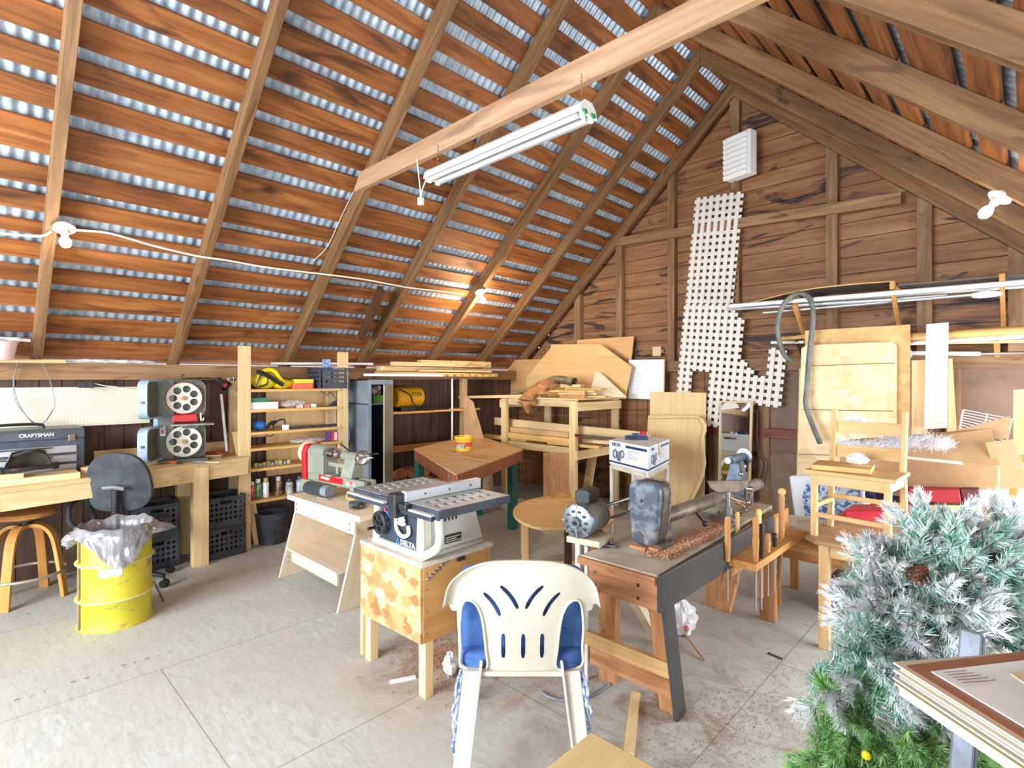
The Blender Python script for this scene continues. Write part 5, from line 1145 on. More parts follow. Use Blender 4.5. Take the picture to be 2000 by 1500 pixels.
for (bx, by, tx_, ty_) in ((-1.235, 2.39, x1-.06, y0+.10), (-1.60, 2.40, x0+.10, y0+.10), (-1.235, 3.74, x1-.05, y1-.22), (-1.60, 3.70, x0+.08, y1-.24)):
    lg_ = P('leg', MB().beam((bx, by, 0), (tx_, ty_, WZ-.04), .10, .05, up=(0, 1, 0)), redw['z'], wb, world=True, bevel=.003)
P('leg_facing', MB().beam((-1.18, 2.37, 0), (x1+.005, y0+.08, WZ-.16), .018, .09, up=(0, 1, 0)), dside, wb, 'dark grey strip on the near right leg', world=True)
P('stretcher', MB().bb(-1.74, -1.20, 2.33, 2.365, .09, .25), redw['x'], wb, world=True, bevel=.003)
P('stretcher', MB().bb(-1.72, -1.19, 2.30, 2.33, .20, .27), oak['x'], wb, world=True, bevel=.003)
P('brace', MB().beam((-1.62, 2.95, .02), (-1.55, 2.45, .55), .06, .045, up=(0, 1, 1)), birch['z'], wb, world=True, bevel=.003)
P('brace', MB().beam((-1.40, 3.7, .50), (-1.38, 3.35, .14), .04, .09, up=(1, 0, 0)), redw['z'], wb, world=True, bevel=.003)
m = MB()
for x in (x0+.08, x1-.1):
    for z in (WZ-.07, WZ-.13): m.cyl((x, y0-.001, z), (x, y0-.004, z), .008)
P('nails', m, steel, wb, world=True)
# ---- old lathe
ol = thing('old_lathe', 'old wood lathe with blue black pulley cover and tubular bed on the reddish bench', 'lathe', (-1.42, 3.0, WZ))
pc = G(1262, 1072, WZ)
tbl = PM('lathe_bed_steel', (150, 142, 128), .45, .5, (110, 98, 84), 6)
P('bed_tube', MB().cyl((-1.46, 2.62, WZ+.115), (-1.42, 4.05, WZ+.115), .042, n=20), tbl, ol, world=True, smooth=True)
P('bed_cap', MB().cyl((-1.42, 4.05, WZ+.115), (-1.42, 4.07, WZ+.115), .043, n=20), dsteel, ol, world=True, smooth=True)
P('bed_support', MB().bb(-1.48, -1.38, 3.8, 3.88, WZ, WZ+.10), dsteel, ol, world=True, bevel=.004)
P('bed_support', MB().bb(-1.52, -1.40, 2.64, 2.72, WZ, WZ+.10), dsteel, ol, world=True, bevel=.004)
blu = PM('pulley_cover_blue', (74, 84, 100), .42, .1, (122, 130, 140), 14, .2, lo=.45, hi=.6)
nt = blu.node_tree; b = nt.nodes['Principled BSDF']; src = b.inputs['Base Color'].links[0].from_socket
nt.links.new(mix(nt, ramp(nt, nz(nt, coords(nt, (7, 7, 7)), 1, 5, 1, .6), [(.58, (0, 0, 0, 1)), (.66, (.8, .8, .8, 1))]), src, C(168, 146, 128)), b.inputs['Base Color'])
hd = thing('dummy', 'x', 'x'); bpy.data.objects.remove(hd)
Mp = T(pc.x-.02, pc.y+.06, WZ+.02, rz=math.radians(-4))
outp = [(-.062, .0), (.055, .0), (.085, .10), (.10, .26), (.085, .31), (.05, .325), (-.05, .325), (-.085, .31), (-.10, .26), (-.09, .10)]
outp = [(p.x, p.y) for p in smoothpts([(a*.92, b_, 0) for a, b_ in outp[1:]+outp[:1]], 3, True)]
P('pulley_cover', MB().prism(outp, .055, Mp @ frame((0, .0, 0), (1, 0, 0), (0, 0, 1))), blu, ol, world=True, bevel=.014, smooth=True)
P('headstock', MB().prism([(a*.98, b_*.99) for a, b_ in outp], .06, Mp @ frame((0, .062, 0), (1, 0, 0), (0, 0, 1))), PM('headstock_brown_black', (58, 52, 50), .5, .1, (110, 96, 84), 14), ol, world=True, bevel=.006)
P('cover_rim', MB().prism([(a*1.02, b_*1.005+.0) for a, b_ in outp], .012, Mp @ frame((0, .074, 0), (1, 0, 0), (0, 0, 1))), PM('rim_tan', (140, 124, 104), .6, 0, (84, 74, 66), 40), ol, world=True)
P('spindle_hole', MB().cyl(Mp @ V((-.005, -.0575, .225)), Mp @ V((-.005, -.0545, .225)), .009), black, ol, world=True)
P('cover_foot', MB().bb(-.02, .10, -.03, .09, -.02, .0, Mp), tbl, ol, world=True)
# tailstock
tp_ = at(1390, 930, 3.95)
tsx = V((-1.39, 3.62, WZ)); blg = PM('old_blue_grey', (104, 124, 146), .45, .2, (72, 84, 98), 9)
P('tailstock', MB().add([(-1.47, 3.56, WZ+.12), (-1.33, 3.56, WZ+.12), (-1.33, 3.68, WZ+.12), (-1.47, 3.68, WZ+.12), (-1.425, 3.585, WZ+.34), (-1.365, 3.585, WZ+.34), (-1.365, 3.655, WZ+.34), (-1.425, 3.655, WZ+.34)], [(0, 1, 2, 3), (4, 7, 6, 5), (0, 4, 5, 1), (1, 5, 6, 2), (2, 6, 7, 3), (3, 7, 4, 0)]).cyl((-1.395, 3.50, WZ+.355), (-1.395, 3.72, WZ+.355), .028), blg, ol, world=True, smooth=True, bevel=.004)
P('tailstock_wheel', MB().lathe([(.01, 0), (.05, .0), (.058, .01), (.058, .022), (.045, .026), (.01, .02)], T(-1.395, 3.745, WZ+.355) @ Matrix.Rotation(PI/2, 4, 'X'), 28).cyl((-1.395, 3.46, WZ+.355), (-1.395, 3.5, WZ+.355), .022, .014), steel, ol, world=True, smooth=True)
P('lock_lever', MB().tube([(-1.36, 3.58, WZ+.34), (-1.345, 3.55, WZ+.28)], .008).sph((-1.343, 3.545, WZ+.265), .016).tube([(-1.33, 3.6, WZ+.16), (-1.31, 3.57, WZ+.09)], .008).sph((-1.305, 3.565, WZ+.08), .016).cyl((-1.33, 3.62, WZ+.16), (-1.29, 3.62, WZ+.16), .02), chrome, ol, 'chrome lever', world=True, smooth=True)
tr_ = P('tool_rest', MB().prism([(-.13, .03), (-.12, -.01), (-.08, -.035), (.06, -.035), (.12, -.01), (.13, .03)], .012, T(-1.32, 3.28, WZ+.225, rz=.9) @ frame((0, 0, 0), (1, 0, 0), (0, .35, 1))).bb(-.135, .135, -.01, .012, .028, .036, T(-1.32, 3.28, WZ+.225, rz=.9)), PM('tool_rest_brown', (136, 120, 104), .45, .4, (104, 88, 74), 10), ol, world=True, bevel=.002)
P('rest_post', MB().cyl((-1.32, 3.28, WZ+.02), (-1.32, 3.28, WZ+.20), .014).cyl((-1.32, 3.28, WZ+.01), (-1.32, 3.28, WZ+.10), .026).beam((-1.52, 3.34, WZ+.025), (-1.27, 3.24, WZ+.025), .05, .03).tube([(-1.29, 3.25, WZ+.06), (-1.26, 3.22, WZ+.02)], .007).sph((-1.255, 3.215, WZ+.018), .016), PM('rest_steel_blue', (150, 160, 170), .3, .7), ol, world=True, smooth=True, bevel=.003)
P('lever_ball', MB().sph((-1.34, 3.0, WZ+.045), .017).tube([(-1.44, 3.06, WZ+.10), (-1.34, 3.0, WZ+.045)], .006), black, ol, world=True, smooth=True)
# motor on its bracket
mc = at(1141, 1012, 2.85)
mt_ = thing('electric_motor', 'dusty grey electric motor with black capacitor box at the bench end', 'motor', mc-V((0, 0, .11)), math.radians(10))
mb_ = PM('motor_dusty_grey', (112, 112, 108), .45, .4, (150, 146, 134), 8)
P('casing', MB().cyl((0, -.05, .11), (0, .11, .11), .088, n=32), mb_, mt_, smooth=True)
P('end_bell', MB().lathe([(.09, 0), (.092, .02), (.085, .035), (.05, .045), (.02, .045)], T(0, -.05, .11) @ Matrix.Rotation(PI/2, 4, 'X'), 32), PM('bell_blue_grey', (140, 150, 160), .4, .5, (96, 100, 106), 12), mt_, smooth=True)
P('rear_bell', MB().lathe([(.03, .0), (.09, .0), (.088, .03), (.05, .045), (.0, .045)], T(0, .11, .11) @ Matrix.Rotation(-PI/2, 4, 'X'), 32), PM('rear_bell_grey', (96, 98, 102), .45, .4), mt_, smooth=True)
m = MB()
for i in range(8):
    a = 2*PI*i/8; m.beam((.022*math.cos(a), -.098, .11+.022*math.sin(a)), (.09*math.cos(a), -.085, .11+.09*math.sin(a)), .004, .006, up=(0, 1, 0))
P('end_ribs', m, PM('rib_cream', (160, 158, 150), .5), mt_)
P('shaft', MB().cyl((0, -.09, .11), (0, -.15, .11), .009).cyl((0, -.095, .11), (0, -.115, .11), .028), dsteel, mt_, smooth=True)
m = MB()
for i in range(10):
    a = 2*PI*i/10; m.sph((.055*math.cos(a), -.094, .11+.055*math.sin(a)), (.012, .006, .007), 8)
P('vent_slots', m, black, mt_)
P('capacitor_box', MB().prism(rrect(-.04, .045, .19, .265, .02), .13, frame((0, .10, 0), (1, 0, 0), (0, 0, 1))), black, mt_, bevel=.006)
P('bracket', MB().bb(-.07, .12, -.07, .12, -.012, .02), birch['x'], mt_, bevel=.003)
mzz = mc.z-.122
for i, (dx, lab) in enumerate(((-.04, 'left'), (.015, 'right'))): one('white_strut', lab+' of the two white struts under the electric motor', 'strut', MB().cyl(mc+V((dx, .0, -.122)), V((mc.x+dx, mc.y, 0)), .011 if i else .016), white, smooth=True)
for i, (a, b2, lab) in enumerate((((1172, 990), (1232, 972), 'upper'), ((1185, 1013), (1230, 1000), 'lower'))):
    p, q = at(*a, 2.98), at(*b2, 3.1); one('belt_guard_rod', lab+' grey rod between the electric motor and the old lathe pulley cover', 'rod', MB().cyl(p, q, .008), steel, smooth=True)
c = G(1160, 1070, WZ)
t = thing('metal_bracket', 'small grey metal bracket with holes at the near left corner of the lathe bench', 'bracket', (c.x, c.y+.03, WZ), .5)
P('plate', MB().panel(rrect(-.06, .05, -.02, .02, .006), [circ(-.03, 0, .006, 10), circ(.0, 0, .006, 10), circ(.03, 0, .006, 10)], .006, T(z=.001)@T(rx=.0)), steel, t)
P('arm', MB().beam((-.02, .03, .01), (.1, -.01, .01), .02, .012).beam((.05, .05, .012), (.08, .0, .03), .02, .02).bb(-.06, -.03, -.02, .03, .008, .05), steel, t, bevel=.002)
# opening in the bench top by the pulley
c = G(1205, 1075, WZ)
one('shim_blocks', 'small reddish wood blocks at the foot of the old lathe pulley cover', 'wood blocks', MB().bb(pc.x-.07, pc.x+.02, pc.y-.05, pc.y-.03, WZ+.001, WZ+.02).bb(pc.x+.02, pc.x+.08, pc.y-.02, pc.y+.02, WZ+.001, WZ+.018), redw['x'], bevel=.002)
# chips: wood shavings on the bench
def chips(name, lab, gen, n, mat, sz=.012, seed=1, **k):
    random.seed(seed); m = MB()
    for _ in range(n):
        p = gen(); a = random.uniform(0, 2*PI); b_ = random.uniform(-.9, .9); l = sz*random.uniform(.5, 1.6); w_ = sz*random.uniform(.15, .35)
        d = V((math.cos(a), math.sin(a), b_*.5))*l; s_ = V((-math.sin(a), math.cos(a), random.uniform(-.6, .6)))*w_; u = V((0, 0, l*.35))
        m.add([p-d-s_, p-d+s_, p+u+s_, p+u-s_, p+d+s_, p+d-s_], [(0, 1, 2, 3), (3, 2, 4, 5)])
    return one(name, lab, 'shavings', m, mat, kind='stuff', **k)
shm = PM('shavings_pink_tan', (228, 186, 154), .8, 0, (204, 152, 120), 40)
def g1():
    a, b_ = random.random(), random.gauss(0, .05); y = 2.38+a*.80
    return V((min(-1.23+0*.0+ -.02-abs(b_)*1.3, -1.215), y, WZ+.004+random.random()*.03*max(0, 1-abs(b_)/.07)))
chips('wood_shavings', 'pinkish wood shavings heaped along the right edge of the lathe bench', g1, 3600, shm, .008)
def g2(): return V((random.gauss(-1.38, .06), random.gauss(3.78, .07), WZ+.004+random.random()*.02))
chips('fine_shavings', 'small heap of wood shavings at the far end of the lathe bench', g2, 500, shm, .006, 5)
def g3():
    y = random.gauss(2.5, .38); x = -1.0+.12*(y-2.5)+random.gauss(0, .13)
    return V((x, y, .003))
chips('floor_shavings', 'dark crumbs of wood scattered on the floor right of the lathe bench', g3, 2200, PM('crumb_brown', (156, 116, 84), .9, 0, (128, 90, 64), 40), .004, 8)
def g4(): return V((random.gauss(-2.38, .17), random.gauss(1.98, .15), .003))
chips('saw_dust', 'reddish sawdust on the floor beneath the saw stand', g4, 1200, PM('dust_red_brown', (182, 132, 98), .9), .007, 9)
# loose tools at the far end of the bench top
random.seed(31)
labs = ['short steel rod among the tools at the far end of the lathe bench', 'bent steel hook among the tools at the far end of the lathe bench', 'flat brass coloured key on the far end of the lathe bench', 'thin chuck key lying across the far end of the lathe bench', 'small steel bolt behind the dark wooden disc']
for i, lab in enumerate(labs):
    c = V((-1.36+random.uniform(-.06, .1), 3.42+i*.07, WZ+.008)); a = random.uniform(-1, 1)
    one(('steel_rod', 'steel_hook', 'brass_key', 'chuck_key', 'steel_bolt')[i], lab, 'tool', MB().tube([c, c+V((.04*math.cos(a), .04*math.sin(a), .0)), c+V((.08*math.cos(a+.6), .08*math.sin(a+.6), .002))], .006), (chrome, steel, PM('brass', (176, 146, 76), .4, .7), dsteel, chrome)[i], smooth=True)
c = G(1410, 1022, WZ)
one('dark_wood_disc', 'dark brown turned wooden disc on the lathe bench beside the tool rest', 'wooden disc', MB().cyl((c.x-.02, c.y+.06, WZ), (c.x-.02, c.y+.06, WZ+.028), .075, n=32), WOOD('disc_dark', (112, 82, 58), (136, 102, 74), (150, 118, 88), 'x'), smooth=True)
one('brass_fittings', 'little pile of brass and steel fittings on the dark wooden disc', 'fittings', MB().cyl((c.x-.03, c.y+.05, WZ+.028), (c.x-.02, c.y+.07, WZ+.05), .014).cyl((c.x-.05, c.y+.08, WZ+.028), (c.x-.04, c.y+.09, WZ+.042), .02).cyl((c.x, c.y+.06, WZ+.03), (c.x+.04, c.y+.08, WZ+.04), .008), PM('brassy', (170, 150, 96), .4, .7), smooth=True)
for i, (a, b2) in enumerate((((1418, 968), (1455, 990)), ((1425, 972), (1462, 985)))):
    one('thin_stick', ('front', 'back')[i]+' of two thin wood sticks lying across the far end of the old lathe bed', 'stick', MB().beam(G(*a, WZ+.165), G(*b2, WZ+.03), .012, .008), oak['x'])
# ---- tool rack on the bench side with turning gouges
tkk = thing('gouge_rack', 'thick honey coloured plank shelf holding wood turning tools beside the lathe bench', 'tool rack', (-1.1, 3.35, .6))
RZZ = .62
P('plank', MB().prism([(-1.185, 2.93), (-1.03, 2.93), (-1.03, 3.80), (-1.185, 3.80)], .04, T(z=RZZ-.04)), honey['y'], tkk, world=True, bevel=.003)
P('support', MB().bb(-1.17, -1.13, 3.3, 3.34, .30, RZZ-.04).bb(-1.19, -1.185, 3.0, 3.8, RZZ-.12, RZZ), redw['z'], tkk, world=True, bevel=.002)
hand = [((1421, 1096), 1010, .017, honey, 'honey wood turning tool, leftmost in the rack'), ((1440, 1065), 1000, .014, oak, 'light wood turning tool handle second from the left in the rack'), ((1476, 1096), 1010, .018, honey, 'tall ringed honey wood turning tool at the front of the rack'), ((1487, 1090), 1024, .016, None, 'dark purple brown turning tool handle in the rack'),
        ((1482, 1062), 995, .017, pine_y, 'rounded yellow wood turning tool handle behind the front one'), ((1500, 1078), 1042, .015, redw, 'short brown turning tool handle in the rack'), ((1513, 1067), 1041, .015, 0, 'short black turning tool handle in the rack'), ((1516, 1050), 1010, .015, oak, 'pale wooden turning tool handle behind the black one'), ((1527, 1050), 967, .019, redw, 'tallest reddish turning tool with a round pale knob in the rack')]
for i, ((px, py), pt, r, mt, lab) in enumerate(hand):
    b0 = G(px, py, RZZ); t_ = b0.dot(fw); h = (py-pt)/F*t_*1.02
    mat = darkw if mt is None else black if mt == 0 else mt['z']
    t = thing('turning_tool', lab, 'turning tool', b0, 0, 'wood turning tools in the rack')
    P('handle', MB().lathe([(0, .0), (r*.75, 0), (r*.8, h*.1), (r*1.0, h*.45), (r*.85, h*.6), (r*.95, h*.66), (r*.84, h*.7), (r*.98, h*.75), (r*.9, h*.8), (r*.96, h*.92), (r*.6, h*.99), (0, h)], n=16), mat, t, smooth=True)
    if i == 8: P('knob', MB().sph((0, 0, h+.015), .024, 14), pine_y['z'], t, smooth=True)
    P('blade', MB().cyl((0, 0, -.04), (0, 0, -.22-.02*i % .07), .005), chrome, t)
# ================================================================ gable wall: lattice, louvre, racks, mirror
YW = 5.94
A0, A1 = WY(1359, 388, YW), WY(1325, 760, YW)
vd = (A1-A0).normalized(); ud = V((-vd.z, 0, vd.x)); ud = ud if ud.x > 0 else -ud
def loc2(px, py): q = WY(px, py, YW)-A0; return (q.dot(ud), q.dot(vd))
def lattice(name, lab, poly, off):
    pit = .0765; sw = .042
    pl = [loc2(*p) for p in poly]; us = [p[0] for p in pl]; vs_ = [p[1] for p in pl]
    root = thing(name, lab, 'lattice', A0+V((0, off, -1)))
    i0, i1 = int(min(us)/pit)-1, int(max(us)/pit)+2; j0, j1 = int(min(vs_)/pit)-1, int(max(vs_)/pit)+2
    ins = lambda i, j: inpoly((i+.5)*pit, (j+.5)*pit, pl)
    mv, mh = MB(), MB(); M = Matrix((ud, V((0, 1, 0)), vd)).transposed().to_4x4(); M.translation = A0+V((0, off, 0))
    for i in range(i0, i1):
        j = j0
        while j < j1:
            if ins(i, j):
                k_ = j
                while ins(i, k_+1): k_ += 1
                mv.box(((i+.5)*pit, -.006, (j+k_+1)/2*pit), (sw, .012, (k_+1-j)*pit+.008), M); j = k_+1
            j += 1
    for j in range(j0, j1):
        i = i0
        while i < i1:
            if ins(i, j):
                k_ = i
                while ins(k_+1, j): k_ += 1
                mh.box(((i+k_+1)/2*pit, .007, (j+.5)*pit), ((k_+1-i)*pit+.024, .012, sw), M); i = k_+1
            i += 1
    wl = PM('lattice_white', (222, 216, 208), .4)
    P('upright_slats', mv, wl, root, world=True); P('cross_slats', mh, wl, root, world=True)
lattice('white_lattice', 'tall narrow upper piece of white plastic lattice on the gable wall', [(1356, 384), (1449, 380), (1430, 600), (1340, 606)], 0)
lattice('white_lattice', 'lower L shaped piece of white plastic lattice with cut away notches on the gable wall', [(1336, 598), (1436, 594), (1440, 618), (1456, 634), (1452, 724), (1498, 730), (1500, 680), (1530, 688), (1523, 798), (1416, 776), (1400, 830), (1382, 830), (1394, 722), (1350, 716), (1344, 768), (1320, 768)], -.026)
c = WY(1443, 350, 5.86)
lv = thing('louvre_box', 'white slatted plastic box hanging high on the gable wall above the lattice', 'louvre', c, math.radians(-14))
w2, hh = .155, .49
P('box', MB().bb(-w2, w2, -.03, .09, .02, hh), white, lv, bevel=.01)
for i in range(8): P('slat', MB().beam((-w2-.004, -.045, .04+i*.057), (w2-.03, -.045, .04+i*.057), .022, .05, up=(0, -.35, 1)), white, lv, bevel=.003)
P('hanging_wire', MB().tube([(0, .05, hh), (-.02, .06, hh+.06), (.0, .1, hh+.10)], .003), steel, lv)
m = MB().tube([WY(1436, 350, 5.93), WY(1434, 400, 5.95), WY(1432, 480, 5.96)], .005); one('hanging_wire', 'thin wire running down the gable wall below the white slatted box', 'wire', m, dsteel)
# ---- upper rack
def bracket(name, lab, px, yt, yb_, yo, mat=honey):
    tp = WY(px, yt, yo); bt = WY(px+38 if px < 1900 else px+2, yb_, 5.98)
    t = thing(name, lab, 'bracket', (tp.x, 5.98, bt.z))
    z0 = WY(px, yt, yo).z
    P('arm', MB().beam((tp.x, yo, z0-.02), (tp.x, 6.0, z0-.02), .035, .07), mat['y'], t, world=True, bevel=.002)
    P('strut', MB().beam((tp.x, yo+.03, z0-.06), (tp.x, 5.99, z0-.42), .03, .05), mat['y'], t, world=True, bevel=.002)
    return z0
yo = 5.55
z1 = bracket('shelf_bracket', 'left wooden wall bracket with the grey hose hung over it', 1549, 580, 630, yo)
z2 = bracket('shelf_bracket', 'middle wooden wall bracket under the pipes and dark panel', 1742, 552, 628, yo)
z3 = bracket('shelf_bracket', 'right wooden wall bracket at the picture edge holding pipes', 1957, 538, 620, yo)
def wl_(px, py, y): return WY(px, py, y)
dp = [(1427, 602, 5.62), (1555, 571, 5.62), (1742, 549, 5.62), (1742, 549, 5.62)]
e0, e1, e2 = WY(1430, 600, 5.6), WY(1555, 569, 5.6), WY(1742, 549, 5.6)
bp = thing('curved_sheet', 'curved dark panel board with pale edge lying on the left of the wall rack', 'panel', e2)
sm = smoothpts([e0, e1, WY(1650, 556, 5.6), e2], 6); vs = []; fs = []
for p in sm: vs += [p, p+V((0, .34, -.02)), p-V((0, 0, .008)), p+V((0, .34, -.028))]
for i in range(len(sm)-1):
    a = 4*i; fs += [(a, a+1, a+5, a+4), (a+2, a+6, a+7, a+3), (a, a+4, a+6, a+2), (a+1, a+3, a+7, a+5)]
P('sheet', MB().add(vs, fs), PM('panel_black', (62, 62, 66), .4), bp, world=True)
P('edge', MB().tube([p+V((0, -.004, -.003)) for p in sm], .006, n=6, smooth=False), pine_y['x'], bp, world=True)
f0, f1 = WY(1745, 560, 5.7), WY(2060, 534, 5.7)
one('dark_sheet', 'long dark panel lying on the right of the wall rack', 'panel', MB().beam(f0+V((0, .1, 0)), f1+V((0, .1, .0)), .35, .01), PM('panel_dark', (74, 70, 68), .4))
al = PM('white_pipe_plastic', (228, 228, 226), .3); alm = PM('rail_aluminium', (196, 200, 206), .3, .5)
for i, (a, b2, y, r, mt, lab) in enumerate((((1425, 598), (2070, 545), 5.56, .021, al, 'thick white pipe at the front of the upper wall rack'), ((1420, 604), (1745, 585), 5.66, .018, alm, 'grey metal tube below the thick white pipe on the upper rack'),
        ((1490, 611), (1960, 570), 5.72, .013, alm, 'silver tube lower down on the upper wall rack'), ((1520, 600), (1850, 577), 5.8, .013, al, 'white tube at the back left of the upper wall rack'), ((1560, 590), (2050, 556), 5.85, .013, al, 'white tube at the very back of the upper wall rack'))):
    one('pipe', lab, 'pipe', MB().cyl(WY(*a, y), WY(*b2, y), r, n=14), mt, smooth=True)
one('plastic_wrapped_pipe_end', 'pipe end wrapped in clear plastic on the right of the upper rack', 'pipe wrap', crumple(WY(1895, 577, 5.62)-V((0, 0, .03)), WY(1960, 572, 5.62)-V((0, 0, .03)), .07, .06, seed=3), clearp, smooth=True)
# grey hose over left bracket
hp = [(1546, 706, 5.50), (1530, 690, 5.5), (1519, 650, 5.48), (1522, 615, 5.47), (1538, 585, 5.47), (1562, 573, 5.5), (1582, 585, 5.48), (1588, 620, 5.46), (1580, 700, 5.45), (1576, 760, 5.42), (1574, 790, 5.40), (1585, 825, 5.36), (1602, 866, 5.30)]
one('grey_hose', 'thick grey flexible hose looped over the left wall bracket', 'hose', MB().tube([WY(*p) for p in hp], .023, n=12), PM('hose_grey', (116, 118, 112), .55, 0, (92, 94, 92), 10), smooth=True)
# ---- lower rack
for i, (px, py, lab) in enumerate(((1550, 660, 'small dark wooden bracket left of the strand board sheets'), (1940, 655, 'small wooden bracket on the lower rack near the right edge'))):
    q = WY(px, py, 5.75); one('shelf_bracket', lab, 'bracket', MB().prism([(0, 0), (.30, 0), (.30, -.2)], .035, frame((q.x, 5.70, q.z+.02), (0, 1, 0), (0, 0, 1))), darkw if i == 0 else honey['y'])
for i, (a, b2, y, r, mt, lab) in enumerate((((1520, 662), (1600, 655), 5.72, .02, pine_y['x'], 'short honey pole end left of the strand board sheets'), ((1506, 669), (1570, 668), 5.80, .016, al, 'white tube end sticking out left of the strand board sheets'),
        ((1700, 663), (2070, 640), 5.70, .034, pine_y['x'], 'thick round pale pole on the lower wall rack'), ((1750, 672), (2060, 652), 5.76, .02, al, 'white tube below the round pale pole on the lower rack'),
        ((1780, 670), (2060, 664), 5.82, .018, pine['x'], 'thin wooden pole at the back of the lower rack'), ((1752, 689), (1915, 691), 5.78, .018, al, 'white plastic tube lowest on the lower rack'), ((1900, 692), (2060, 689), 5.80, .012, chrome, 'thin chrome rod lowest at the right of the lower rack'))):
    one('pole', lab, 'pole', MB().cyl(WY(*a, y), WY(*b2, y), r, n=14), mt, smooth=True)
one('wrapped_tube_end', 'white paper wrapped tube end beside the tan strand board', 'tube wrap', crumple(WY(1752, 690, 5.70)-V((0, 0, .05)), WY(1782, 690, 5.70)-V((0, 0, .05)), .09, .09, seed=6, nu=20), PM('wrap_print', (232, 232, 232), .6, 0, (150, 150, 160), 40), smooth=True)
# ---- leaning boards
wpanel('strand_board', 'tan strand board sheet rearmost in the leaning stack on the gable wall', 'strand board', [(1575, 940), (1573, 646), (1778, 634), (1779, 940)], 5.62, .012, osb_tan, lean=.0)
wpanel('strand_board', 'pale strand board sheet with ruled lines in front of the tan sheet', 'strand board', [(1558, 935), (1566, 680), (1577, 674), (1745, 668), (1752, 675), (1751, 940)], 5.52, .012, osb_pale, lean=.02)
wpanel('strand_board', 'narrow pale strand board sheet lowest at the left of the leaning stack', 'strand board', [(1555, 985), (1562, 720), (1600, 719), (1600, 985)], 5.57, .012, osb_pale, lean=.02)
m = MB()
for (a, b2) in (((1572, 715), (1748, 709)), ((1566, 800), (1745, 803)), ((1560, 888), (1700, 890))): m.beam(WY(*a, 5.515), WY(*b2, 5.515), .002, .006)
one('pencil_lines', 'thin ruled lines across the pale strand board sheet', 'marks', m, PM('line_dark', (110, 92, 70), .8))
wpanel('long_white_board', 'long narrow white painted board standing right of the strand boards', 'board', [(1805, 838), (1810, 634), (1853, 630), (1850, 836)], 5.48, .02, PM('board_white_worn', (206, 206, 204), .4, 0, (190, 184, 180), 3), lean=.03)
wpanel('plywood_strip', 'pale plywood strip behind the long white board', 'plywood', [(1780, 1105), (1781, 704), (1812, 703), (1812, 1105)], 5.58, .015, ply['z'], lean=.02)
wpanel('plywood_strip', 'narrow tapering plywood strip right of the long white board', 'plywood', [(1846, 1108), (1853, 701), (1860, 700), (1885, 1108)], 5.52, .015, pine['z'], lean=.02)
# mirror
mr = thing('mirror', 'tall narrow framed mirror hanging on the gable wall below the lattice', 'mirror', WY(1438, 975, 5.8))
c4 = [WY(1403, 975, 5.80), WY(1466, 976, 5.80), WY(1472, 783, 5.86), WY(1407, 783, 5.86)]
fr = frame(c4[0], c4[1]-c4[0], c4[3]-c4[0]); inv = fr.inverted(); l4 = [((inv @ p).x, (inv @ p).y) for p in c4]; cx = sum(p[0] for p in l4)/4; cy = sum(p[1] for p in l4)/4
inn_ = [(cx+(p[0]-cx)*.88, cy+(p[1]-cy)*.965) for p in l4]
P('frame', MB().panel(l4, [inn_], .025, fr), PM('frame_pale_gold', (198, 180, 142), .5, .1), mr, world=True)
P('glass', MB().prism(inn_, .004, fr @ T(z=.006)), PM('mirror_glass', (214, 220, 224), .03, 1), mr, world=True)
P('pediment', MB().panel([(cx+.10*math.cos(PI*i/12), l4[3][1]-.10+.08*math.sin(PI*i/12)) for i in range(13)], [], .004, fr @ T(z=.012)), PM('pale_fan', (206, 204, 194), .6), mr, 'pale fan shaped ornament', world=True)
# dark hanging scraps on the wall by the mirror
q = WY(1483, 820, 5.95); one('hanging_leather', 'dark hanging strip beside the mirror on the gable wall', 'strip', MB().tube([WY(1478, 800, 5.93), WY(1480, 880, 5.92), WY(1492, 905, 5.92), WY(1484, 945, 5.92)], .01), darkw)
wpanel('fibreboard_sheet', 'rounded brown fibreboard sheet leaning low by the mirror', 'board', [(1530, 1065), (1508, 930), (1504, 890), (1540, 884), (1562, 890), (1562, 1065)], 5.9, .01, PM('fibre_brown', (124, 102, 90), .85, 0, (112, 92, 80), 4), lean=.0)
# ================================================================ right-hand furniture
tb = thing('side_table', 'honey oak table with clipped corner carrying the ladder back chair', 'table', (-.5, 3.9, 0))
TZ = .66
tc0 = G(1565, 1050, TZ); x0, y0 = tc0.x, tc0.y
P('table_top', MB().prism([(x0+.07, y0), (x0+.9, y0), (x0+.9, y0+.85), (x0, y0+.85), (x0, y0+.07)], .028, T(z=TZ-.028)), WOOD('table_top_brown', (150, 108, 76), (174, 132, 96), (190, 150, 112), 'x', .7), tb, world=True, bevel=.01)
P('apron', MB().bb(x0+.12, x0+.8, y0+.09, y0+.115, TZ-.11, TZ-.028).bb(x0+.09, x0+.115, y0+.12, y0+.75, TZ-.11, TZ-.028), oak['x'], tb, world=True)
for x, y in ((x0+.10, y0+.10), (x0+.8, y0+.1), (x0+.1, y0+.76), (x0+.8, y0+.76)): P('leg', MB().bb(x-.028, x+.028, y-.028, y+.028, 0, TZ-.028), oak['z'], tb, world=True, bevel=.004)
f0 = G(1592, 1046, TZ); f1 = G(1717, 1046, TZ)
wc = .375
ch = thing('ladder_back_chair', 'light wooden ladder back chair standing on the oak table', 'chair', (-.735, 3.57, TZ), math.radians(-5))
dp_ = .30; lw = .034
for x in (-wc/2, wc/2):
    P('leg', MB().beam((x, 0, 0), (x, 0, .375), lw, lw), oak['z'], ch, bevel=.004)
    P('leg', MB().beam((x+.012*(1 if x > 0 else -1), dp_, 0), (x, dp_, .38), lw, lw).beam((x, dp_, .38), (x, dp_+.05, .75), lw, lw*.9), oak['z'], ch, bevel=.005)
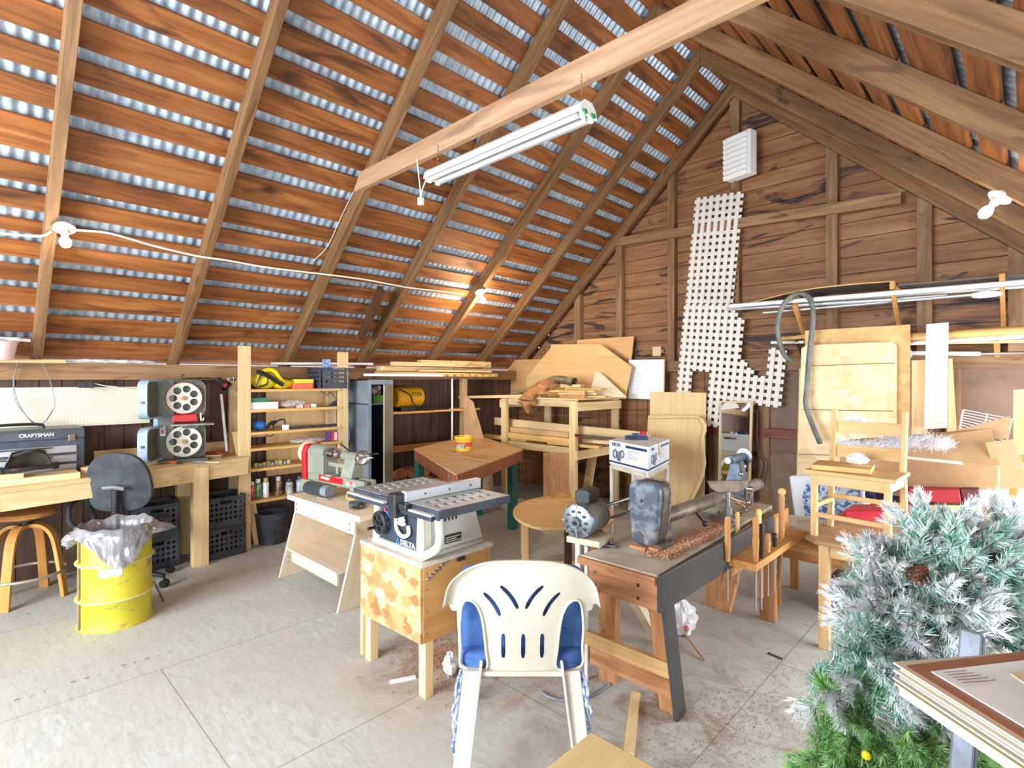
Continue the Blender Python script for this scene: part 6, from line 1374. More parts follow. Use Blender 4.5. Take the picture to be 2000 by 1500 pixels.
P('seat', MB().prism([(-wc/2-.05, -.04), (wc/2+.05, -.04), (wc/2+.03, dp_+.03), (-wc/2-.03, dp_+.03)], .024, T(z=.375)), oak['x'], ch, bevel=.006)
P('apron', MB().bb(-wc/2, wc/2, -.012, .012, .315, .375).bb(-wc/2-.01, -wc/2+.012, 0, dp_, .315, .375).bb(wc/2-.012, wc/2+.01, 0, dp_, .315, .375), oak['x'], ch)
for z, yy in ((.485, .345), (.635, .365)): P('back_slat', MB().grid(lambda u, v: V((-wc/2+wc*u, dp_+.02+(z-.4)*.11+.015*math.sin(PI*u), z-.035+.075*v)), 10, 1).grid(lambda u, v: V((-wc/2+wc*u, dp_+.036+(z-.4)*.11+.015*math.sin(PI*u), z-.035+.075*v)), 10, 1), oak['x'], ch)
for (a, b2) in (((-wc/2, 0, .13), (wc/2, 0, .13)), ((-wc/2, dp_, .2), (wc/2, dp_, .2)), ((-wc/2, 0, .18), (-wc/2, dp_, .18)), ((wc/2, 0, .18), (wc/2, dp_, .18))): P('stretcher', MB().beam(a, b2, .022, .028), oak['x'], ch, bevel=.004)
q = ch.matrix_basis @ V((-.07, .12, .401))
M = Matrix.Translation(q) @ Matrix.Rotation(.1, 4, 'Z')
one('wood_blank', 'plastic wrapped square wood board lying on the chair seat', 'board', MB().bb(-.15, .15, -.12, .12, 0, .03, M), pine_y['x'], bevel=.003)
one('white_foam', 'white crumpled foam piece on the board on the chair seat', 'foam', MB().grid(lambda u, v: q+M.to_3x3() @ V((.07, .04, .065))+V((.055*math.cos(6.283*u)*math.sin(PI*v), .045*math.sin(6.283*u)*math.sin(PI*v), -.03*math.cos(PI*v)))*(1+.4*noise.noise(V((math.cos(6.283*u)*3, math.sin(6.283*u)*3, v*5)))), 24, 12), PM('foam_white', (236, 236, 238), .5), smooth=True)
# low wooden bench behind tools
a = G(1535, 1065, .48)
lbn = thing('low_bench', 'low honey wood bench between the tool rack and the oak table', 'bench', (-.95, 4.3, 0))
P('top', MB().bb(-1.32, -.35, 3.99, 4.5, .42, .455), WOOD('low_bench_top', (178, 128, 70), (200, 152, 92), (214, 170, 112), 'x', .7, blot=(140, 110, 84)), lbn, world=True, bevel=.003)
P('front_rail', MB().bb(-1.30, -.4, 4.0, 4.025, .36, .42), honey['x'], lbn, world=True)
for x, y in ((-1.28, 4.04), (-.42, 4.04), (-1.28, 4.45), (-.42, 4.45)): P('leg', MB().bb(x-.025, x+.025, y-.025, y+.025, 0, .42), honey['z'], lbn, world=True)
one('dark_carton', 'dark brown box on the floor under the low bench', 'box', MB().bb(-.98, -.48, 4.1, 4.4, 0, .24), PM('carton_dark', (112, 84, 60), .8), bevel=.003)
# sink and trays under the gable wall
q = G(1560, 1015, .62)
snk = thing('white_sink', 'white basin with dark stained bowl on the low bench behind the tool rack', 'basin', (-1.08, 4.22, .456))
P('basin', MB().panel(rrect(-.22, .22, -.17, .17, .05), [circ(.02, 0, .13, 28, .11)], .02, T(z=.10)).lathe([(.13, .115), (.11, .03), (.05, .0), (0, .0)], Matrix.Diagonal((1, .85, 1, 1)) @ T(.02), 28), offwhite, snk, smooth=True)
P('bowl_stain', MB().lathe([(.125, .112), (.105, .036), (.09, .02)], Matrix.Diagonal((1, .85, 1, 1)) @ T(.02), 28, math.radians(10), math.radians(170)), PM('stain_grey', (110, 122, 132), .4), snk, smooth=True)
bx_ = thing('blue_white_box', 'white box with blue printed pattern leaning low under the chair', 'box', G(1600, 1090, .3))
c4 = [WY(1556, 1045, 4.95), WY(1700, 1050, 4.95), WY(1700, 935, 5.0), WY(1560, 930, 5.0)]
fr = frame(c4[0], c4[1]-c4[0], c4[3]-c4[0]); L = (c4[1]-c4[0]).length; h = (c4[3]-c4[0]).length
P('carton', MB().bb(0, L, 0, h, -.2, 0, fr), PM('box_white_2', (226, 234, 244), .5), bx_, world=True, bevel=.02)
P('printed_pattern', MB().panel([(.1, .05), (L-.02, .05), (L-.02, h-.05), (.14, h-.05), (.08, h*.6)], [], .002, fr), PM('blue_print', (206, 222, 240), .5, 0, (50, 96, 176), 22, lo=.47, hi=.55), bx_, world=True)
one('dark_blue_bag', 'dark blue and black bag behind the chair legs', 'bag', crumple(WY(1690, 985, 4.9), WY(1778, 985, 4.9), .25, .18, seed=31), PM('bag_navy', (40, 56, 96), .5, 0, (26, 28, 40), 10), smooth=True)
one('red_case', 'bright red plastic case under the ladder back chair', 'case', MB().beam(WY(1655, 1010, 4.35), WY(1805, 1010, 4.35), .28, .14), PM('case_red', (206, 40, 60), .35), bevel=.03)
one('dark_red_case', 'dark red flat case on top of the magazine pile below the cardboard box', 'case', MB().beam(WY(1770, 962, 4.7), WY(1880, 962, 4.7), .3, .085), PM('case_maroon', (168, 36, 52), .4), bevel=.006)
one('maroon_book', 'maroon box at the right end of the dark red case', 'box', MB().beam(WY(1882, 962, 4.7), WY(1916, 962, 4.7), .3, .085), PM('box_maroon', (96, 44, 44), .6), bevel=.004)
for i, (yy, c_, lab) in enumerate(((985, (206, 190, 150), 'cream topmost magazine under the dark red case'), (994, (206, 206, 206), 'pale grey magazine second in the pile under the red case'), (1003, (150, 156, 160), 'darker grey magazine third in the pile under the red case'), (1012, (226, 226, 222), 'white magazine fourth in the pile under the red case'), (1021, (120, 120, 126), 'dark grey magazine near the bottom of the pile'), (1030, (216, 216, 214), 'white magazine lowest visible in the pile'))):
    one('magazine', lab, 'magazine', MB().beam(WY(1775+i, yy, 4.72), WY(1915+2*i, yy, 4.72), .28, .034), PM('mag_%d' % i, c_, .5), group='magazines in the pile', bevel=.002)
# pile support: wooden table under the cardboard
lt = thing('low_table', 'dark wooden table standing behind the christmas tree under the cardboard box', 'table', (.1, 4.9, 0))
P('top', MB().bb(-.62, .40, 4.5, 5.2, .30, .34), honey['x'], lt, world=True)
for x, y in ((-.58, 4.55), (.36, 4.55), (-.58, 5.15), (.36, 5.15)): P('leg', MB().bb(x-.03, x+.03, y-.03, y+.03, 0, .30), honey['z'], lt, world=True)
q = WY(1925, 1010, 4.75); P('post', MB().bb(q.x-.04, q.x+.03, 4.75, 4.82, .34, .80), honey['z'], lt, world=True)
# ---- cardboard box
cb = thing('long_carton', 'long open cardboard carton with tape and white labels in front of the gable wall', 'box', WY(1850, 950, 4.8))
a, b2 = WY(1640, 952, 4.80), WY(1950, 952, 4.62); tpz = WY(1850, 897, 4.72).z
d = (b2-a).normalized(); d.z = 0; d.normalize(); nb = V((-d.y, d.x, 0)); L = (b2-a).length; z0 = a.z-.0
hgt = tpz-z0
P('body', MB().beam(a+nb*.12+V((0, 0, hgt/2)), b2+nb*.12+V((0, 0, hgt/2+(a.z-b2.z))), .24, hgt), card, cb, world=True, bevel=.004)
P('front_flap', MB().add([a+V((0, 0, hgt)), b2+V((0, 0, hgt+(a.z-b2.z))), b2-d*.06+nb*.12+V((0, 0, hgt+.07)), a+nb*.12+V((0, 0, hgt+.07))], [(0, 1, 2, 3)]), card, cb, world=True)
P('back_flap', MB().add([a+nb*.24+V((0, 0, hgt)), b2+nb*.24+V((0, 0, hgt)), b2-d*.0+nb*.27+V((0, 0, hgt+.15)), a+d*.45+nb*.27+V((0, 0, hgt+.10))], [(0, 1, 2, 3)]), PM('cardboard_pale', (190, 154, 120), .8), cb, world=True)
fb = frame(a-nb*.003, d, (0, 0, 1))
P('tape', MB().bb(L*.35, L*.8, hgt-.02, hgt+.0, 0, .002, fb), PM('clear_tape', (236, 222, 204), .15), cb, world=True)
P('white_label', MB().bb(L*.86, L*.97, .01, .13, 0, .002, fb), paper, cb, world=True); P('small_label', MB().bb(L*.70, L*.76, .03, .075, 0, .002, fb), paper, cb, world=True)
m = MB(); random.seed(6)
for r in range(3):
    x = L*.38
    while x < L*.46: w_ = random.uniform(.005, .012); m.bb(x, x+w_, .05+r*.028, .068+r*.028, 0, .002, fb); x += w_+.006
P('printed_marks', m, PM('print_dark', (80, 62, 50), .7), cb, world=True)
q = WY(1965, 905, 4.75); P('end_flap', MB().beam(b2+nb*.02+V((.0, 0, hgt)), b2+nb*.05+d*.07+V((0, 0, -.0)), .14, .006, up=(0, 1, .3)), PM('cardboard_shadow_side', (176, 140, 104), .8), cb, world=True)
# fluffy white garland
def tuft(p, n, L, seed, w_=.0022, spread=1.0, axis=V((0, 0, 1))):
    random.seed(seed); vs = []; fs = []
    for i in range(n):
        d = V((random.gauss(0, 1), random.gauss(0, 1), random.gauss(0, 1))).normalized()*spread+axis*(1-spread)
        q = p+V((random.gauss(0, 1)*.3, random.gauss(0, 1)*.3, random.gauss(0, 1)*.3))*L; s_ = d.cross(V((.3, .8, .5))).normalized()*w_; b_ = len(vs)
        vs += [q-s_, q+s_, q+d*L*random.uniform(.6, 1.1)]; fs.append((b_, b_+1, b_+2))
    return vs, fs
m = MB(); gp = smoothpts([WY(1660, 822, 4.7), WY(1690, 830, 4.72), WY(1735, 848, 4.75), WY(1770, 868, 4.72)], 6)+smoothpts([WY(1635, 866, 4.7), WY(1680, 872, 4.68), WY(1740, 868, 4.66), WY(1800, 862, 4.62), WY(1850, 868, 4.60)], 8)
for i, p in enumerate(gp): m.add(*tuft(p, 90, .06, i, .0016))
one('white_fluff', 'fluffy white tinsel garland lying on the cardboard carton behind the chair', 'garland', m, PM('fluff_white', (240, 240, 246), .6), kind='stuff')
# wire rack
wr = thing('wire_rack', 'white wire shelf leaning on the wall behind the cardboard carton', 'wire shelf', WY(1930, 960, 5.3))
c00, c10, c11, c01 = WY(1868, 870, 5.3), WY(1955, 905, 5.3), WY(1976, 818, 5.42), WY(1881, 800, 5.42)
m = MB()
for i in range(15):
    t_ = i/14; m.cyl(c00.lerp(c01, t_) + (c01-c00)*.0, c10.lerp(c11, t_), .0035, n=6)
m2 = MB().cyl(c00, c01, .007, n=8).cyl(c10-(c11-c10)*.9, c11, .007, n=8).cyl(c00.lerp(c10, .5), c01.lerp(c11, .5), .006, n=8)
P('wires', m, al, wr, world=True); P('rails', m2, PM('rail_cream', (214, 206, 180), .4), wr, world=True)
# wooden frames at right edge
for i, (pix, y, lab) in enumerate((([(1978, 890), (1979, 761), (2050, 757), (2050, 890)], 5.2, 'upper pale wood door frame at the right edge of the picture'), ([(1969, 1010), (1970, 890), (2050, 888), (2050, 1010)], 5.0, 'lower honey wood frame at the right edge of the picture'))):
    t = thing('cabinet_frame', lab, 'frame', WY(pix[0][0]+20, pix[0][1], y)); pp = [WY(px, py, y) for px, py in pix]; fr = frame(pp[0], pp[1*0+3]-pp[0], pp[1]-pp[0]); inv = fr.inverted(); l4 = [((inv @ p).x, (inv @ p).y) for p in (pp[0], pp[3], pp[2], pp[1])]
    b_ = .07 if i == 0 else .05; inner = [(l4[0][0]+b_, l4[0][1]+b_*.8), (l4[1][0]-b_, l4[1][1]+b_*.8), (l4[2][0]-b_, l4[2][1]-b_), (l4[3][0]+b_, l4[3][1]-b_)]
    P('frame', MB().panel(l4, [inner], .022, fr), (oak if i == 0 else honey)['z'], t, world=True, bevel=.003); P('glass', MB().prism(inner, .004, fr @ T(z=.008)), GLASS('frame_glass', (206, 206, 200), .1, .4), t, world=True)
# white bag and stick on the floor under the old lathe bench
wbg = thing('plastic_bag', 'white crumpled plastic bag on the floor under the lathe workbench', 'bag', G(1325, 1235))
c = G(1322, 1240)
P('bag', MB().grid(lambda u, v: c+V((0, .05, .09))+V((.085*math.cos(6.283*u)*math.sin(PI*v), .10*math.sin(6.283*u)*math.sin(PI*v), -.09*math.cos(PI*v)))*(1+.55*noise.noise(V((math.cos(6.283*u)*3, math.sin(6.283*u)*3, v*5)))), 40, 24), PM('bag_white', (234, 232, 236), .3), wbg, world=True, smooth=True)
P('red_print', MB().sph(c+V((.075, -.02, .07)), (.015, .02, .018), 10), PM('print_pink_red', (206, 90, 110), .5), wbg, world=True)
one('thin_dowel', 'thin reddish stick lying on the floor right of the lathe bench', 'stick', MB().cyl(G(1337, 1238, .05), G(1376, 1290, .006), .005), redw['x'])
one('dark_twig', 'short dark twig on the floor beside the christmas tree', 'stick', MB().cyl(G(1500, 1275, .006), G(1528, 1287, .006), .005), darkw)
one('timber_strip', 'pale timber strip lying on the floor below the lathe workbench', 'board', MB().beam(G(1242, 1355, .012), G(1228, 1475, .012), .045, .022), pine['y'], bevel=.002)
one('white_offcut', 'white paper strip on the floor left of the plastic chair', 'paper', MB().beam(G(762, 1332, .004), G(812, 1322, .004), .03, .006), paper)
c = G(880, 1318); one('plastic_scrap', 'crumpled white plastic hanging beside the saw stand leg', 'plastic', MB().grid(lambda u, v: c+V((0, 0, .06))+V((.035*math.cos(6.283*u)*math.sin(PI*v), .035*math.sin(6.283*u)*math.sin(PI*v), -.055*math.cos(PI*v)))*(1+.6*noise.noise(V((math.cos(6.283*u)*3, math.sin(6.283*u)*3, v*5)))), 24, 16), PM('scrap_white', (236, 236, 234), .3), smooth=True)
one('black_cable', 'loop of dark cable on the floor under the plastic chair', 'cable', MB().tube([G(1055, 1350, .008), G(1075, 1362, .008), G(1105, 1368, .008), G(1150, 1362, .008), G(1200, 1330, .008)], .007), grey, smooth=True)
# near table corner at the bottom
ntb = thing('near_table', 'pale yellow wood table corner at the bottom edge of the picture', 'table', (-.45, .75, 0))
k_ = G(1155, 1428, .75)
P('table_top', MB().bb(k_.x, k_.x+.5, k_.y-.6, k_.y, .72, .75), WOOD('near_table_top', (206, 178, 128), (222, 196, 144), (232, 208, 160), 'y', .7, blot=(176, 150, 112), blotamt=(.68, .7)), ntb, world=True, bevel=.004)
for x, y in ((k_.x+.05, k_.y-.05), (k_.x+.45, k_.y-.05), (k_.x+.05, k_.y-.55), (k_.x+.45, k_.y-.55)): P('leg', MB().bb(x-.03, x+.03, y-.03, y+.03, 0, .72), pine['z'], ntb, world=True)
# ================================================================ plastic garden chair seen from behind
t_c = 2.02
cc = V((0, 0, 0))+fw*t_c+rt*((1020-1000)/F*t_c)
pc_ = thing('plastic_chair', 'white plastic garden chair seen from behind with slotted back', 'chair', (cc.x, cc.y, 0), YAW)
pw = PM('garden_plastic_white', (208, 204, 190), .38, 0, (196, 190, 174), 3)
# local: x right, y away from camera (seat direction), z up.  px offset per metre = F/t
def cx_(px): return (px-1020)/F*t_c
def cz_(py): return H-(py-HY)/F*t_c
# back shell: outline in (x, z)
half = [(0, 1100), (60, 1103), (100, 1116), (128, 1135), (146, 1160), (154, 1185), (156, 1206), (148, 1202), (132, 1202), (130, 1202)]
op = [(118, 1192), (107, 1187), (94, 1194), (83, 1215), (76, 1245), (74, 1290), (73, 1345)]
def sx_(l, s_): return [(s_*a/F*t_c, cz_(b_)) for a, b_ in l]
hi = sx_(half, 1); lo = sx_(half, -1)
outer = [(a, b_) for a, b_ in sx_([(0, 1098), (60, 1102), (100, 1116), (128, 1137), (146, 1163), (156, 1206), (132, 1204), (133, 1260), (133, 1345), (136, 1500), (112, 1500), (96, 1400), (78, 1342), (50, 1352), (0, 1354)], 1)]
out = smoothpts([(a, b_, 0) for a, b_ in outer[:6]], 4); rp = [(p.x, p.y) for p in out]
body = rp+[sx_([(132, 1203)], 1)[0], sx_([(134, 1270)], 1)[0], sx_([(126, 1200)], 1)[0]][:1]
hole = [(p.x, p.y) for p in smoothpts([(a, b_, 0) for a, b_ in sx_([(121, 1200), (107, 1190), (92, 1200), (82, 1225), (77, 1260), (74, 1300), (74, 1345), (126, 1345), (127, 1300), (128, 1250)], 1)], 3, True)]
R_side = rp+sx_([(134, 1206), (133, 1270), (132, 1350)], 1)+sx_([(128, 1352), (70, 1350), (50, 1356), (0, 1358)], 1)
L_side = [(-a, b_) for a, b_ in R_side[1:-1]][::-1]
outline = R_side+L_side
holes = [hole, [(-a, b_) for a, b_ in hole][::-1]]
def slot(a, b_, w_=.0075, bend=0):
    a, b_ = V((a[0], a[1], 0)), V((b_[0], b_[1], 0)); d = (b_-a).normalized(); n_ = V((-d.y, d.x, 0)); L_, R2 = [], []
    for i in range(7):
        t_ = i/6; p = a.lerp(b_, t_)+n_*bend*math.sin(PI*t_); ww = w_*(.6 if i in (0, 6) else 1); L_.append((p+n_*ww)[:2]); R2.append((p-n_*ww)[:2])
    return [tuple(x) for x in L_+R2[::-1]]
for x1, y1, x2, y2, bd in ((-43, 1155, -8, 1205, .008), (-77, 1172, -44, 1222, .008)):
    for s_ in (1, -1):
        A_ = (s_*x1/F*t_c, cz_(y1)); B_2 = (s_*x2/F*t_c, cz_(y2)); holes.append(slot(A_, B_2, .0085, bd*s_))
for x in (-38, 3, 42): holes.append(slot((x/F*t_c, cz_(1262)), (x/F*t_c, cz_(1318)), .0085))
zt = cz_(1100)
def bend(x, z, sd):
    y = .0+(.43-z)*.22*1.0+.55*x*x
    if sd == 0: y += .006
    rim = max(0, (z-(zt-.10))/.10)
    return V((x, y-.02*0+ .13-.0, z))
P('back', MB().panel(outline, holes, .006, None, bend, .03), pw, pc_, smooth=True, ang=60)
# rolled rim: a flange turning back toward the viewer
rim = [(p[0], p[1]) for p in (L_side[-len(rp)+1:] if False else [])]
top = [(-a, b_) for a, b_ in rp][::-1]+rp[1:]
vs = []; fs = []
for i, (a, z) in enumerate(top):
    p = bend(a, z, 1); c0 = V((0, p.y, zt-.28)); o_ = (p-c0); o_.normalize()
    for k_ in range(5):
        t_ = k_/4; vs.append(p-o_*(.012*t_*t_*-1)*0+V((0, -.038*t_, 0))+o_*(.010*math.sin(t_*1.6)))
for i in range(len(top)-1):
    for k_ in range(4): fs.append((5*i+k_, 5*i+k_+1, 5*i+k_+6, 5*i+k_+5))
rm = P('rim', MB().add(vs, fs), pw, pc_, smooth=True, ang=80); s2 = rm.modifiers.new('thickness', 'SOLIDIFY'); s2.thickness = .005
for s_ in (-1, 1):
    hr = MB().tube([bend(a, b_, 1)+V((0, -.004, 0)) for a, b_ in ([(s_*q[0], q[1]) for q in hole])], .0055, n=6, closed=True, k=1); P('opening_rim', hr, pw, pc_, smooth=True)
# legs: rear pair reach toward the camera, front pair beyond
for s_ in (-1, 1):
    x0 = s_*.165; x1 = s_*.24
    P('rear_leg', MB().beam((s_*.20, .14, .42), (s_*.245, -.06, 0), .075, .028, up=(0, 1, .3), taper=.75).beam((s_*.163, .15, .46), (s_*.215, -.065, 0), .012, .05, up=(0, 1, .3), taper=.75), pw, pc_, bevel=.006)
    P('front_leg', MB().beam((s_*.235, .56, .42), (s_*.27, .62, 0), .06, .028, up=(0, 1, 0), taper=.8), pw, pc_, bevel=.006)
    P('armrest', MB().tube([(s_*.275, .17, .67), (s_*.29, .3, .655), (s_*.29, .5, .64), (s_*.28, .57, .55), (s_*.26, .58, .42)], .02, n=8), pw, pc_, smooth=True)
P('seat', MB().prism(rrect(-.235, .235, .12, .58, .05), .02, T(z=.405)), pw, pc_, bevel=.006)
# cushion
den = PM('denim_blue', (54, 90, 150), .85, 0, (70, 108, 170), 14, .35)
cu = thing('blue_cushion', 'blue denim seat and back cushion tied on the white plastic chair', 'cushion', (cc.x, cc.y, .43), YAW)
def pil(cx, cy, cz, sx, sy, sz, tilt, seed, pw_=.35):
    def fn(u, v):
        a = 2*PI*u; b_ = PI*(v-.5); ce = lambda t: math.copysign(abs(math.cos(t))**pw_, math.cos(t)); se = lambda t: math.copysign(abs(math.sin(t))**pw_, math.sin(t))
        x = sx*ce(a)*abs(math.cos(b_))**pw_; z = sz*se(b_); y = sy*se(a)*abs(math.cos(b_))**(pw_)
        n_ = noise.noise(V((x*9+seed, y*9, z*11)))*.016+.006*math.sin(z*60)*noise.noise(V((x*6, z*5, seed)))
        p = V((x, y+n_, z)); r = Matrix.Rotation(tilt, 3, 'X') @ p
        return r+V((cx, cy, cz))
    return MB().grid(fn, 56, 30)
P('back_pad', pil(0, .225, .18, .262, .05, .212, math.radians(8), 2, .22), den, cu, smooth=True, ang=70)
P('seat_pad', pil(0, .36, .02, .262, .22, .045, 0, 7), den, cu, smooth=True, ang=70)
for s_ in (-1, 1):
    tie = PM('striped_tie', (200, 210, 232), .8, 0, (70, 100, 160), 60)
    P('tie', MB().tube([(s_*.245, .15, -.01), (s_*.262, .10, -.06), (s_*.255, .08, -.13), (s_*.27, .08, -.19), (s_*.255, .07, -.26), (s_*.26, .07, -.33)], .007, n=6).tube([(s_*.245, .15, -.01), (s_*.25, .09, -.08), (s_*.275, .08, -.14), (s_*.25, .08, -.20), (s_*.272, .07, -.27), (s_*.24, .06, -.36)], .006, n=6).sph((s_*.262, .08, -.20), (.014, .012, .016), 8), tie, cu, 'white and blue striped cushion tie', smooth=True)
# ================================================================ lights on the roof
tl = thing('tube_light', 'white twin tube fluorescent shop light hanging on chains, unlit', 'light', (-2.31, 2.28, 3.02))
L2 = .66
prof = [(-.075, .0), (-.062, .045), (-.03, .075), (.03, .075), (.062, .045), (.075, .0), (.06, .008), (.03, .05), (.0, .022), (-.03, .05), (-.06, .008)]
P('housing', MB().prism(prof, 2*L2, frame((-L2, 0, -.04), (0, 1, 0), (0, 0, 1))), PM('fixture_white', (206, 210, 212), .3), tl, smooth=True, ang=25)
for y in (-.036, .036): P('tube', MB().cyl((-L2+.03, y, -.032), (L2-.03, y, -.032), .019, n=16), PM('tube_glass_white', (226, 228, 228), .2), tl, smooth=True)
for x in (-L2, L2):
    P('end_cap', MB().prism([(p[0]*1.03, p[1]*1.03) for p in prof[:6]], .012, frame((x-.006, 0, -.04), (0, 1, 0), (0, 0, 1))).box((x*.985, -.036, -.035), (.02, .03, .05)).box((x*.985, .036, -.035), (.02, .03, .05)), white, tl, bevel=.002)
P('green_pin', MB().cyl((L2+.008, -.036, -.032), (L2+.016, -.036, -.032), .013).cyl((L2+.008, .036, -.032), (L2+.016, .036, -.032), .013), PM('green_tip', (40, 150, 100), .4), tl, 'green tube end caps')
for x in (-.60, .62):
    m = MB(); zz = .035; i = 0
    while zz < .19:
        a = PI/2*(i % 2); m.tube([(x+.006*math.cos(t)*math.cos(a), .006*math.cos(t)*math.sin(a), zz+.013+.013*math.sin(t)) for t in [2*PI*k/8 for k in range(8)]], .0016, n=5, closed=True, k=1); zz += .02; i += 1
    P('chain', m, chrome, tl)
P('cord', MB().tube([(-L2, 0, -.01), (-L2-.05, 0, .01), (-L2-.13, .01, -.06), (-L2-.15, .01, -.13), (-L2-.17, .02, -.05), (-L2-.19, .02, .07), (-L2-.21, .02, .18)], .005), offwhite, tl, smooth=True)
P('plug', MB().box((-L2-.15, .01, -.14), (.04, .035, .055)), offwhite, tl, bevel=.006)
bulbs = [(RL(126, 447, -.02), V((.35, 0, -.75)), 'lit bare bulb in a white porcelain holder on the leftmost dark rafter', V((-1, 0, -.1)), 2.5),
         (RL(938, 571, -.02), V((.35, .0, -.75)), 'lit bare bulb in a white porcelain holder between the back left rafters', V((-1, 0, 0)), 24),
         (RR(1952, 386, -.02), V((-.45, -.25, -.62)), 'lit bare bulb in a white porcelain holder on a right rafter', V((1, 0, 0)), 3)]
for i, (p, d, lab, _, pw_) in enumerate(bulbs):
    d.normalize(); r_ = [1.0, .62*1.25, 1.0][i]
    t = thing('bulb_holder', lab, 'light', p, 0)
    M = Matrix((basis(d)[1], basis(d)[2], d)).transposed().to_4x4()
    P('holder', MB().lathe([(0, -.012), (.062, -.012), (.064, 0), (.055, .008), (.03, .014), (.024, .045), (.019, .05), (0, .05)], M, 28), PM('porcelain', (196, 194, 188), .25), t, smooth=True)
    P('bulb', MB().lathe([(.0, .045), (.014, .05), (.017, .065), (.03, .09), (.033, .11), (.028, .132), (.014, .144), (0, .147)], M, 20), EMIT('bulb_glow', (1, .93, .80), 14), t, smooth=True)
    ld = bpy.data.lights.new('bulb_light', 'POINT'); ld.energy = pw_; ld.color = (1, .82, .55); ld.shadow_soft_size = .05
    lo_ = bpy.data.objects.new('bulb_light', ld); COL.objects.link(lo_); lo_.location = p+d*.19; 
m = MB().tube([RL(px, py, -.015) for px, py in ((-40, 452), (0, 456), (78, 461), (100, 452))], .008)
m.tube([RL(px, py, -.01) for px, py in ((148, 449), (215, 456), (300, 480), (385, 500), (440, 508), (520, 522), (602, 532), (700, 544), (772, 557), (800, 562), (870, 570), (905, 575))], .008)
one('electric_cable', 'white electric cable running along the left rafters between the bulbs', 'cable', m, PM('cable_white', (232, 226, 214), .4), smooth=True)
m = MB().tube([RL(px, py, -.02) for px, py in ((690, 375), (668, 420), (640, 480), (612, 510))], .003); one('thin_wire', 'thin wire hanging down the rafter below the end of the tie beam', 'wire', m, offwhite)
m = MB().tube([RL(px, py, -.03) for px, py in ((570, 655), (572, 690), (577, 708))], .003); one('thin_wire', 'thin wire hanging above the yellow blower on the shelf unit', 'wire', m, dsteel)
one('paper_note', 'small tan paper note pinned on the gable wall above the white ribbed shutter', 'note', MB().bb(WY(1275, 690, 5.98).x, WY(1291, 690, 5.98).x, 5.975, 5.98, WY(1283, 695, 5.98).z, WY(1283, 677, 5.98).z).bb(WY(1275, 690, 5.98).x, WY(1291, 690, 5.98).x, 5.98, 6.06, WY(1283, 690, 5.98).z, WY(1283, 682, 5.98).z), PM('note_tan', (206, 184, 150), .8))
# ================================================================ christmas tree
tree = thing('christmas_tree', 'frosted green artificial christmas tree with pine cones at the lower right', 'christmas tree', (-.55, 2.2, 0))
gm = [PM('needle_teal_green', (104, 176, 152), .6), PM('needle_grass_green', (146, 196, 120), .6), PM('needle_frost', (240, 242, 244), .5), PM('twig_brown', (90, 70, 54), .8)]
def spray(seed, L=.20, nn=520, frost=.6, nl=.042, green=0):
    nn = int(nn*1.35)
    random.seed(seed); m = MB(); m.cur = 3
    m.tube([(0, 0, 0), (0, 0, L*.5), (0, .01, L)], .003, n=5)
    for k_ in range(2):
        a = random.uniform(0, 6.28); m.tube([(0, 0, L*.3), (.04*math.cos(a), .04*math.sin(a), L*.7)], .002, n=4)
    for i in range(nn):
        u = random.random()**.8; a = random.uniform(0, 2*PI); base_ = V((0, .01*u, L*u))
        if i % 3 == 0: aa = random.choice((0.7, 2.9, 5.0))+seed; base_ = V((.035*math.cos(aa)*u*1.4, .035*math.sin(aa)*u*1.4, L*(.25+.6*u)))
        tilt = .55+.35*random.random()-.35*u
        d = V((math.cos(a)*math.sin(tilt*1.3), math.sin(a)*math.sin(tilt*1.3), math.cos(tilt*1.3))); l = nl*random.uniform(.7, 1.2)
        s_ = d.cross(V((math.sin(a), -math.cos(a), .4))).normalized()*.0019
        m.cur = 2 if random.random() < frost*(.35+.95*u) else green
        m.add([base_-s_, base_+s_, base_+d*l+s_*.3, base_+d*l-s_*.3], [(0, 1, 2, 3)])
    me = m.build('spray_proto', gm); d = me.data; bpy.data.objects.remove(me); return d
F_ = [spray(i, .17, 560, .95) for i in range(3)]; Gs = [spray(10+i, .16, 560, .5) for i in range(3)]; GG = [spray(20+i, .15, 560, .06, .045, 1) for i in range(3)]
random.seed(77)
# crown described by blobs: (px, py, t, radius, kind)
blobs = [(1715, 1150, 2.15, .11, 'F', 5), (1755, 1105, 2.3, .11, 'F', 4), (1830, 1050, 2.35, .12, 'F', 6), (1870, 1090, 2.2, .16, 'G', 8), (1800, 1140, 2.1, .16, 'G', 8), (1735, 1215, 2.0, .13, 'F', 7), (1800, 1200, 1.95, .18, 'F', 8), (1890, 1150, 2.0, .18, 'G', 8),
         (1985, 1075, 2.2, .11, 'F', 6), (1980, 1150, 2.05, .15, 'F', 6), (1720, 1290, 1.9, .14, 'G', 6), (1680, 1320, 1.9, .10, 'F', 4), (1630, 1350, 1.95, .06, 'F', 3), (1780, 1300, 1.85, .15, 'F', 5), (1675, 1430, 1.85, .12, 'GG', 7), (1740, 1430, 1.8, .16, 'GG', 7), (1650, 1475, 1.85, .10, 'GG', 4), (1800, 1400, 1.85, .14, 'GG', 5), (1920, 1250, 1.95, .15, 'G', 4)]
n_s = 0
m = MB(); todo = []
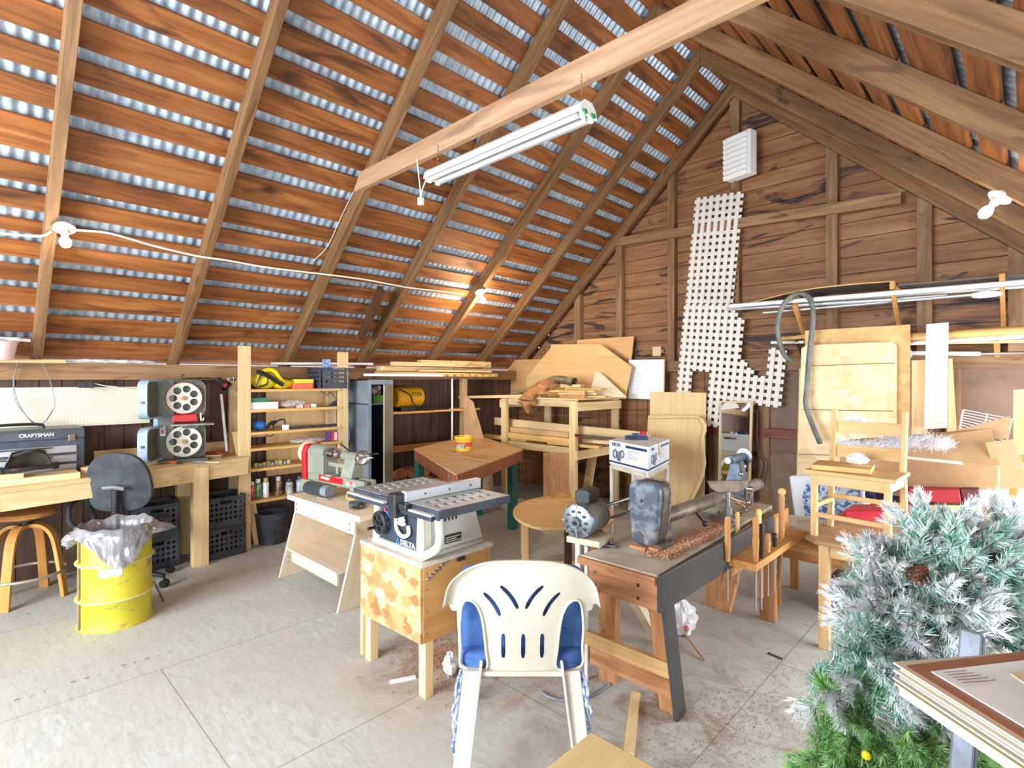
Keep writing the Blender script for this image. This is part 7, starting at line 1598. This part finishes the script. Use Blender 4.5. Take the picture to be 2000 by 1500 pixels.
for rep in (0, 1):
    for (px, py, t_, r, kd, n_) in blobs:
        c = at(px, py, t_)
        for i in range(n_-1 if rep == 0 else n_+2):
            d = V((random.gauss(0, 1), random.gauss(0, 1), random.gauss(0, .8)))-fw*.5; d.normalize()
            out = (c-at(1790, 1230, 2.15)); out = out.normalized() if out.length > .01 else d
            dd = (d*.8+out*.5-fw*.25).normalized(); p = c+d*r*random.uniform(.15, .6)
            me = random.choice({'F': F_, 'G': Gs, 'GG': GG}[kd]); s_ = random.uniform(.85, 1.15); q = dd.to_track_quat('Z', 'Y')
            if n_s < 100:
                o = bpy.data.objects.new('branch', me); COL.objects.link(o); o.parent = tree; n_s += 1
                o.rotation_mode = 'QUATERNION'; o.rotation_quaternion = q; o.location = p-V((-.55, 2.2, 0)); o.scale = (s_,)*3
            else: todo.append((me, Matrix.Translation(p) @ q.to_matrix().to_4x4() @ Matrix.Scale(s_, 4)))
for me, M in todo:
    b0 = len(m.v); m.v += [M @ v_.co for v_ in me.vertices]
    for pl_ in me.polygons: m.f.append([b0+i for i in pl_.vertices]); m.mi.append(pl_.material_index)
# inner mass of packed needles behind the sprays
for k_, (px, py, t_, r, kd, n_) in enumerate(blobs):
    c = at(px, py, t_)+fw*.06; random.seed(k_); m.cur = {'F': 0, 'G': 0, 'GG': 1}[kd]
    for i in range(2600):
        d = V((random.gauss(0, 1), random.gauss(0, 1), random.gauss(0, 1))).normalized(); p = c+d*r*random.uniform(.2, .85); e = (d+V((random.gauss(0, .6), random.gauss(0, .6), random.gauss(0, .6)))).normalized()*.045; s_ = e.cross(V((.2, .5, .8))).normalized()*.0021
        if random.random() < (.5 if kd == 'F' else .3 if kd == 'G' else .05): sv = m.cur; m.cur = 2
        else: sv = None
        m.add([p-s_, p+s_, p+e], [(0, 1, 2)])
        if sv is not None: m.cur = sv
q = m.build('inner_needles', gm, tree, world=True); q['kind'] = 'stuff'
P('trunk', MB().tube([at(1900, 1150, 2.25), at(1820, 1290, 2.2), at(1800, 1400, 2.2), G(1790, 1500, 0)*.98], .016), dsteel, tree, world=True, smooth=True)
P('branch_pole', MB().cyl(at(1936, 1085, 1.98), at(1955, 1110, 1.98), .016), black, tree, 'short black trunk joint', world=True)
cone_m = PM('cone_brown', (110, 66, 46), .7, 0, (84, 50, 36), 30)
def cone(c, r, lab):
    m = MB(); d = V((-.3, -.5, -.6)).normalized(); M = Matrix((basis(d)[1], basis(d)[2], d)).transposed().to_4x4(); M.translation = c
    m.sph((0, 0, 0), (r*.6, r*.6, r*1.0), 12, M)
    for k_ in range(7):
        z = -r+.28*r*k_; rr = r*.85*math.sqrt(max(.15, 1-(z/r*.9)**2))
        for i in range(9):
            a = 2*PI*(i+.5*(k_ % 2))/9; m.add([M @ V((rr*.4*math.cos(a-.25), rr*.4*math.sin(a-.25), z)), M @ V((rr*.4*math.cos(a+.25), rr*.4*math.sin(a+.25), z)), M @ V((rr*1.25*math.cos(a+.15), rr*1.25*math.sin(a+.15), z+r*.35)), M @ V((rr*1.25*math.cos(a-.15), rr*1.25*math.sin(a-.15), z+r*.35))], [(0, 1, 2, 3)])
    P('pine_cone', m, cone_m, tree, lab, world=True)
cone(at(1797, 1118, 1.84), .036, 'large brown pine cone'); cone(at(1912, 1203, 1.85), .026, 'dark pine cone'); cone(at(1865, 1175, 1.86), .018, 'small pine cone')
P('yellow_bud', MB().sph(at(1692, 1475, 1.68), .014, 10), yellow, tree, world=True)
P('hanging_cord', MB().tube([at(1596, 1455, 1.8), at(1600, 1490, 1.8), at(1630, 1520, 1.8)], .002), steel, tree, world=True)
# ================================================================ easel leg, carton and print portfolio at the right front
ez = thing('easel_post', 'dusty blue grey metal post standing in front of the christmas tree', 'post', G(1890, 1500, 0)*0+V((-.05, 1.55, 0)))
a, b2 = at(1900, 1232, 1.42), at(1880, 1500, 1.36)
d = (b2-a).normalized(); b3 = a+d*((a.z)/-d.z) if d.z < 0 else b2
P('post', MB().beam(a, V((b3.x, b3.y, 0)), .05, .035), PM('post_blue_grey', (124, 134, 150), .5, .2, (100, 108, 120), 8), ez, world=True, bevel=.006)
ez.location = (b3.x, b3.y, 0)
for c_ in ez.children: c_.data.transform(Matrix.Translation(V((-.05, 1.55, 0))-V((b3.x, b3.y, 0))))
PZ = 1.0
pA, pB = G(1745, 1318, PZ), G(2010, 1500, PZ)
# stack geometry: left corner, near edge direction and depth direction
lc = G(1765, 1302, 1.02); ne = G(2000, 1448, 1.02); fe_ = G(1990, 1280, 1.02)
e1 = (ne-lc).normalized(); e2 = (fe_-lc); e2 = (e2-e1*e2.dot(e1)).normalized()
if e2.dot(fw) < 0: e2 = -e2
pf = thing('print_portfolio', 'thick stack of cream mat boards under a brown cover at the lower right', 'portfolio', lc+V((0, 0, -.05)))
W1, W2 = .85, .55
random.seed(9)
ccol = [(232, 222, 196), (224, 214, 188), (214, 200, 168), (236, 228, 206), (206, 196, 176), (228, 220, 204), (190, 176, 150), (238, 232, 214), (222, 206, 172)]
for i in range(11):
    z = .965+i*.0052; off = random.uniform(-.008, .008)
    m = MB().prism([(0, 0), (W1, 0), (W1, W2), (0, W2)], .004 if i else .012, frame(lc*1+e1*(off-.01+.0*i)+e2*(off*1)+V((0, 0, z-lc.z-(.008 if i == 0 else 0))), e1, e2)); P('mat_board', m, PM('mat_%d' % i, tuple(int(q_*.88) for q_ in ccol[i % 9]), .7), pf, world=True)
fr = frame(V((lc.x, lc.y, 1.022))+e1*.004, e1, e2)
def bend2(x, y, sd): return V((x, y, .0022*sd+.10*max(0, (x*.25+y-.22))**2*2))
P('cover', MB().panel([(0, 0), (W1, 0), (W1, W2), (0, W2)], [], .002, fr, bend2, .06), PM('cover_brown', (156, 104, 78), .5, 0, (140, 90, 66), 3), pf, 'brown cover board', world=True, smooth=True)
P('print', MB().panel([(.03, .028), (W1, .028), (W1, W2-.05), (.03, W2-.05)], [], .002, fr, lambda x, y, s_: bend2(x, y, s_)+V((0, 0, .003)), .05), PM('print_pale_blue', (206, 212, 218), .3, 0, (220, 224, 226), 2), pf, world=True, smooth=True)
P('print_wash', MB().panel([(.06, .17), (.22, .13), (W1, .20), (W1, W2-.06), (.06, W2-.06)], [], .001, fr, lambda x, y, s_: bend2(x, y, s_)+V((0, 0, .0055)), .05), PM('print_gold_tan', (206, 176, 132), .35, 0, (226, 216, 196), 5), pf, world=True, smooth=True)
m = MB()
for i in range(5): m.add([bend2(.042+.009*i, .042+.02*k_, 1)+V((0, 0, .007))+V(q) for k_ in range(1) for q in ((0, 0, 0), (.002, 0, 0), (.002, .05+.006*i, 0), (0, .05+.006*i, 0))], [(0, 1, 2, 3)], fr)
P('printed_caption', m, PM('print_red_brown', (130, 84, 74), .6), pf, world=True)
bb_ = thing('brown_carton', 'brown cardboard carton under the stack of mat boards', 'box', lc+e1*.45+e2*.2)
q = lc+e1*.30+e2*.07
P('carton', MB().prism([(0, 0), (.5, 0), (.5, .4), (0, .4)], .95, frame(V((q.x, q.y, 0)), e1, e2)), PM('carton_orange_brown', (168, 108, 66), .7, 0, (154, 98, 60), 3), bb_, world=True)
